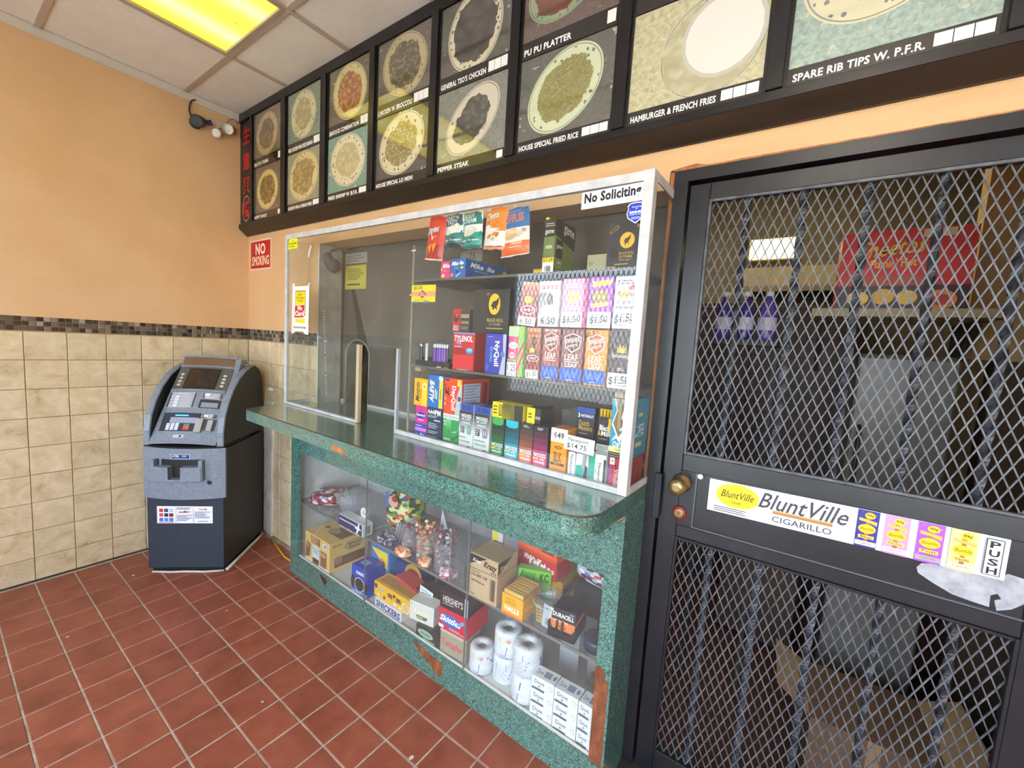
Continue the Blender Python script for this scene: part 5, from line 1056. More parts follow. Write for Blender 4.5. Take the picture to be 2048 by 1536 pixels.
def lighter(u, v, w, col, label, g=None, capc='#d8d8da'):
    o = MB().box(-0.0068, 0.0068, -0.005, 0.005, 0, 0.058, 0, 0.0025).build('lighter', plain(col, .25)); o.matrix_world = CF @ tr(u, v, w)
    MB().box(-0.0065, 0.0065, -0.0048, 0.0048, 0.058, 0.072, 0, 0.0015).build('metal_hood', plain(capc, .3, .7), o)
    MB().lathe([(0.0042, -0.003), (0.0042, 0.003)], 10, xf=tr(0.0, 0.0, 0.074) @ rot('X', 90)).build('spark_wheel', plain('#6a6a6a', .4, .7), o)
    MB().box(0.002, 0.0066, -0.004, 0.004, 0.068, 0.0745).build('thumb_lever', plain('#b02a2a' if col == '#1b1a1a' else '#e2e2e4', .4), o)
    return tag(o, label, 'lighter', g)
lighter(-0.976, 0.045, Z1+0.022, '#1b1a1a', 'black lighter with a red thumb lever, first in the tray')
lighter(-0.940, 0.045, Z1+0.022, '#c9ccd4', 'white lighter standing beside the black one')
for i, c in enumerate(('#6a2fb0', '#3f2a6a', '#7a35bd', '#5a2a92', '#8a3ab8', '#3a2a5c')): lighter(-0.892+0.0148*i, 0.045, Z1+0.0225, c, 'purple lighter in the row of six at the tray end', 'row of purple lighters')
for i, (u, c, l) in enumerate(((-0.842, '#e8e4da', 'tiny white packet lying before the purple lighters'), (-0.800, '#c8902a', 'tiny yellow packet beside the red pain reliever carton'))):
    p = MB().prism(arc(0, 0, .010, 0, 330, 10), 0.0, 0.004, 'z').build('packet', plain(c, .4)); p.matrix_world = CF @ tr(u, 0.026, Z1+0.0005); tag(p, l, 'packet')
    MB().prism(arc(0, 0, .005, 0, 330, 8), 0.0041, 0.0045, 'z').build('packet_print', ink('#2a2420'), p)
H1 = 0.1765
HW = lambda s, c='#2a2a2c': [('t', s, .12, .045, .88, .17, c, 0, -.004, .05)]
item('cigarillo_box', 'lime green and pink cigarillo box with a handwritten price', 'cigar box', -0.497, -0.428, Z1, 0.180, 0.10, '#e9417c',
     [('r', .66, 0, 1, 1, '#7bc832'), ('p', [(.66, 0), (1, .40), (1, .56), (.66, .2)], '#d8306a'), ('p', [(.66, .38), (1, .62), (1, .72), (.66, .5)], '#d8306a'), ('r', 0, .80, .66, 1, '#b8d8a0'), ('e', .33, .62, .28, .07, '#f4f4f0'), ('t', 'Sweet', .12, .59, .54, .65, '#2a7a3a', 0, .0), ('e', .30, .42, .2, .07, '#f6b8c8'), ('t', 'Cherry', .14, .39, .46, .45, '#7a1030', 0, .0), ('r', 0, .30, .66, .34, '#6cc04a'), ('r', 0, 0, .62, .28, '#f0f0ea'), ('t', '1.25', .06, .10, .58, .24, '#26262a', 0, -.004), ('l', .05, .01, .58, .08, '#9a9a96', 2)], sidecol='#8ecb4a')
item('cigarillo_box', 'narrow brown cigarillo box with a cigar picture and price label', 'cigar box', -0.414, -0.358, Z1, H1, 0.10, '#9a4a34',
     [('g', 0, .4, 1, 1, '#7a3426', '#c48a5a'), ('t', 'Backwoods', .06, .86, .94, .96, '#a8362e', 0, .02), ('p', [(.3, .5), (.6, .5), (.66, .82), (.4, .84)], '#6a3a1c'), ('e', .42, .56, .2, .05, '#f0c41e'), ('e', .5, .40, .46, .07, '#e9dccf'), ('e', .5, .40, .40, .055, '#8a1f2c'), ('t', 'SWEET', .22, .38, .78, .42, '#f4e6dc', 0, .01), ('r', 0, .20, 1, .34, '#8e2a2e'), ('r', .02, 0, .98, .17, '#f0efe8'), ('t', '$1.50', .10, .03, .9, .14, '#1e1e20', 0, -.004, .05)])
def swisher(u0, u1, col, cold, lab, price=None, top=None):
    item('cigarillo_box', lab, 'cigar box', u0, u1, Z1, H1, 0.10, col,
         [('p', [(.10, .86), (.5, .93), (.90, .86), (.84, .66), (.5, .56), (.16, .66)], '#f3e9df'), ('p', [(.14, .85), (.5, .91), (.86, .85), (.80, .67), (.5, .585), (.20, .67)], cold), ('t', 'SWISHER', .17, .75, .83, .84, '#f6efe6', 0, .02, .08), ('t', 'SWEETS', .26, .67, .74, .72, '#f6efe6', 0, .01, .08), ('t', 'LEAF', .18, .42, .80, .54, '#f6f0e4', 0, .03), ('r', .16, .385, .84, .40, '#f1e6d8')]
         + ([('t', 'LEAF', .22, .295, .78, .37, '#f6f0e4', 0, .03)] if not top or price else []) + [('r', 0, .03, 1, .28, '#2c56b8'), ('e', .32, .16, .12, .06, '#4a78cc'), ('e', .66, .16, .12, .06, '#4a78cc'), ('l', .3, .045, .7, .07, '#c8d4ee', 1)]
         + ([('t', price, .02, .88, .50, .97, '#1a1a1c', 0, -.004, .1)] if price else []) + ([('t', top, .10, .94, .92, .985, '#f4ece0', 0, .02)] if top else []))
swisher(-0.349, -0.281, '#9a3f3c', '#7c2a2c', 'dark red leaf cigarillo box with a slogan along the top', None, 'LIFE IS SWEET')
swisher(-0.274, -0.193, '#7e3b3a', '#64282c', 'brown red leaf cigarillo box between the slogan box and the orange one')
swisher(-0.187, -0.110, '#e08a1e', '#b05a24', 'orange leaf cigarillo box with a handwritten price at the top', '$2.50')
item('cigar_box', 'dark brown cigar box with a golden crown and price label', 'cigar box', -0.104, -0.024, Z1, 0.182, 0.10, '#41282e',
     [('r', 0, .66, 1, 1, '#4a4046'), ('p', [(.34, .60), (.30, .72), (.40, .66), (.44, .75), (.50, .67), (.56, .75), (.60, .66), (.70, .72), (.66, .60)], '#e2b04a'), ('t', 'Entourage', .12, .50, .90, .59, '#f0e8e0', 0, .0), ('l', .38, .30, .66, .36, '#d8ccc4', 2), ('r', 0, 0, 1, .26, '#eceae6'), ('l', .3, .03, .95, .22, '#a8a6a2', 4), ('t', '$1.50', .06, .06, .90, .21, '#1c1c1e', 0, -.004, .05)])
# boxes standing on the row below
Z12 = Z1+0.1828
item('cigarillo_box', 'brown cigarillo box tilted to the right, second level', 'cigar box', -0.462, -0.386, Z1+0.1845, 0.150, 0.07, '#a4553c', tilt=5,
     front=[('g', 0, .5, 1, 1, '#8a4430', '#c99a78'), ('t', 'Backwoods', .1, .80, .95, .93, '#b0443a', 0, .02), ('e', .45, .60, .24, .09, '#f0c220'), ('r', 0, .22, 1, .46, '#a32a40'), ('e', .5, .36, .42, .10, '#ecd8d4'), ('e', .5, .36, .36, .08, '#8e2034'), ('t', 'SWEET', .22, .33, .78, .39, '#f2e2dc', 0, .01), ('r', 0, 0, 1, .20, '#f0efe9'), ('t', '6.50', .12, .03, .8, .16, '#1e1e20', 0, -.004)])
item('cigarillo_box', 'white and silver cigarillo box with red lettering, second level', 'cigar box', -0.376, -0.294, Z12, 0.152, 0.08, '#d6d6d4',
     [('r', 0, .76, 1, 1, '#f2f0ee'), ('t', 'Backwoods', .08, .82, .92, .94, '#c0394a', 0, .02), ('g', .0, .28, .35, .75, '#b4b2b0', '#8d8b8a'), ('e', .55, .56, .16, .18, '#6d6a68'), ('e', .55, .60, .08, .07, '#a06a5a'), ('e', .55, .36, .40, .12, '#eeecea'), ('r', 0, 0, 1, .28, '#f4f3f0'), ('l', .1, .02, .9, .26, '#b0aeac', 4), ('t', '6.50', .16, .06, .86, .21, '#1e1e20', 0, -.004)])
item('cigarillo_box', 'pale pink cigarillo box with a yellow emblem, second level', 'cigar box', -0.286, -0.197, Z12, 0.156, 0.08, '#f29ac8',
     [('r', 0, 0, 1, .32, '#f3f1ef'), ('r', .9, 0, 1, 1, '#e0387c'), ('e', .46, .62, .26, .14, '#f1dd8a'), ('t', 'Honey', .28, .58, .66, .66, '#b06a2a', 0, .0), ('l', .2, .80, .8, .92, '#fde2f0', 2), ('l', .15, .36, .8, .46, '#f8d4e8', 2), ('l', .12, .03, .82, .29, '#b8b4b4', 5), ('t', '$1.50', .08, .08, .84, .24, '#3a3a3e', 0, -.006, .04)])
item('cigarillo_box', 'purple cigarillo box with a gold ribbon, second level', 'cigar box', -0.189, -0.108, Z12, 0.157, 0.08, '#a244bc',
     [('r', 0, 0, 1, .32, '#f1efee'), ('t', '3', .10, .82, .22, .93, '#f6e9a0', 0, .03), ('p', [(.2, .80), (.95, .86), (.95, .95), (.22, .92)], '#e9c43c'), ('e', .48, .62, .38, .15, '#8d6f38'), ('e', .48, .62, .34, .12, '#a78b54'), ('t', 'Grape', .24, .58, .72, .66, '#d8c48a', 0, .0), ('p', [(.12, .40), (.88, .44), (.88, .52), (.12, .48)], '#e6c56a'), ('l', .1, .03, .9, .28, '#aaa6a6', 5), ('t', '$1.50', .14, .08, .88, .24, '#2a2a2e', 0, -.006, .04)])
item('cigarillo_box', 'white cigarillo box with a gold signature, right end of the second level', 'cigar box', -0.103, -0.026, Z12+0.0005, 0.156, 0.08, '#ded8d8',
     [('r', 0, 0, 1, .34, '#f0eeec'), ('t', '3', .10, .84, .20, .94, '#5a4a5a', 0, .02), ('l', .26, .84, .82, .94, '#8a7a8a', 2), ('e', .42, .66, .30, .10, '#e6cf86'), ('t', 'Russian', .16, .62, .82, .71, '#7a5a2a', 0, .0), ('e', .74, .78, .16, .05, '#d86a7a'), ('t', 'Cigars', .14, .46, .84, .55, '#8a808a', 0, .0), ('r', .10, .38, .84, .43, '#a8a2a2'), ('l', .12, .04, .88, .30, '#b0acac', 5), ('t', '$1.50', .08, .10, .90, .28, '#2a2a2e', 0, -.004, .06)])
# top shelf
item('candy_carton', 'pink fruit candy box partly hidden by the blue one', 'candy box', -0.867, -0.815, Z2, 0.072, 0.09, '#e03a7c',
     [('t', '~Mike', .22, .62, 1.0, .86, '#ffffff', 0, .03), ('e', .3, .2, .2, .1, '#f0c88a'), ('e', .12, .55, .08, .1, '#f0c030'), ('l', .35, .42, .8, .5, '#f8b8d0', 1)])
item('candy_carton', 'long blue fruit candy display box on the top shelf', 'candy box', -0.813, -0.729, Z2, 0.078, 0.27, '#1764b4',
     [('t', '~Mike', .10, .66, .52, .86, '#ffffff', 0, .04), ('t', '~Ike', .62, .68, .88, .88, '#ffffff', 0, .04), ('e', .57, .76, .03, .04, '#e8c030'), ('t', 'BERRY', .3, .50, .6, .57, '#7ad0a8', 0, .0), ('e', .80, .54, .1, .06, '#f0d020'), ('r', .42, .28, .58, .40, '#102a5a'), ('e', .15, .2, .1, .09, '#f08a5a'), ('p', [(.4, .12), (.7, .3), (.72, .27), (.43, .08)], '#e8f0fa')],
     [('t', '~Mike', .10, .60, .40, .86, '#ffffff', 0, .04), ('t', '~Ike', .48, .60, .66, .86, '#ffffff', 0, .04), ('t', 'BERRY BLAST', .2, .44, .5, .52, '#a8dcd0', 0, .0), ('e', .74, .62, .06, .14, '#a03a2a'), ('e', .80, .50, .05, .10, '#3a2a6a'), ('l', .05, .12, .9, .40, '#0f4f96', 4), ('e', .92, .74, .05, .08, '#e6d028')], topcol='#17406e')
o = item('cigarillo_carton', 'olive green and black cigarillo carton on the top shelf', 'cigar box', -0.373, -0.327, Z2, 0.178, 0.135, '#6b7a3a',
     [('r', 0, .68, 1, 1, '#2a2a22'), ('l', .12, .86, .9, .94, '#b8b09a', 2), ('t', 'game', .10, .71, .86, .80, '#f0eee4', 0, .0), ('t', 'GREEN', .2, .46, .78, .52, '#e4ead0', 0, .02), ('r', .02, .0, 1, .26, '#f0eee6'), ('r', 0, .20, 1, .29, '#f2d21c'), ('t', '2/1.29', .06, .215, .92, .275, '#2a2410', 0, .02), ('b', .22, .03, .8, .14, '#3a3a3a')],
     [('p', [(0, .70), (1, .52), (1, 1), (0, 1)], '#26261f'), ('p', [(0, .69), (1, .51), (1, .52), (0, .705)], '#9aa66a'), ('t', 'game', .40, .74, .92, .92, '#f0eee4', 0, .0, -.1), ('r', .05, .30, .38, .64, '#2c2b22'), ('t', 'game', .08, .46, .35, .54, '#f0eee4', 0, .0), ('r', .05, .10, .38, .28, '#7f8a4a'), ('t', 'GREEN', .12, .20, .32, .24, '#e4ead0', 0, .01), ('r', 0, .0, 1, .10, '#2a2a26'), ('l', .05, .02, .9, .09, '#c8c6ba', 2), ('r', .12, .10, .16, .17, '#b88a4a'), ('r', .22, .10, .26, .16, '#b88a4a')], flap=False)
MB().box(-0.020, -0.008, 0.002, 0.01, 0.178, 0.186).build('yellow_tab', plain('#e8c81c', .4), o)
item('supplement_carton', 'large black carton with a golden bull medallion on the top shelf', 'carton', -0.139, -0.026, Z2, 0.140, 0.07, '#2b2a2b',
     [('e', .2, .35, .12, .1, '#232223'), ('e', .16, .62, .14, .1, '#333234'), ('e', .82, .75, .14, .1, '#343335'), ('e', .85, .4, .1, .12, '#222122'), ('e', .56, .60, .21, .172, '#c69a3c'), ('e', .56, .60, .195, .158, '#e6b43a'), ('p', [(.47, .56), (.50, .64), (.58, .66), (.66, .72), (.64, .62), (.60, .58), (.62, .50), (.57, .56), (.50, .49), (.50, .56)], '#3a2c14'), ('t', 'BLACK BULL', .36, .31, .78, .36, '#d8aa4a', 0, .0), ('t', 'EXTREME', .38, .235, .74, .285, '#d8aa4a', 0, .0), ('t', '"Don\'t quit..."', .36, .165, .74, .215, '#d8b878', 0, -.004), ('l', .25, .085, .85, .125, '#c8a04a', 1), ('l', .03, .03, .3, .07, '#c8a04a', 1), ('p', [(.05, .80), (.28, .93), (.32, .87), (.09, .75)], '#c8964a'), ('p', [(.07, .80), (.275, .915), (.30, .875), (.10, .765)], '#2b2a2b'), ('p', [(.82, .93), (.98, .84), (.98, .78), (.80, .87)], '#c8964a')])
item('business_card', 'beige card leaning between the olive carton and the black bull carton', 'card', -0.222, -0.152, Z2, 0.058, 0.004, '#a49a78', [('l', .08, .4, .4, .6, '#6f6850', 3)], v=0.07, flap=False)
item('candy_carton', 'low yellow box lying behind the olive carton on the top shelf', 'candy box', -0.425, -0.385, Z2, 0.022, 0.10, '#e2a81e', [('r', 0, .8, 1, 1, '#c48a10')], v=0.06)
pb = item('price_board', 'grey card with 75 written on it behind the hanging chip bags', 'card', -0.845, -0.72, Z2+0.08, 0.05, 0.003, '#8d887c', [('t', '.75', .36, .25, .72, .75, '#4a4640', 0, .0)], v=0.12, flap=False)
MB().box(-0.003, 0.003, 0.0035, 0.006, -0.0795, 0.04).build('card_stick', plain('#8a8172', .5), pb)

# ------------------------------------------------------------------ crisp bags hung behind the glass
def bag(label, u0, u1, w0, w1, bands, spec, v=0.022, tilt=0, taper=0.0, back='#b9bcc0'):
    W, H = u1-u0, w1-w0; nx, nz = 8, 14; mb = MB(); mats = []; idx = {}
    def b(x, z): 
        fx_ = max(0, 1-(2*x/W)**2); t = z/H; e = min(1, t/0.12, (1-t)/0.12)
        return 0.011*math.sqrt(fx_)*e + 0.0008*math.sin(9*x/W+14*t)
    def px(x, z): return x*(1-taper*(z/H))
    vs = []
    for s in (-1, 1):
        for j in range(nz+1):
            for i in range(nx+1):
                x = -W/2+W*i/nx; z = H*j/nz; vs.append((px(x, z), s*b(x, z), z + (0.002*math.sin(i*1.7) if j in (0, nz) else 0)))
    def M_(c):
        if c not in idx: idx[c] = len(mats); mats.append(plain(c, 0.3, 0.0, 0.3))
        return idx[c]
    n = (nx+1)*(nz+1)
    for j in range(nz):
        for i in range(nx):
            xx, zz = (i+.5)/nx, (j+.5)/nz; c = bands(xx, zz)
            q = j*(nx+1)+i; mb.f.append([q, q+1, q+nx+2, q+nx+1]); mb.mi.append(M_(c)); mb.sm.append(True)
            mb.f.append([n+q+nx+1, n+q+nx+2, n+q+1, n+q]); mb.mi.append(M_(back)); mb.sm.append(True)
    mb.v = vs
    o = mb.build('chip_bag', mats); o.matrix_world = CF @ tr((u0+u1)/2, v, w0) @ rot('Y', tilt); tag(o, label, 'chip bag')
    art(spec, W, H, lambda x, y, d: (px(x-W/2, y), -b(x-W/2, y)-d-0.0006, y), 'bag_print', o)
    mt = MB().box(-0.004, 0.004, 0.0, 0.0015, H-0.004, H+0.014).build('bag_hanger', plain('#d9d6cc', .5), o)
    return o
bag('red corn chip bag, leftmost of the five hanging bags', -0.948, -0.842, 1.772, 1.946, lambda x, z: '#d8391c' if z > .34 else '#b62a1c',
    [('p', [(.22, .70), (.58, .70), (.36, .44)], '#f4f0ea'), ('p', [(.28, .68), (.52, .68), (.37, .50)], '#c83220'), ('t', '~Doritos', .05, .60, .72, .76, '#1c1a1a', 0, .05, .15), ('t', '~Doritos', .055, .605, .715, .755, '#ffffff', 0, .012, .15), ('l', .5, .50, .75, .56, '#e8a03a', 1), ('p', [(.16, .30), (.42, .38), (.34, .14)], '#ee8a2e'), ('p', [(.42, .34), (.68, .40), (.54, .16)], '#f09a36'), ('r', .02, .0, .98, .03, '#f0d8c8')], tilt=7, taper=.1)
bag('dark teal and white potato chip bag lettered CRISP N TASTY', -0.830, -0.735, 1.812, 1.940, lambda x, z: '#1d4a4e' if z > .62 else ('#e2e4df' if z > .40 else ('#157f7c' if z > .12 else '#1c2f34')),
    [('r', .84, .55, 1, 1, '#dfe4e4'), ('t', "CRISP'N", .06, .82, .78, .95, '#f2f4ee', 0, .0), ('t', 'TASTY', .18, .68, .74, .81, '#f2f4ee', 0, .0), ('e', .38, .52, .30, .10, '#d8d4c0', 30), ('e', .62, .56, .26, .10, '#e6e2d2', 40), ('p', [(.3, .30), (.98, .50), (.98, .36), (.5, .26)], '#0f6f70'), ('t', '150', .34, .19, .52, .28, '#f0f2ee', 0, .0), ('e', .43, .235, .13, .07, '#2c4c50'), ('l', .05, .18, .3, .26, '#d8dad4', 1), ('l', .56, .18, .95, .26, '#d8dad4', 1), ('t', '150', .36, .20, .50, .27, '#f0f2ee', 0, .0)], tilt=0)
bag('green teal and white potato chip bag lettered SOUR CREAM', -0.732, -0.638, 1.802, 1.936, lambda x, z: '#1f7a6c' if z > .62 else ('#e2e4df' if z > .40 else ('#159a86' if z > .10 else '#1d6a64')),
    [('r', .80, .55, 1, 1, '#e6eae8'), ('t', 'SOUR', .08, .83, .66, .95, '#f4f6f0', 0, .0), ('t', 'CREAM', .06, .69, .74, .82, '#f4f6f0', 0, .0), ('e', .5, .56, .28, .06, '#f4f4f2'), ('e', .5, .57, .2, .035, '#d2d8d8'), ('e', .44, .44, .36, .10, '#d6cfb6', 15), ('p', [(.3, .26), (.98, .46), (.98, .32), (.5, .22)], '#0f7f70'), ('e', .43, .22, .13, .07, '#21504e'), ('t', '150', .36, .19, .50, .26, '#f0f2ee', 0, .0), ('l', .05, .18, .3, .25, '#dadcd6', 1), ('l', .56, .18, .95, .25, '#dadcd6', 1)])
bag('orange and white cheese puff bag between the teal bags and the blue one', -0.628, -0.528, 1.790, 1.938, lambda x, z: '#f08a16' if z > .62-.22*x else ('#e8e2d6' if z > .10 else '#e89a6a'),
    [('r', .02, .90, .22, .99, '#d9cfc6'), ('t', '~Cheetos', .12, .70, .68, .88, '#1d150f', 0, .05, .15), ('t', '~Cheetos', .125, .705, .675, .875, '#fbf6ea', 0, .012, .15), ('l', .15, .60, .7, .68, '#c85a14', 2), ('l', .3, .50, .75, .58, '#d8701c', 2), ('e', .30, .30, .10, .04, '#d87a2e', 40), ('e', .52, .36, .11, .04, '#e08a36', 25), ('e', .66, .34, .10, .04, '#c86a28', 50), ('e', .48, .24, .09, .04, '#b9aa90', 20), ('e', .72, .46, .09, .03, '#c9b090', 30), ('l', .1, .05, .9, .09, '#6a3a2a', 1)], tilt=4)
bag('blue and orange ridged chip bag, rightmost of the five hanging bags', -0.547, -0.424, 1.762, 1.928, lambda x, z: '#2c6ea8' if z > .60 else ('#e9ddd0' if z > .32 else '#e86a24'),
    [('t', 'RUFFLES', .10, .68, .86, .86, '#c8362a', 0, .06, .03), ('t', 'RUFFLES', .11, .685, .85, .855, '#f6ece0', 0, .03, .03), ('t', 'RUFFLES', .115, .69, .845, .85, '#c8362a', 0, .0, .03), ('l', .25, .90, .75, .93, '#a8c8e6', 1), ('e', .34, .48, .26, .07, '#dcb98e', 20), ('e', .54, .46, .24, .06, '#e4c8a0', -15), ('e', .42, .40, .22, .05, '#d2a878', 10), ('t', 'CHEDDAR', .40, .22, .80, .28, '#f6e8d8', 0, .02), ('l', .36, .15, .8, .20, '#f2c8a8', 1), ('t', 'PR', .80, .46, .93, .53, '#7a7f88', 0, .0), ('r', .0, .0, 1, .02, '#d8dce6')], tilt=-4, v=0.030)

# ------------------------------------------------------------------ signs and stickers
def sign(name, label, mw, pts, spec, W, H, col, th=0.0008, kids=()):
    o = MB().prism(pts, -th, 0.0, 'y').build(name, plain(col, .4)); o.matrix_world = mw
    art(spec, W, H, lambda x, y, d: (x, -th-d, y), 'sign_print', o, 0.0003, 0.00012)
    return tag(o, label, 'sign' if name.endswith('sign') else 'notice' if name.endswith('notice') else 'sticker')
def R_(W, H): return [(0, 0), (W, 0), (W, H), (0, H)]
def glass_at(u, w, ang=0): return CF @ tr(u, 0.0004, w) @ rot('Y', ang)
sign('soliciting_sign', 'white sign reading No Soliciting at the top right of the case', glass_at(-0.219, 1.876, -0.4), R_(0.193, 0.050), [('t', 'No Soliciting', .05, .16, .97, .92, '#1c1d20', 0, .055)], .193, .05, '#dfe0e2')
shp = [(0.0285, 0), (0.040, 0.008), (0.052, 0.016), (0.0575, 0.030), (0.054, 0.042), (0.0555, 0.050), (0.050, 0.057), (0.0285, 0.060), (0.008, 0.058), (0.001, 0.050), (0.004, 0.042), (-0.0005, 0.030), (0.004, 0.016), (0.017, 0.007)]
ins = [(0.0285+(x-0.0285)*.90, 0.031+(z-0.031)*.90) for x, z in shp]
sign('alarm_sticker', 'blue shield shaped alarm sticker under the No Soliciting sign', glass_at(-0.070, 1.815), shp, [('p', [(x/.058, z/.06) for x, z in ins], '#1f3fb4'), ('t', 'PROTECTED', .26, .74, .74, .80, '#e6ecfa', 0, .01), ('t', 'BY', .45, .66, .55, .72, '#e6ecfa', 0, .01), ('t', 'BRINKS', .16, .47, .86, .59, '#ffffff', 0, .05), ('t', 'HOME SECURITY', .16, .39, .84, .44, '#e6ecfa', 0, .0), ('l', .26, .20, .74, .32, '#c8d4f2', 2)], .058, .06, '#dfe5f2')
sign('hours_sticker', 'small bright yellow 24-HOUR sticker in the top left corner of the glass', glass_at(-2.074, 1.898), [(0, 0), (0.006, 0.006), (0.10, 0.006), (0.10, 0.058), (0.09, 0.066), (0.012, 0.066), (0.002, 0.056)], [('t', '24-HOUR', .08, .44, .94, .66, '#4a5210', 0, .02), ('l', .12, .24, .9, .38, '#6d741a', 1), ('l', .3, .74, .7, .82, '#8a9020', 1), ('l', .25, .12, .75, .17, '#8a9020', 1)], .10, .066, '#e6ee1c')
wcpts = [(0, 0), (0.012, 0.004), (0.035, 0.012), (0.042, 0.02), (0.13, 0.02), (0.14, 0.008), (0.185, 0.002), (0.19, 0.27), (0.196, 0.285), (0.186, 0.283), (0.176, 0.268), (0.034, 0.268), (0.03, 0.285), (0.008, 0.285), (0.006, 0.265)]
sign('age_notice', 'white paper notice reading We Card taped to the left pane', glass_at(-2.030, 1.428), wcpts, [('r', .22, .40, .80, .90, '#2b2a1c'), ('r', .24, .42, .78, .885, '#f1da16'), ('t', 'Under 21', .36, .80, .64, .86, '#2b2a1c', 0, .0), ('t', 'No Tobacco', .30, .73, .74, .79, '#2b2a1c', 0, .0), ('t', 'No Vapor', .36, .66, .66, .72, '#2b2a1c', 0, .0), ('p', [(.17, .34), (.74, .35), (.78, .62), (.20, .61)], '#f4efe9'), ('p', [(.18, .35), (.73, .36), (.765, .61), (.21, .60)], '#cc2f30'), ('t', 'We', .34, .50, .62, .595, '#fbf6f0', 0, .06), ('t', 'Card', .22, .385, .72, .49, '#fbf6f0', 0, .06), ('p', [(.24, .26), (.78, .24), (.78, .33), (.24, .33)], '#f1da16'), ('t', "Please Don't Delay", .12, .12, .86, .18, '#2b2a2a', 0, .0)], .19, .27, '#e9e6e2')
sign('price_notice', 'yellow price card with 5.00 written on it at the left of the shelves', CF @ tr(-1.012, 0.0115, 1.603) @ rot('Y', 0.5), R_(0.147, 0.070), [('r', .0, .34, 1, .62, '#e8a07c'), ('t', '$5.00', .10, .70, .46, .94, '#3a3410', 0, -.004, .08), ('p', [(.30, .45), (.47, .20), (.64, .45), (.47, .72)], '#b83a5a'), ('l', .37, .34, .57, .58, '#f0d0c8', 3), ('l', .16, .06, .7, .14, '#b8a01c', 1), ('r', .08, -.08, .26, .03, '#5a7ac0'), ('r', .55, -.06, .76, .06, '#5a7ac0')], .147, .07, '#e6d81c')
sign('cigarette_price_notice', 'white card with the handwritten Newport price in front of the packs', CF @ tr(-0.229, 0.020, 1.118) @ rot('Y', 2), R_(0.108, 0.049), [('t', 'Newport', .14, .55, .80, .88, '#1e1f24', 0, -.004, .05), ('t', '$14.75', .10, .12, .76, .50, '#1e1f24', 0, -.002, .05)], .108, .049, '#eef0f0')
sign('smoking_sign', 'red NO SMOKING sign on the tan wall left of the case', tr(-3.287, YW-0.0005, 1.852), R_(0.296, 0.20), [('r', .025, .045, .975, .955, '#c01c20'), ('t', 'NO', .26, .50, .74, .88, '#f3e2d0', 0, .05), ('t', 'SMOKING', .09, .14, .91, .46, '#f3dfc0', 0, .03)], .296, .20, '#ecdccb', 0.002)
sign('license_notice', 'grey paper notice on the inner partition above the yellow one', tr(-2.397, 1.5575, 1.875), R_(0.215, 0.062), [('l', .08, .15, .92, .85, '#77736a', 3)], .215, .062, '#a09c92')
sign('rules_notice', 'yellow printed paper notice on the inner partition', tr(-2.397, 1.5575, 1.722), R_(0.21, 0.142), [('r', .05, .04, .95, .96, '#b3a73c'), ('r', .065, .06, .935, .94, '#c8bc50'), ('l', .12, .38, .88, .88, '#7d7430', 6), ('l', .12, .12, .88, .28, '#5d5628', 1)], .21, .142, '#c4b84c')
ic = empty('intercom_handset', tr(-2.385, 1.455, 1.86), 'dark grey intercom speaker with a white tape tag hanging behind the left pane', 'intercom')
MB().lathe([(0.012, -0.05), (0.034, -0.045), (0.040, -0.02), (0.036, 0.0), (0.030, 0.02), (0.040, 0.045), (0.046, 0.07), (0.040, 0.09), (0.012, 0.095)], 16, xf=rot('Y', -55) @ rot('X', 10)).build('body', plain('#4c4944', .6), ic)
MB().box(-0.085, -0.050, -0.045, -0.043, 0.02, 0.075).build('tape_tag', plain('#d8d4cc', .5), ic)
MB().tube([(-0.06, 0, 0.04), (0.0, 0.005, 0.08), (0.10, 0.01, 0.085), (0.16, 0.02, 0.05)], 0.004).build('cord', plain('#54504a', .6), ic)
tpw = MB().prism([(0, 0), (0.012, 0.03), (0.03, 0.055), (0.04, 0.05), (0.025, 0.02), (0.012, -0.012)], -0.0006, 0, 'y').build('tape_scrap', plain('#dcd7cc', .5)); tpw.matrix_world = glass_at(-1.86, 1.855); tag(tpw, 'torn scrap of white tape on the upper left pane', 'tape')

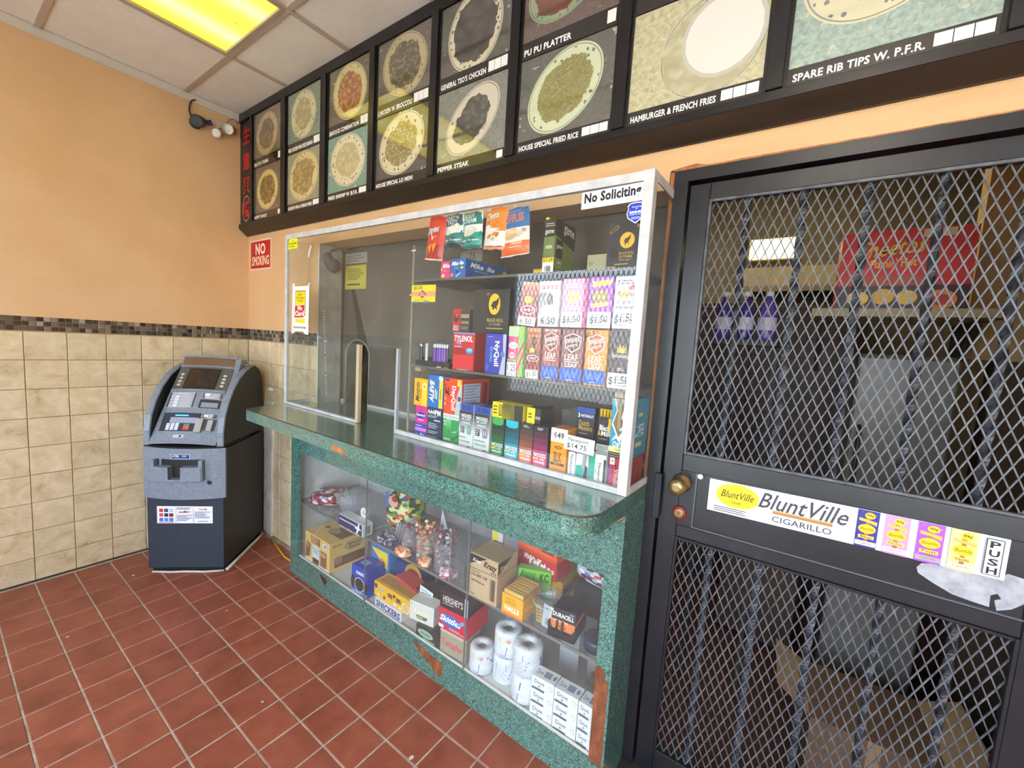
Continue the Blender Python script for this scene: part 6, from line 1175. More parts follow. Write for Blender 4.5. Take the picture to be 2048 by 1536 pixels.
# ------------------------------------------------------------------ goods in the lower cabinet
ZF, ZS = 0.1222, 0.4424
def cab_item(name, label, cat, a, ang, W, D, H, w, col, front=(), side=(), top=(), **kw):
    r = math.radians(ang); return carton(name, label, cat, CF, a[0]+W/2*math.cos(r), a[1]+W/2*math.sin(r), w, W, D, H, ang, col, front, side, top, **kw)
cab_item('cookie_carton', 'large tan cookie carton at the left end of the cabinet floor', 'carton', (-1.893, 0.024), 0, 0.262, 0.24, 0.172, ZF, '#e3bd6c',
    [('r', 0, 0, 1, .08, '#eee8da'), ('p', [(.02, .10), (.20, .20), (.24, .62), (.10, .72), (.04, .5)], '#7d5630'), ('e', .12, .58, .08, .12, '#b08040'), ('r', .24, .70, .62, .96, '#8a6038'), ('l', .25, .70, .61, .95, '#d8b070', 4), ('r', .32, .24, .60, .66, '#d9dfe6'), ('t', 'Famous', .33, .52, .59, .60, '#3a4a70', 0, .01), ('t', 'Amos', .36, .42, .56, .50, '#3a4a70', 0, .01), ('r', .34, .06, .58, .24, '#5a3a22'), ('r', .66, .10, .88, .62, '#8a5a3a'), ('e', .77, .52, .10, .09, '#c09060'), ('e', .84, .84, .09, .09, '#dfe6f0'), ('e', .84, .84, .05, .05, '#6a80b8')],
    [('e', .62, .74, .24, .16, '#6a5136'), ('e', .62, .74, .225, .145, '#c9ae7c'), ('t', 'Famous', .44, .74, .80, .86, '#4a3420', 0, .02), ('t', 'Amos', .48, .62, .76, .74, '#4a3420', 0, .02), ('r', .12, .14, .92, .46, '#6a4a30'), ('e', .22, .36, .10, .14, '#a08058'), ('e', .55, .30, .2, .12, '#7d5a3c'), ('t', 'Bite Size', .08, .84, .30, .92, '#7d5c30', 0, .0)],
    [('r', .45, .30, .95, .65, '#7d5c38'), ('e', .5, .45, .18, .12, '#b79a66'), ('e', .22, .45, .08, .06, '#8a6a4a'), ('l', .15, .78, .6, .92, '#8d7040', 2)], flap=False)
cab_item('cookie_carton', 'blue cream cookie carton standing beside the tan one', 'carton', (-1.418, 0.022), 4, 0.128, 0.10, 0.146, ZF, '#1c46b4',
    [('t', 'OREO', .28, .72, .84, .84, '#f0f4fa', 0, .06), ('e', .50, .36, .30, .26, '#e8e4dc'), ('e', .50, .36, .27, .235, '#2a201c'), ('e', .10, .40, .12, .24, '#2a201c'), ('e', .92, .34, .10, .2, '#2a201c'), ('r', 0, 0, 1, .12, '#7a9ad8'), ('l', .1, .02, .9, .10, '#c8d6f0', 1)], (), [('r', .2, .3, .6, .7, '#8aa4e0')])
cab_item('snack_carton', 'blue and yellow snack carton behind the cream cookies', 'carton', (-1.42, 0.14), 2, 0.15, 0.10, 0.225, ZF, '#2f74c4',
    [('p', [(.05, .88), (.9, .50), (.9, .88)], '#f0d21c'), ('p', [(.05, .86), (.9, .46), (.9, .70), (.3, .86)], '#f2cf20'), ('e', .62, .60, .16, .10, '#e0884a'), ('e', .3, .3, .15, .1, '#7ab0e4')])
cab_item('candy_carton', 'dark blue and gold candy carton behind the pane joint', 'candy box', (-1.25, 0.17), 4, 0.17, 0.12, 0.17, ZF, '#2a3c7c',
    [('e', .75, .75, .35, .35, '#b98f2e'), ('e', .75, .70, .3, .25, '#7a2430'), ('r', 0, 0, .4, .4, '#3a3470')])
cab_item('candy_carton', 'dark maroon candy carton lying in the back middle of the cabinet', 'candy box', (-1.06, 0.285), -3, 0.22, 0.13, 0.13, ZF, '#54161c', [('r', .1, .3, .9, .5, '#3e1014')])
cab_item('candy_carton', 'red wafer bar display box behind the yellow candy box', 'candy box', (-1.18, 0.115), -8, 0.20, 0.08, 0.135, ZF, '#c93a3c',
    [('e', .42, .60, .24, .26, '#f3e2dc'), ('e', .42, .60, .21, .22, '#c42c30'), ('t', '~KitKat', .25, .47, .60, .72, '#f8f2ee', 0, .04), ('p', [(.5, .0), (1, .05), (1, .28), (.62, .22)], '#8a3a2a'), ('l', .1, .1, .45, .22, '#e89a90', 2)])
cab_item('candy_carton', 'yellow peanut candy display box above the white chocolate bars', 'candy box', (-1.236, 0.030), 0.5, 0.272, 0.09, 0.072, ZF+0.0525, '#f0b51c',
    [('t', 'm&m', .40, .40, .74, .82, '#4a2c14', 0, .08), ('e', .20, .60, .12, .16, '#e8d8a0'), ('t', 'PEANUT', .11, .50, .30, .68, '#5a4020', 0, .0), ('e', .06, .72, .04, .18, '#6a3a20'), ('e', .30, .20, .03, .12, '#a83a20'), ('e', .14, .2, .04, .13, '#f6d860'), ('e', .60, .20, .05, .14, '#e0d8c8'), ('e', .88, .40, .10, .36, '#e8dcb0'), ('e', .88, .40, .07, .28, '#d8b868'), ('e', .74, .18, .04, .14, '#f8e070')], (), [('r', .05, .2, .95, .85, '#b8842c')])
cab_item('candy_carton', 'white and brown chocolate bar box with blue letters under the yellow one', 'candy box', (-1.215, 0.022), 0, 0.20, 0.10, 0.052, ZF, '#dcd8d2',
    [('r', 0, 0, 1, .12, '#6a3a24'), ('t', 'SNICKERS', .06, .22, .95, .86, '#2c3a8c', 0, .05, -.02)])
cab_item('candy_carton', 'dark brown chocolate bar box with a pale blue stripe, holding the price card', 'candy box', (-1.022, 0.105), 0, 0.145, 0.10, 0.088, ZF+0.05, '#3a2624',
    [('t', "HERSHEY'S", .10, .34, .70, .70, '#d9d3cc', 0, .02), ('r', 0, 0, .06, 1, '#7cc4dc'), ('p', [(.66, 1), (1, 1), (1, 0), (.82, 0)], '#7cc8de')], [('r', .15, .35, .85, .80, '#c9c6c2')])
rb_ = MB().box(-1.04, -0.87, 0.108, 0.20, ZF, ZF+0.0498, 0, 0.002).build('candy_carton', plain('#33231f', .5)); rb_.matrix_world = CF; tag(rb_, 'plain dark carton under the pale blue striped chocolate box', 'candy box')
art([('l', .1, .3, .9, .7, '#5a4036', 2)], 0.17, 0.05, lambda x, y, d: (-1.04+x, 0.108-d, ZF+y), 'front_print', rb_)
cd = sign('candy_price_notice', 'white card with the handwritten candy price above the chocolate boxes', CF @ tr(-0.985, 0.100, ZF+0.120) @ rot('Y', 6), R_(0.088, 0.055), [('t', 'Candy bar', .10, .60, .90, .86, '#26303a', 0, -.004), ('t', '$1.50', .18, .12, .80, .50, '#26303a', 0, .0)], .088, .055, '#dfeaf0')
MB().box(0.038, 0.048, 0.001, 0.003, -0.05, 0.03).build('card_stick', plain('#b8c2c8', .4), cd)
cab_item('candy_carton', 'white peanut butter cup box turned towards the left', 'candy box', (-0.955, 0.018), 10, 0.135, 0.07, 0.088, ZF+0.062, '#dcd9d0',
    [('t', "~Reese's", .16, .40, .84, .74, '#b8c46a', 0, .08, .03), ('t', "~Reese's", .17, .41, .83, .73, '#f4f2e4', 0, .03, .03), ('p', [(.28, .36), (.76, .36), (.70, .18), (.34, .18)], '#7d6a3c'), ('l', .36, .22, .68, .32, '#e0d8b8', 1), ('e', .09, .88, .03, .06, '#a8a49a')])
cab_item('candy_carton', 'black mint candy box lying low with a pale green emblem', 'candy box', (-0.905, 0.016), 3, 0.145, 0.08, 0.062, ZF, '#34312c', [('e', .40, .55, .32, .28, '#9db8a0'), ('t', 'Andes', .2, .45, .6, .68, '#3a5a44', 0, .02), ('r', .3, .1, .8, .22, '#8aa890')])
cab_item('candy_carton', 'pale licorice box under the red fruit candy box', 'candy box', (-0.758, 0.022), 4, 0.14, 0.10, 0.108, ZF, '#a39a84', [('t', 'Twizzlers', .06, .36, .98, .64, '#d8554a', 0, .03), ('r', 0, .9, 1, 1, '#c8bca0')])
cab_item('candy_carton', 'red fruit candy box with blue and white lettering', 'candy box', (-0.772, 0.020), 4, 0.155, 0.15, 0.092, ZF+0.1085, '#cf2338',
    [('e', .40, .52, .34, .30, '#3a62b8'), ('t', '~Skittles', .05, .40, .80, .70, '#ffffff', 0, .05, .0), ('r', .02, .06, .20, .20, '#f0e6e4'), ('p', [(.62, .5), (.86, .82), (.92, .70), (.74, .46)], '#6aa0d8'), ('l', .4, .10, .95, .24, '#f0b0b4', 2)])
cab_item('candy_carton', 'dark brown chocolate box on top of the red fruit candy box', 'candy box', (-0.770, 0.022), 5, 0.150, 0.13, 0.080, ZF+0.201, '#30201f',
    [('t', "HERSHEY'S", .12, .36, .82, .72, '#d6d0ca', 0, .02), ('r', .12, .26, .5, .29, '#d6d0ca'), ('r', .88, 0, 1, 1, '#a8b4bc')], (), [('r', .05, .05, .95, .95, '#3c3733')])

# rolls of tissue, wrapped in clear film
def roll(label, u, v, w, r, h, spin, spec, group=None):
    o = MB().lathe([(0.018, h-0.012), (0.02, h), (r*0.86, h+0.001), (r*0.97, h-0.006), (r, h-0.016), (r*0.995, h*0.5), (r, 0.014), (r*0.96, 0.004), (r*0.85, 0.0)], 28, caps=True).build('tissue_roll', M['tissue'])
    o.matrix_world = CF @ tr(u, v, w) @ rot('Z', spin)
    MB().lathe([(0.0, h-0.011), (0.019, h-0.0105)], 14, caps=False).build('core', plain('#8a8078', .7), o)
    f = MB(); 
    for i in range(7):
        a = 2*PI*i/7; f.add([(0.02*math.cos(a), 0.02*math.sin(a), h+0.003), (r*.9*math.cos(a-.1), r*.9*math.sin(a-.1), h+0.0022), (r*.9*math.cos(a+.14), r*.9*math.sin(a+.14), h+0.0035)], [(0, 1, 2)])
    f.build('film_folds', M['film'], o)
    Wc = 0.19
    art(spec, Wc, h, lambda x, y, d: ((r+d+0.0008)*math.sin((x-Wc/2)/r), -(r+d+0.0008)*math.cos((x-Wc/2)/r), y), 'wrapper_print', o)
    return tag(o, label, 'tissue roll', group)
rs = [('p', [(.52, .18), (.92, .26), (.94, .56), (.78, .64), (.54, .52)], '#4a5ab0'), ('t', '~Scott', .54, .28, .92, .50, '#eef0f8', 0, .04), ('r', .36, .68, .56, .80, '#e8c24a'), ('r', .56, .68, .74, .80, '#d89aa8'), ('t', 'Long', .40, .15, .52, .22, '#3a62b0', 0, .01), ('t', 'Lasting', .38, .06, .58, .13, '#3a62b0', 0, .01)]
rs2 = [('r', .36, .60, .60, .84, '#9ab4d8'), ('l', .34, .2, .62, .56, '#a8b2c8', 5), ('p', [(.64, .30), (.98, .44), (.98, .74), (.70, .62)], '#3f4fa8'), ('t', '~Scott', .66, .40, .97, .62, '#eef0f8', 0, .04, .2)]
rs3 = []
rs4 = [('p', [(.34, .12), (.74, .08), (.76, .40), (.36, .44)], '#3f4fa8'), ('t', 'Scott', .38, .14, .73, .38, '#eef0f8', 180, .05), ('p', [(.38, .58), (.74, .64), (.72, .94), (.40, .88)], '#3f4fa8'), ('t', '~Scott', .40, .66, .72, .86, '#eef0f8', 0, .05, .1), ('l', .62, .44, .86, .54, '#5a78c0', 2)]
roll('wrapped tissue roll standing alone at the left of the rolls', -0.562, 0.068, ZF, 0.051, 0.105, 20, rs)
roll('lower tissue roll of the middle pair', -0.458, 0.100, ZF, 0.055, 0.105, 15, rs2)
roll('upper tissue roll of the middle pair, lettered Long Lasting', -0.458, 0.100, ZF+0.109, 0.055, 0.105, 22, rs)
roll('lower tissue roll of the front pair, with its lettering upside down', -0.347, 0.073, ZF, 0.055, 0.105, 30, rs4)
roll('upper tissue roll of the front pair, right under the shelf', -0.347, 0.076, ZF+0.109, 0.056, 0.108, -5, rs2)
roll('plain tissue roll at the back of the group, lower', -0.49, 0.212, ZF, 0.052, 0.105, 0, [('l', .3, .4, .7, .6, '#b8c0d0', 2)])
roll('plain tissue roll at the back of the group, upper', -0.49, 0.212, ZF+0.109, 0.052, 0.105, 0, [('l', .3, .4, .7, .6, '#b8c0d0', 2)])
# soap cartons: three stacks of three
names = ('left', 'middle', 'right'); lev = ('bottom', 'middle', 'top')
for s, (a, ang, n) in enumerate((((-0.288, 0.016), 4, 3), ((-0.196, 0.020), 3, 3), ((-0.104, 0.024), 0, 3))):
    W = 0.089 if s < 2 else 0.066
    for q in range(n):
        cab_item('soap_carton', 'white soap carton at the %s of the %s stack' % (lev[q], names[s]), 'soap box', a, ang, W, 0.058, 0.0515, ZF+0.0522*q, '#e4e7ec',
            [('t', 'Dove', .14, .54, .58, .84, '#3c4148', 0, -.004), ('p', [(.30, .40), (.36, .46), (.42, .40), (.36, .36)], '#4a4f58'), ('r', .04, .08, .60, .24, '#5d626c'), ('e', .86, .62, .09, .16, '#9aa0aa'), ('e', .86, .62, .075, .13, '#e4e7ec'), ('l', .2, .28, .5, .33, '#a8adb6', 1)],
            (), [('t', 'Dove', .1, .3, .38, .7, '#6a7078', 0, -.004), ('r', .44, .25, .74, .75, '#8a94a8'), ('e', .88, .5, .07, .2, '#8a8f98')], flap=False)
cab_item('carton', 'white carton with an orange oval leaning at the back right of the cabinet floor', 'carton', (-0.19, 0.27), 6, 0.15, 0.05, 0.20, ZF, '#b9b4b0', [('e', .5, .30, .38, .12, '#c06a3c'), ('p', [(.45, .6), (.55, .6), (.5, .8)], '#b8504a'), ('l', .2, .7, .8, .9, '#8d8884', 3)])
cab_item('card', 'blank white card standing at the back of the cabinet floor', 'card', (-0.30, 0.24), 8, 0.08, 0.004, 0.22, ZF, '#c6c8cc', [('r', .1, .72, .9, .74, '#a8aab0')], flap=False)

# ---------------- cabinet shelf, left bay
def pillow(name, label, cat, mat, u, v, w, W, D, H, ang, seed, tiltx=0, amp=0.25, extra=None):
    bm = bmesh.new(); bmesh.ops.create_icosphere(bm, subdivisions=4, radius=1.0)
    for q in bm.verts:
        p = q.co.copy(); n = noise.noise(p*1.8+Vector((seed, 0, 0)))*amp + noise.noise(p*5+Vector((0, seed, 0)))*amp*0.45
        e = lambda t: math.copysign(abs(t)**0.75, t)
        q.co = Vector((e(p.x)*W/2, e(p.y)*D/2, max(-0.96, e(p.z))*H/2))*(1+n*0.5)
        q.co.z = max(q.co.z, -H/2)
    o = MB().frombm(bm, 0, None, True).build(name, mat); o.matrix_world = CF @ tr(u, v, w+H/2) @ rot('Z', ang) @ rot('X', tiltx)
    return tag(o, label, cat)
def candy_mat(name, cols, scale, film=0.4):
    m, nt, b = base_mat(name); k = NB(nt)
    vo = k.n('ShaderNodeTexVoronoi', {'Vector': k.n('ShaderNodeVectorMath', {0: k.coord('Object'), 1: (1, 1, 1.7)}, operation='MULTIPLY').outputs[0], 'Scale': scale, 'Randomness': 0.85})
    sep = k.n('ShaderNodeSeparateColor', {0: vo.outputs['Color']}).outputs[0]
    st = [(i/len(cols), c) for i, c in enumerate(cols)]
    nt.links.new(k.ramp(sep, st, 'CONSTANT'), b.inputs['Base Color']); b.inputs['Roughness'].default_value = 0.25
    nt.links.new(k.bump(vo.outputs['Distance'], 0.6, 0.006), b.inputs['Normal']); return m
mint = candy_mat('red_white_wrapped_candy', ['#8c1c26', '#e9e6e8', '#7a1822', '#a8303a', '#d8d4dc', '#6d1420', '#9aa4c8'], 46)
b1 = pillow('candy_bag', 'open bag of red and white wrapped candies on the cabinet shelf', 'candy bag', mint, -1.84, 0.14, ZS, 0.20, 0.20, 0.085, 25, 1.3)
pillow('bag_mouth', '', '', M['film'], 0, 0, 0, 0.12, 0.12, 0.07, 20, 4.1).parent = b1
mth = b1.children[0]; mth.matrix_parent_inverse = I4; mth.matrix_basis = tr(0.12, -0.01, 0.005) @ rot('Z', 20)
for kx in ('label', 'category'):
    if kx in mth: del mth[kx]
pb_ = pillow('plastic_bag', 'crumpled clear plastic bag between the candy bag and the display box', 'bag', M['film'], -1.625, 0.17, ZS, 0.15, 0.15, 0.12, 10, 7.7)
MB().box(-0.002, 0.002, -0.002, 0.002, -0.01, 0.03).build('bag_tie', plain('#c8ccd2', .4), pb_)
# acrylic display box with a round sticker and the navy aeroplane card
ab_ = empty('acrylic_box', CF @ tr(-1.435, 0.075, ZS+0.0005), 'clear acrylic display box with a round white sticker on the cabinet shelf', 'display box')
mbx = MB(); W, D, H, t = 0.165, 0.13, 0.19, 0.004
mbx.box(-W/2, W/2, 0, t, 0.006, H).box(-W/2, W/2, D-t, D, 0.006, H).box(-W/2, -W/2+t, t, D-t, 0.006, H).box(W/2-t, W/2, t, D-t, 0.006, H); mbx.build('walls', M['clear'], ab_)
MB().box(-W/2, W/2, 0, D, 0, 0.006).build('base', plain('#c4c8cc', .4), ab_)
art([('e', .5, .5, .5, .5, '#e9eae8'), ('e', .5, .5, .44, .44, '#8d9098'), ('e', .5, .5, .42, .42, '#eeeeea'), ('t', 'CBD', .22, .36, .78, .60, '#6d727c', 0, .05), ('e', .5, .74, .12, .1, '#d8b04a'), ('l', .3, .2, .7, .3, '#a8acb4', 1)], 0.06, 0.06, lambda x, y, d: (0.005+x, -0.0006-d, 0.055+y), 'round_sticker', ab_)
pc = MB().box(0, 0.212, 0, 0.06, 0, 0.064, 0, 0.0015).build('display_tray', plain('#d9dadc', .4)); pc.matrix_world = CF @ tr(-1.532, 0.012, ZS+0.0005) ; tag(pc, 'low white display tray with a navy aeroplane card on its front', 'display tray')
art([('r', .01, .04, .985, .97, '#1c2454'), ('r', .04, .62, .75, .70, '#e9ecf2'), ('p', [(.70, .60), (.80, .66), (.84, .98), (.88, .98), (.88, .64), (.95, .56), (.95, .48), (.87, .47), (.80, .12), (.75, .10), (.79, .46), (.70, .50)], '#eef0f4'), ('r', .05, .06, .3, .11, '#d8dae0'), ('r', .36, .06, .62, .11, '#d8dae0'), ('r', .68, .06, .9, .11, '#d8dae0')], 0.212, 0.064, lambda x, y, d: (x, -d, y), 'aeroplane_card', pc)
art([('b', .2, .15, .8, .8, '#5a5c62')], 0.06, 0.064, lambda x, y, d: (0.212+d, x, y), 'barcode', pc)
gb = candy_mat('green_yellow_sweets_wrapper', ['#5a7a2c', '#d8c83a', '#3a5a8c', '#8aa43c', '#c8503a', '#e0dca8', '#2f4a28'], 34)
g1 = pillow('candy_bag', 'green and yellow candy bag hanging over the acrylic box edge', 'candy bag', gb, -1.215, 0.20, ZS, 0.20, 0.16, 0.235, 5, 9.9, amp=0.15)
art([('e', .45, .6, .22, .25, '#d8a890'), ('e', .52, .72, .14, .12, '#9c2f24'), ('r', .12, .3, .24, .95, '#3f66c0')], 0.15, 0.12, lambda x, y, d: (x-0.075, -0.088-d, y-0.0), 'bag_print', g1)
for i in range(3):
    o = MB().lathe([(0.0065, 0), (0.0065, 0.115), (0.005, 0.117)], 12).build('metal_tube', plain('#b4bcc8', .25, .6)); o.matrix_world = CF @ tr(-1.165+0.014*i, 0.085+0.004*i, ZS+0.001) @ rot('Y', 16)
    MB().lathe([(0.0068, 0.0), (0.0068, 0.018)], 12, caps=False).build('cap_ring', plain('#7d8694', .3, .6), o)
    tag(o, ('left', 'middle', 'right')[i]+' silver tube of the three leaning by the candy cups', 'tube')
dk_ = pillow('candy_bag', 'dark small bag of purple candies beside the silver tubes', 'candy bag', candy_mat('purple_sweets', ['#4a4458', '#6a6276', '#8d8898', '#3a3448', '#b4b0bc'], 70), -1.19, 0.06, ZS, 0.11, 0.07, 0.05, 0, 3.3)
MB().box(-0.004, 0.004, -0.004, 0.004, 0.018, 0.045).build('bag_tie', plain('#8a8694', .5), dk_)
# clear cups of mixed candies
def cup(label, u, v, r0, r1, h, cols, n, seed, over=0.0):
    o = empty('candy_cup', CF @ tr(u, v, ZS+0.0008), label, 'candy cup')
    MB().lathe([(r0*0.97, 0.0), (r0, 0.003), (r1, h), (r1+0.002, h+0.001), (r1-0.0015, h-0.002), (r0-0.002, 0.005)], 26, caps=False).build('cup', M['film'], o)
    MB().lathe([(0.0005, 0.001), (r0*0.97, 0.001)], 20, caps=False).build('bottom', M['clear'], o)
    rnd = random.Random(seed); mats = [plain(c, .3) for c in cols]; cm = MB()
    for i in range(n):
        z = 0.012+(h*0.92+over)*i/n; rr = (r0+(r1-r0)*min(1, z/h)-0.013)*math.sqrt(rnd.random()); a = rnd.random()*2*PI
        if z > h: rr *= 1.25
        bm = bmesh.new(); bmesh.ops.create_icosphere(bm, subdivisions=1, radius=1)
        S = Matrix.Diagonal((rnd.uniform(.011, .018), rnd.uniform(.008, .012), rnd.uniform(.007, .010), 1))
        cm.frombm(bm, rnd.randrange(len(mats)), tr(rr*math.cos(a), rr*math.sin(a), z) @ Matrix.Rotation(rnd.random()*6, 4, 'Z') @ Matrix.Rotation(rnd.random()*3, 4, 'X') @ S, True)
    tag(cm.build('candies', mats, o), kind='stuff'); return o
cup('clear cup of dusky pink candies, leftmost of the cups', -1.05, 0.085, 0.038, 0.046, 0.135, ['#a88a94', '#8d7480', '#c09aa0', '#b86a5a'], 46, 1)
cup('clear cup heaped with orange and yellow candies, second of the cups', -0.945, 0.088, 0.042, 0.050, 0.130, ['#e8b46a', '#e08a5a', '#f0cf8a', '#d86a4a', '#f2d8b0'], 62, 2, 0.045)
cup('clear cup heaped with red and silver wrapped candies, third of the cups', -0.818, 0.088, 0.046, 0.053, 0.135, ['#c8b4bc', '#8a2c40', '#d8d4dc', '#e0b08a', '#a04a5c', '#6a4a5a'], 70, 3, 0.045)
sw = candy_mat('peach_ring_sweets', ['#e0764a', '#f0b07a', '#d85a48', '#f4d8b8'], 60)
for i, (u, v, l, m_) in enumerate(((-1.035, 0.040, 'small bag of orange red sweets in front of the first cup', sw), (-0.895, 0.050, 'small bag of peach sweets between the second and third cups', sw), (-0.755, 0.055, 'small bag of red and silver sweets right of the third cup', candy_mat('red_silver_sweets', ['#c83a4a', '#e4e2e8', '#b0a8b8', '#d8909c', '#8a3444'], 60)))):
    q = pillow('sweet_bag', l, 'candy bag', m_, u, v-0.006, ZS, 0.085 if i != 1 else 0.06, 0.05, 0.045, 10*i, 2.2*i+5)
    MB().tube([(0, 0, 0.018), (0.004, 0, 0.030), (-0.004, 0.002, 0.040)], 0.004, 6).build('bag_twist', M['film'], q)
pn = MB().prism([(0, 0), (0.065, 0), (0.012, 0.115)], 0, 0.0015, 'y').build('paper_slip', plain('#b9bac4', .6)); pn.matrix_world = CF @ tr(-0.93, 0.16, ZS+0.110) ; tag(pn, 'folded grey paper slip sticking up behind the candy cups', 'paper')
art([('l', .2, .1, .7, .3, '#8d8e9a', 3)], 0.065, 0.115, lambda x, y, d: (x, -d, y), 'slip_print', pn)
MB().prism([(0, -0.1092), (0.03, -0.1092), (0.03, -0.001), (0, -0.001)], 0.0016, 0.003, 'y').build('slip_fold', plain('#a4a5b0', .6), pn)
ac = empty('acrylic_organizer', CF @ tr(-0.69, 0.03, ZS+0.0005), 'tall clear acrylic bin with a cut-down corner between the cups and the glue carton', 'acrylic bin')
for x in (-0.042, 0.038): MB().prism([(0.0, 0.0), (0.20, 0.0), (0.20, 0.225), (0.10, 0.225), (0.0, 0.225 if x < 0 else 0.10)], x, x+0.004, 'x').build('side', M['clear'], ac)
MB().box(-0.038, 0.038, 0.196, 0.20, 0.0, 0.225).build('back', M['clear'], ac); MB().box(-0.038, 0.038, 0.0, 0.196, 0.0, 0.004).build('base', M['clear'], ac)
MB().box(-0.038, 0.038, 0.0, 0.004, 0.004, 0.11).build('front', M['clear'], ac); MB().box(-0.0425, -0.0385, -0.0015, 0.0, 0.0, 0.225).build('edge', M['acrylic_edge'], ac)
# right bay
cab_item('glue_carton', 'tall kraft glue carton with a black corner print on the cabinet shelf', 'carton', (-0.612, 0.022), 2, 0.137, 0.135, 0.178, ZS, '#bfa27c',
    [('p', [(0, .98), (0, .74), (.62, .98)], '#221d18'), ('t', '~Krazy', .10, .80, .42, .90, '#e9dcc4', 0, .03, -.05), ('t', '~Krazy', .50, .74, .96, .92, '#221d18', 0, .05, -.03), ('t', 'GLUE', .76, .70, .95, .74, '#221d18', 0, .02), ('r', 0, .665, 1, .675, '#3a2d20'), ('t', 'KG-585 12R', .08, .50, .66, .57, '#3a2d20', 0, .0), ('t', 'All Purpose', .08, .36, .56, .42, '#3a2d20', 0, .01), ('l', .08, .6, .4, .63, '#6a563c', 1), ('b', .76, .10, .94, .58, '#3a2d20'), ('l', .06, .06, .35, .10, '#7d684a', 1)],
    [('p', [(0, .98), (0, .70), (.75, .98)], '#2a231c'), ('r', 0, .665, 1, .675, '#3a2d20'), ('t', '~Krazy', .1, .76, .5, .88, '#d8c8a8', 0, .02)], roughness=0.7)
cab_item('candy_carton', 'yellow peanut candy box lying lengthways behind the glue carton', 'candy box', (-0.475, 0.235), 0, 0.17, 0.20, 0.072, ZS, '#e0a41c', [('r', .0, .2, 1, .8, '#eab428')], [('t', 'm&m', .04, .25, .40, .75, '#4a2f18', 0, .06)], topcol='#b8862a')
cab_item('candy_carton', 'small red wafer bar box above the yellow candy box', 'candy box', (-0.53, 0.235), -4, 0.20, 0.10, 0.075, ZS+0.0725, '#c4161e',
    [('t', '~KitKat', .30, .20, .74, .86, '#f2eee8', 0, .06), ('t', 'Mini', .18, .60, .36, .92, '#f2eee8', 0, .04, .1), ('r', .78, .40, .85, .62, '#f0d2c0'), ('r', .88, .36, .94, .58, '#f0d2c0'), ('l', .3, .04, .7, .14, '#8e1018', 1)], flap=False)
cab_item('candy_carton', 'orange peanut butter cup box at the top of the right cabinet pile', 'candy box', (-0.53, 0.236), -5, 0.20, 0.10, 0.092, ZS+0.148, '#ee5a1c',
    [('t', "~Reese's", .08, .56, .64, .92, '#4a2414', 0, .09, -.03), ('t', "~Reese's", .085, .565, .635, .91, '#f6d022', 0, .04, -.03), ('r', .16, .40, .54, .50, '#4a2414'), ('p', [(.62, .30), (.62, .78), (.68, .90), (.92, .80), (.92, .30)], '#7a3a1c'), ('e', .77, .70, .15, .13, '#d89a6a'), ('r', 0, 0, 1, .14, '#d84a14')], flap=False)
gt = cab_item('gum_tray', 'open lime green gum tray tilted behind the yellow cough drops', 'gum box', (-0.470, 0.158), 24, 0.135, 0.04, 0.11, ZS, '#74c832',
    [('p', [(.0, .55+.0), (.06, .55), (.18, .95), (.12, .95)], '#2f7a1c')] + [('p', [(.08+.07*i, .50), (.12+.07*i, .50), (.18+.07*i, .9), (.14+.07*i, .9)], '#2f8a1c') for i in range(6)] + [('e', .08, .30, .08, .12, '#d83a3a'), ('t', 'KC', .66, .62, .92, .92, '#1f4a14', 0, .03)], flap=False)
hl = cab_item('cough_drop_tray', 'open yellow cough drop tray filled with rows of packs', 'cough drops', (-0.447, 0.024), 1, 0.096, 0.125, 0.078, ZS, '#f2a81c',
    [('t', 'HALLS', .16, .22, .84, .46, '#ffffff', 0, .06, -.02), ('t', 'HALLS', .22, .58, .66, .72, '#9a7a10', 0, .02, .05), ('t', 'HALLS', .20, .76, .62, .90, '#b08a18', 0, .02, .05), ('r', 0, 0, 1, .1, '#f07a1c')], [('t', 'HALLS', .1, .3, .9, .6, '#f6d86a', 0, .03)], flap=False)
for i in range(7):
    MB().box(-0.044, 0.044, 0.006+0.017*i, 0.020+0.017*i, 0.078, 0.092, 0, 0.002).build('drop_pack', plain('#c9a04a' if i % 2 else '#d6b05c', .35), hl)
MB().box(-0.0478, -0.0462, 0.0, 0.125, 0.078, 0.095).box(0.0462, 0.0478, 0.0, 0.125, 0.078, 0.095).build('tray_sides', M['clear'], hl)
jr = empty('plastic_jar', CF @ tr(-0.285, 0.085, ZS+0.0008), 'clear plastic jar holding a gold packet and a white card', 'jar')
MB().lathe([(0.046, 0.0), (0.048, 0.003), (0.050, 0.11), (0.052, 0.112), (0.047, 0.110), (0.046, 0.006)], 26, caps=False).build('wall', M['clear'], jr)
MB().lathe([(0.0005, 0.002), (0.046, 0.002)], 20, caps=False).build('bottom', M['clear'], jr)
MB().lathe([(0.050, 0.078), (0.0525, 0.080), (0.050, 0.082)], 24, caps=False).build('rim_band', plain('#a8aeb2', .2), jr)
gp_ = MB().box(-0.013, 0.013, -0.003, 0.003, 0, 0.066, 0, 0.002).build('gold_packet', plain('#c9a83a', .35)); gp_.matrix_world = CF @ tr(-0.298, 0.060, ZS+0.006) @ rot('Y', -6); tag(gp_, 'gold foil packet standing in the clear jar', 'packet')
art([('l', .2, .15, .8, .85, '#7a5f16', 4)], .026, .066, lambda x, y, d: (x-.013, -.003-d, y), 'packet_print', gp_)
wc_ = MB().box(-0.020, 0.020, -0.0008, 0.0008, 0, 0.086).build('info_card', plain('#dcdfe2', .5)); wc_.matrix_world = CF @ tr(-0.264, 0.052, ZS+0.006) @ rot('Y', 3); tag(wc_, 'white bar coded card standing in the clear jar', 'card')
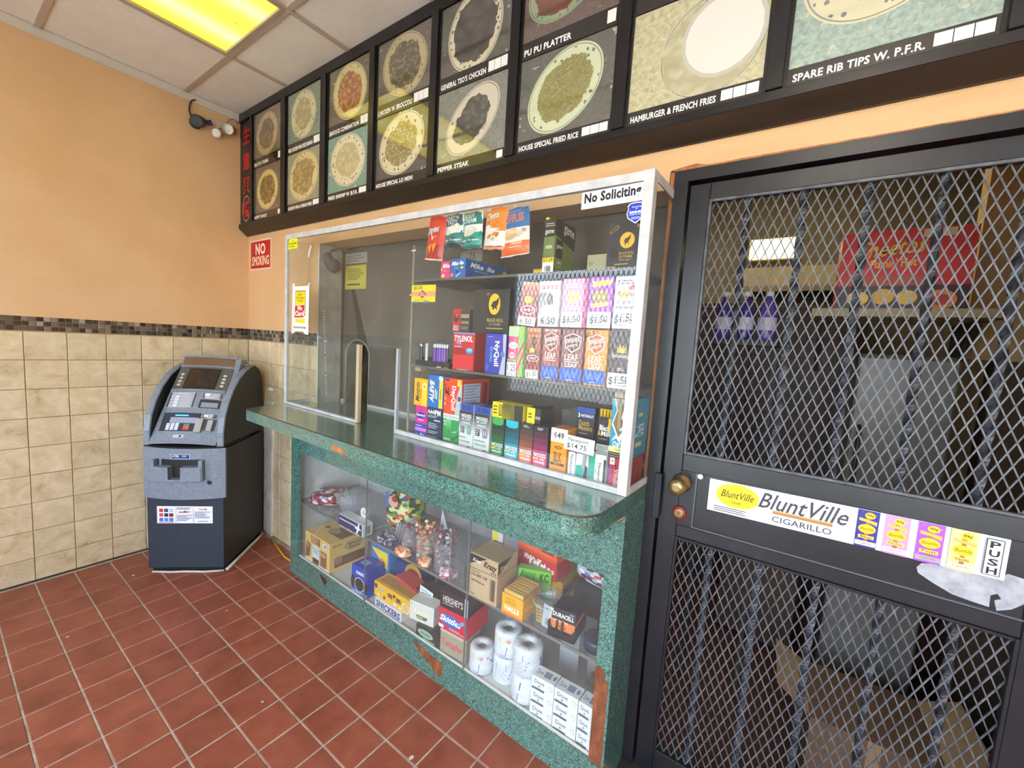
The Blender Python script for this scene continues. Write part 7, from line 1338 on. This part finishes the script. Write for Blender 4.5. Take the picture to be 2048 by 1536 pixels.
art([('b', .35, .15, .85, .42, '#4a4c50'), ('l', .3, .8, .8, .9, '#8a8c90', 1)], .04, .086, lambda x, y, d: (x-.02, -.0008-d, y), 'card_print', wc_)
bt_ = MB().box(-0.05, 0.05, 0.0, 0.115, 0.0, 0.004).prism([(-0.05, 0.0), (0.05, 0.0), (0.05, 0.05), (0.032, 0.022), (-0.032, 0.022), (-0.05, 0.05)], 0.0, 0.0025, 'y').box(-0.05, -0.048, 0.0025, 0.115, 0.004, 0.05).box(0.048, 0.05, 0.0025, 0.115, 0.004, 0.05).build('battery_tray', plain('#1b1b1c', .4)); 
BTM = CF @ tr(-0.198, 0.040, ZS+0.0008) @ rot('Z', 7); bt_.matrix_world = BTM; tag(bt_, 'low black display tray holding the battery cards', 'tray')
for i in range(7):
    o = MB().prism([(-0.045, 0), (0.045, 0), (0.045, 0.088), (0.041, 0.093), (-0.041, 0.093), (-0.045, 0.088)], 0.0, 0.003, 'y').build('battery_card', plain('#1d1d1f', .4)); o.matrix_world = BTM @ tr(0, 0.006+0.0155*i, 0.0045) @ rot('X', -8)
    if i == 0: art([('r', .0, .24, 1, .58, '#d9783a'), ('t', 'DURACELL', .05, .68, .93, .84, '#f2f0ea', 0, .04), ('t', 'POWER BOOST', .12, .50, .70, .57, '#f4e6d8', 0, .0), ('t', 'AAA', .74, .88, .92, .94, '#d8d4cc', 0, .0), ('e', .42, .36, .07, .08, '#b8562a'), ('e', .58, .34, .07, .08, '#b8562a')], .09, .093, lambda x, y, d: (x-.045, -d, y), 'card_print', o)
    else: art([('r', .0, .24, 1, .58, '#c86a30'), ('l', .1, .68, .9, .84, '#d8d4cc', 1)], .09, .093, lambda x, y, d: (x-.045, -d, y), 'card_print', o)
    MB().tube([(-0.02, -0.004, 0.012), (-0.02, -0.004, 0.052)], 0.0045, 8).tube([(0.0, -0.004, 0.012), (0.0, -0.004, 0.052)], 0.0045, 8).build('batteries', plain('#2b2a2a', .3), o)
    tag(o, 'front battery card with orange band and white lettering in the black tray' if i == 0 else 'black battery card standing behind the lettered one in the tray', 'battery card', None if i == 0 else 'battery cards in the black tray')
ba = candy_mat('assorted_wrapped_sweets', ['#cfd4de', '#9aa8c8', '#d0606a', '#5a80c0', '#e4e6ea', '#5a3a4a', '#b0b6c4'], 40)
q = pillow('candy_bag', 'clear bag of assorted wrapped sweets at the right end of the cabinet shelf', 'candy bag', ba, -0.145, 0.28, ZS+0.11, 0.24, 0.15, 0.12, -10, 6.6, amp=0.2)
MB().tube([(0.05, -0.04, 0.04), (0.07, -0.05, 0.07), (0.06, -0.06, 0.09)], 0.007, 6).build('bag_twist', M['film'], q)
cab_item('battery_carton', 'black and copper battery carton at the right end of the shelf', 'carton', (-0.118, 0.16), -20, 0.10, 0.06, 0.10, ZS, '#1c1b1c', [('p', [(.1, .55), (.9, .62), (1, 1), (.3, 1)], '#c8743c'), ('t', 'D', .72, .75, .90, .95, '#f0ece4', 0, .04), ('l', .1, .2, .8, .4, '#8a8680', 2)])
cab_item('carton', 'plain black carton holding up the bag of assorted sweets', 'carton', (-0.25, 0.22), 0, 0.20, 0.12, 0.108, ZS, '#232224', [('r', .7, .3, .85, .34, '#c8c4bc')], flap=False)
dc = MB().lathe([(0.040, 0), (0.043, 0.004), (0.043, 0.035), (0.039, 0.038)], 26).build('round_tin', plain('#1d2436', .3)); dc.matrix_world = CF @ tr(-0.085, 0.085, ZS+0.0006); tag(dc, 'round dark blue tin at the right front end of the cabinet shelf', 'tin')
MB().lathe([(0.0435, 0.024), (0.0445, 0.026), (0.0445, 0.036), (0.0405, 0.0395)], 26, caps=False).build('lid', plain('#27304a', .3), dc)
yb = cab_item('packet', 'yellow and grey packet hanging behind the glue carton', 'packet', (-0.625, 0.17), 5, 0.055, 0.012, 0.235, ZS, '#c9c4be', [('r', .1, .60, .55, .98, '#d8c22a'), ('b', .15, .62, .5, .74, '#2a2a22')], flap=False)
pr = MB().add([(0, 0, 0), (0.09, 0.02, 0.01), (0.10, 0.03, 0.085), (0.02, 0.01, 0.07), (0, 0.004, 0), (0.09, 0.024, 0.01), (0.10, 0.034, 0.085), (0.02, 0.014, 0.07)], [(0, 1, 2, 3), (7, 6, 5, 4), (0, 4, 5, 1), (1, 5, 6, 2), (2, 6, 7, 3), (3, 7, 4, 0)]).build('paper_receipt', plain('#aaa4b4', .6)); pr.matrix_world = CF @ tr(-0.652, 0.262, ZS+0.001) ; tag(pr, 'crumpled lilac paper behind the glue carton', 'paper')
MB().add([(0.02, 0.009, 0.07), (0.10, 0.029, 0.085), (0.105, 0.01, 0.10), (0.03, -0.008, 0.088)], [(0, 1, 2, 3)]).build('folded_corner', plain('#bdb7c6', .6), pr)

# ------------------------------------------------------------------ on the left wall, near the ceiling
sc = empty('security_camera', tr(XL, 1.085, 2.715), 'dark dome-nosed security camera with a blue tape scrap high on the left wall', 'security camera')
aim = Vector((0.75, -0.55, -0.38)).to_track_quat('Z', 'Y').to_matrix().to_4x4()
MB().lathe([(0.020, -0.055), (0.030, -0.050), (0.034, 0.0), (0.036, 0.030), (0.036, 0.036), (0.030, 0.038)], 20, xf=tr(0.055, 0.0, 0.0) @ aim).build('housing', plain('#2d2c26', .5), sc)
MB().lathe([(0.004, 0.0385), (0.030, 0.0385)], 20, xf=tr(0.055, 0.0, 0.0) @ aim, caps=False).build('lens_face', plain('#15150f', .15), sc)
MB().lathe([(0.034, 0.0), (0.030, 0.008), (0.012, 0.020), (0.010, 0.055)], 16, xf=rot('Y', 90)).build('wall_mount', plain('#3a382f', .6), sc)
MB().add([(0.03, 0.03, 0.03), (0.035, 0.075, 0.045), (0.04, 0.085, 0.012), (0.045, 0.055, 0.002), (0.05, 0.03, 0.01)], [(0, 1, 2, 3, 4)]).build('tape_scrap', plain('#3a3a7c', .5), sc)
MB().tube([(0.02, -0.025, 0.02), (0.012, -0.035, 0.06), (0.010, -0.030, 0.10), (0.014, -0.020, 0.125), (0.03, -0.005, 0.13)], 0.0045, 7).build('cord', plain('#2a261e', .6), sc)
em = empty('emergency_lights', tr(XL, 1.20, 2.70), 'pair of small silver and white emergency light heads by the menu corner', 'emergency light')
wm = plain('#c9c1ae', .35, .0)
for (x, y, z, r, d) in ((0.050, -0.012, -0.012, 0.026, (0.6, -0.7, -0.35)), (0.055, 0.055, 0.040, 0.030, (0.65, -0.65, -0.38))):
    q = Vector(d).to_track_quat('Z', 'Y').to_matrix().to_4x4()
    h_ = MB().lathe([(r*0.5, -r*1.2), (r*0.9, -r*0.9), (r, -r*0.2), (r*1.08, r*0.3), (r*1.08, r*0.45), (r*0.85, r*0.45)], 18, xf=tr(x, y, z) @ q).build('lamp_head', wm, em)
    MB().lathe([(r*0.02, r*0.35), (r*0.45, r*0.42), (r*0.84, r*0.46)], 18, xf=tr(x, y, z) @ q, caps=False).build('lamp_lens', plain('#8d8775', .1, .5), h_)
MB().box(0, 0.014, 0.0, 0.055, 0.03, 0.085, 0, 0.003).build('wall_box', wm, em)
MB().tube([(0.012, 0.035, 0.06), (0.035, 0.045, 0.06), (0.045, 0.05, 0.045)], 0.007, 8).tube([(0.012, 0.02, 0.04), (0.035, 0.0, 0.02), (0.045, -0.006, 0.0)], 0.006, 8).build('swivel_arm', wm, em)
MB().tube([(0.014, 0.05, 0.08), (0.018, 0.07, 0.115), (0.02, 0.10, 0.13), (0.02, 0.125, 0.105)], 0.003, 6).build('wire', plain('#8a8272', .5), em)
# scraps of paper and paint flakes on the tiles
for i, (x, y, s, a) in enumerate(((-3.02, 0.66, .016, 20), (-2.62, 0.34, .012, 50), (-1.47, 0.32, .018, 10), (-0.98, 0.93, .02, 70), (-0.80, 0.84, .022, 30), (-1.95, 0.62, .012, 0), (-2.30, 0.86, .010, 40), (-1.6, 0.72, .010, 15))):
    o = MB().prism([(-s*.5, -s*.2), (s*.1, -s*.35), (s*.5, 0), (s*.2, s*.35), (-s*.4, s*.2)], 0.0008, 0.002, 'z').build('paper_scrap', plain('#c9bdae', .8)); o.matrix_world = tr(x, y, 0) @ rot('Z', a)
    tag(o, 'tiny pale scrap of paper lying on the red floor tiles', 'scrap', 'scraps on the floor')
pf = struct(MB().prism([(0.24, 2.22), (0.262, 2.235), (0.256, 2.262), (0.268, 2.29), (0.25, 2.31), (0.24, 2.305)], XL, XL+0.0025, 'x').prism([(0.2, 2.33), (0.248, 2.36), (0.246, 2.52), (0.2, 2.55)], XL, XL+0.002, 'x').build('trim_5', M['plaster']))
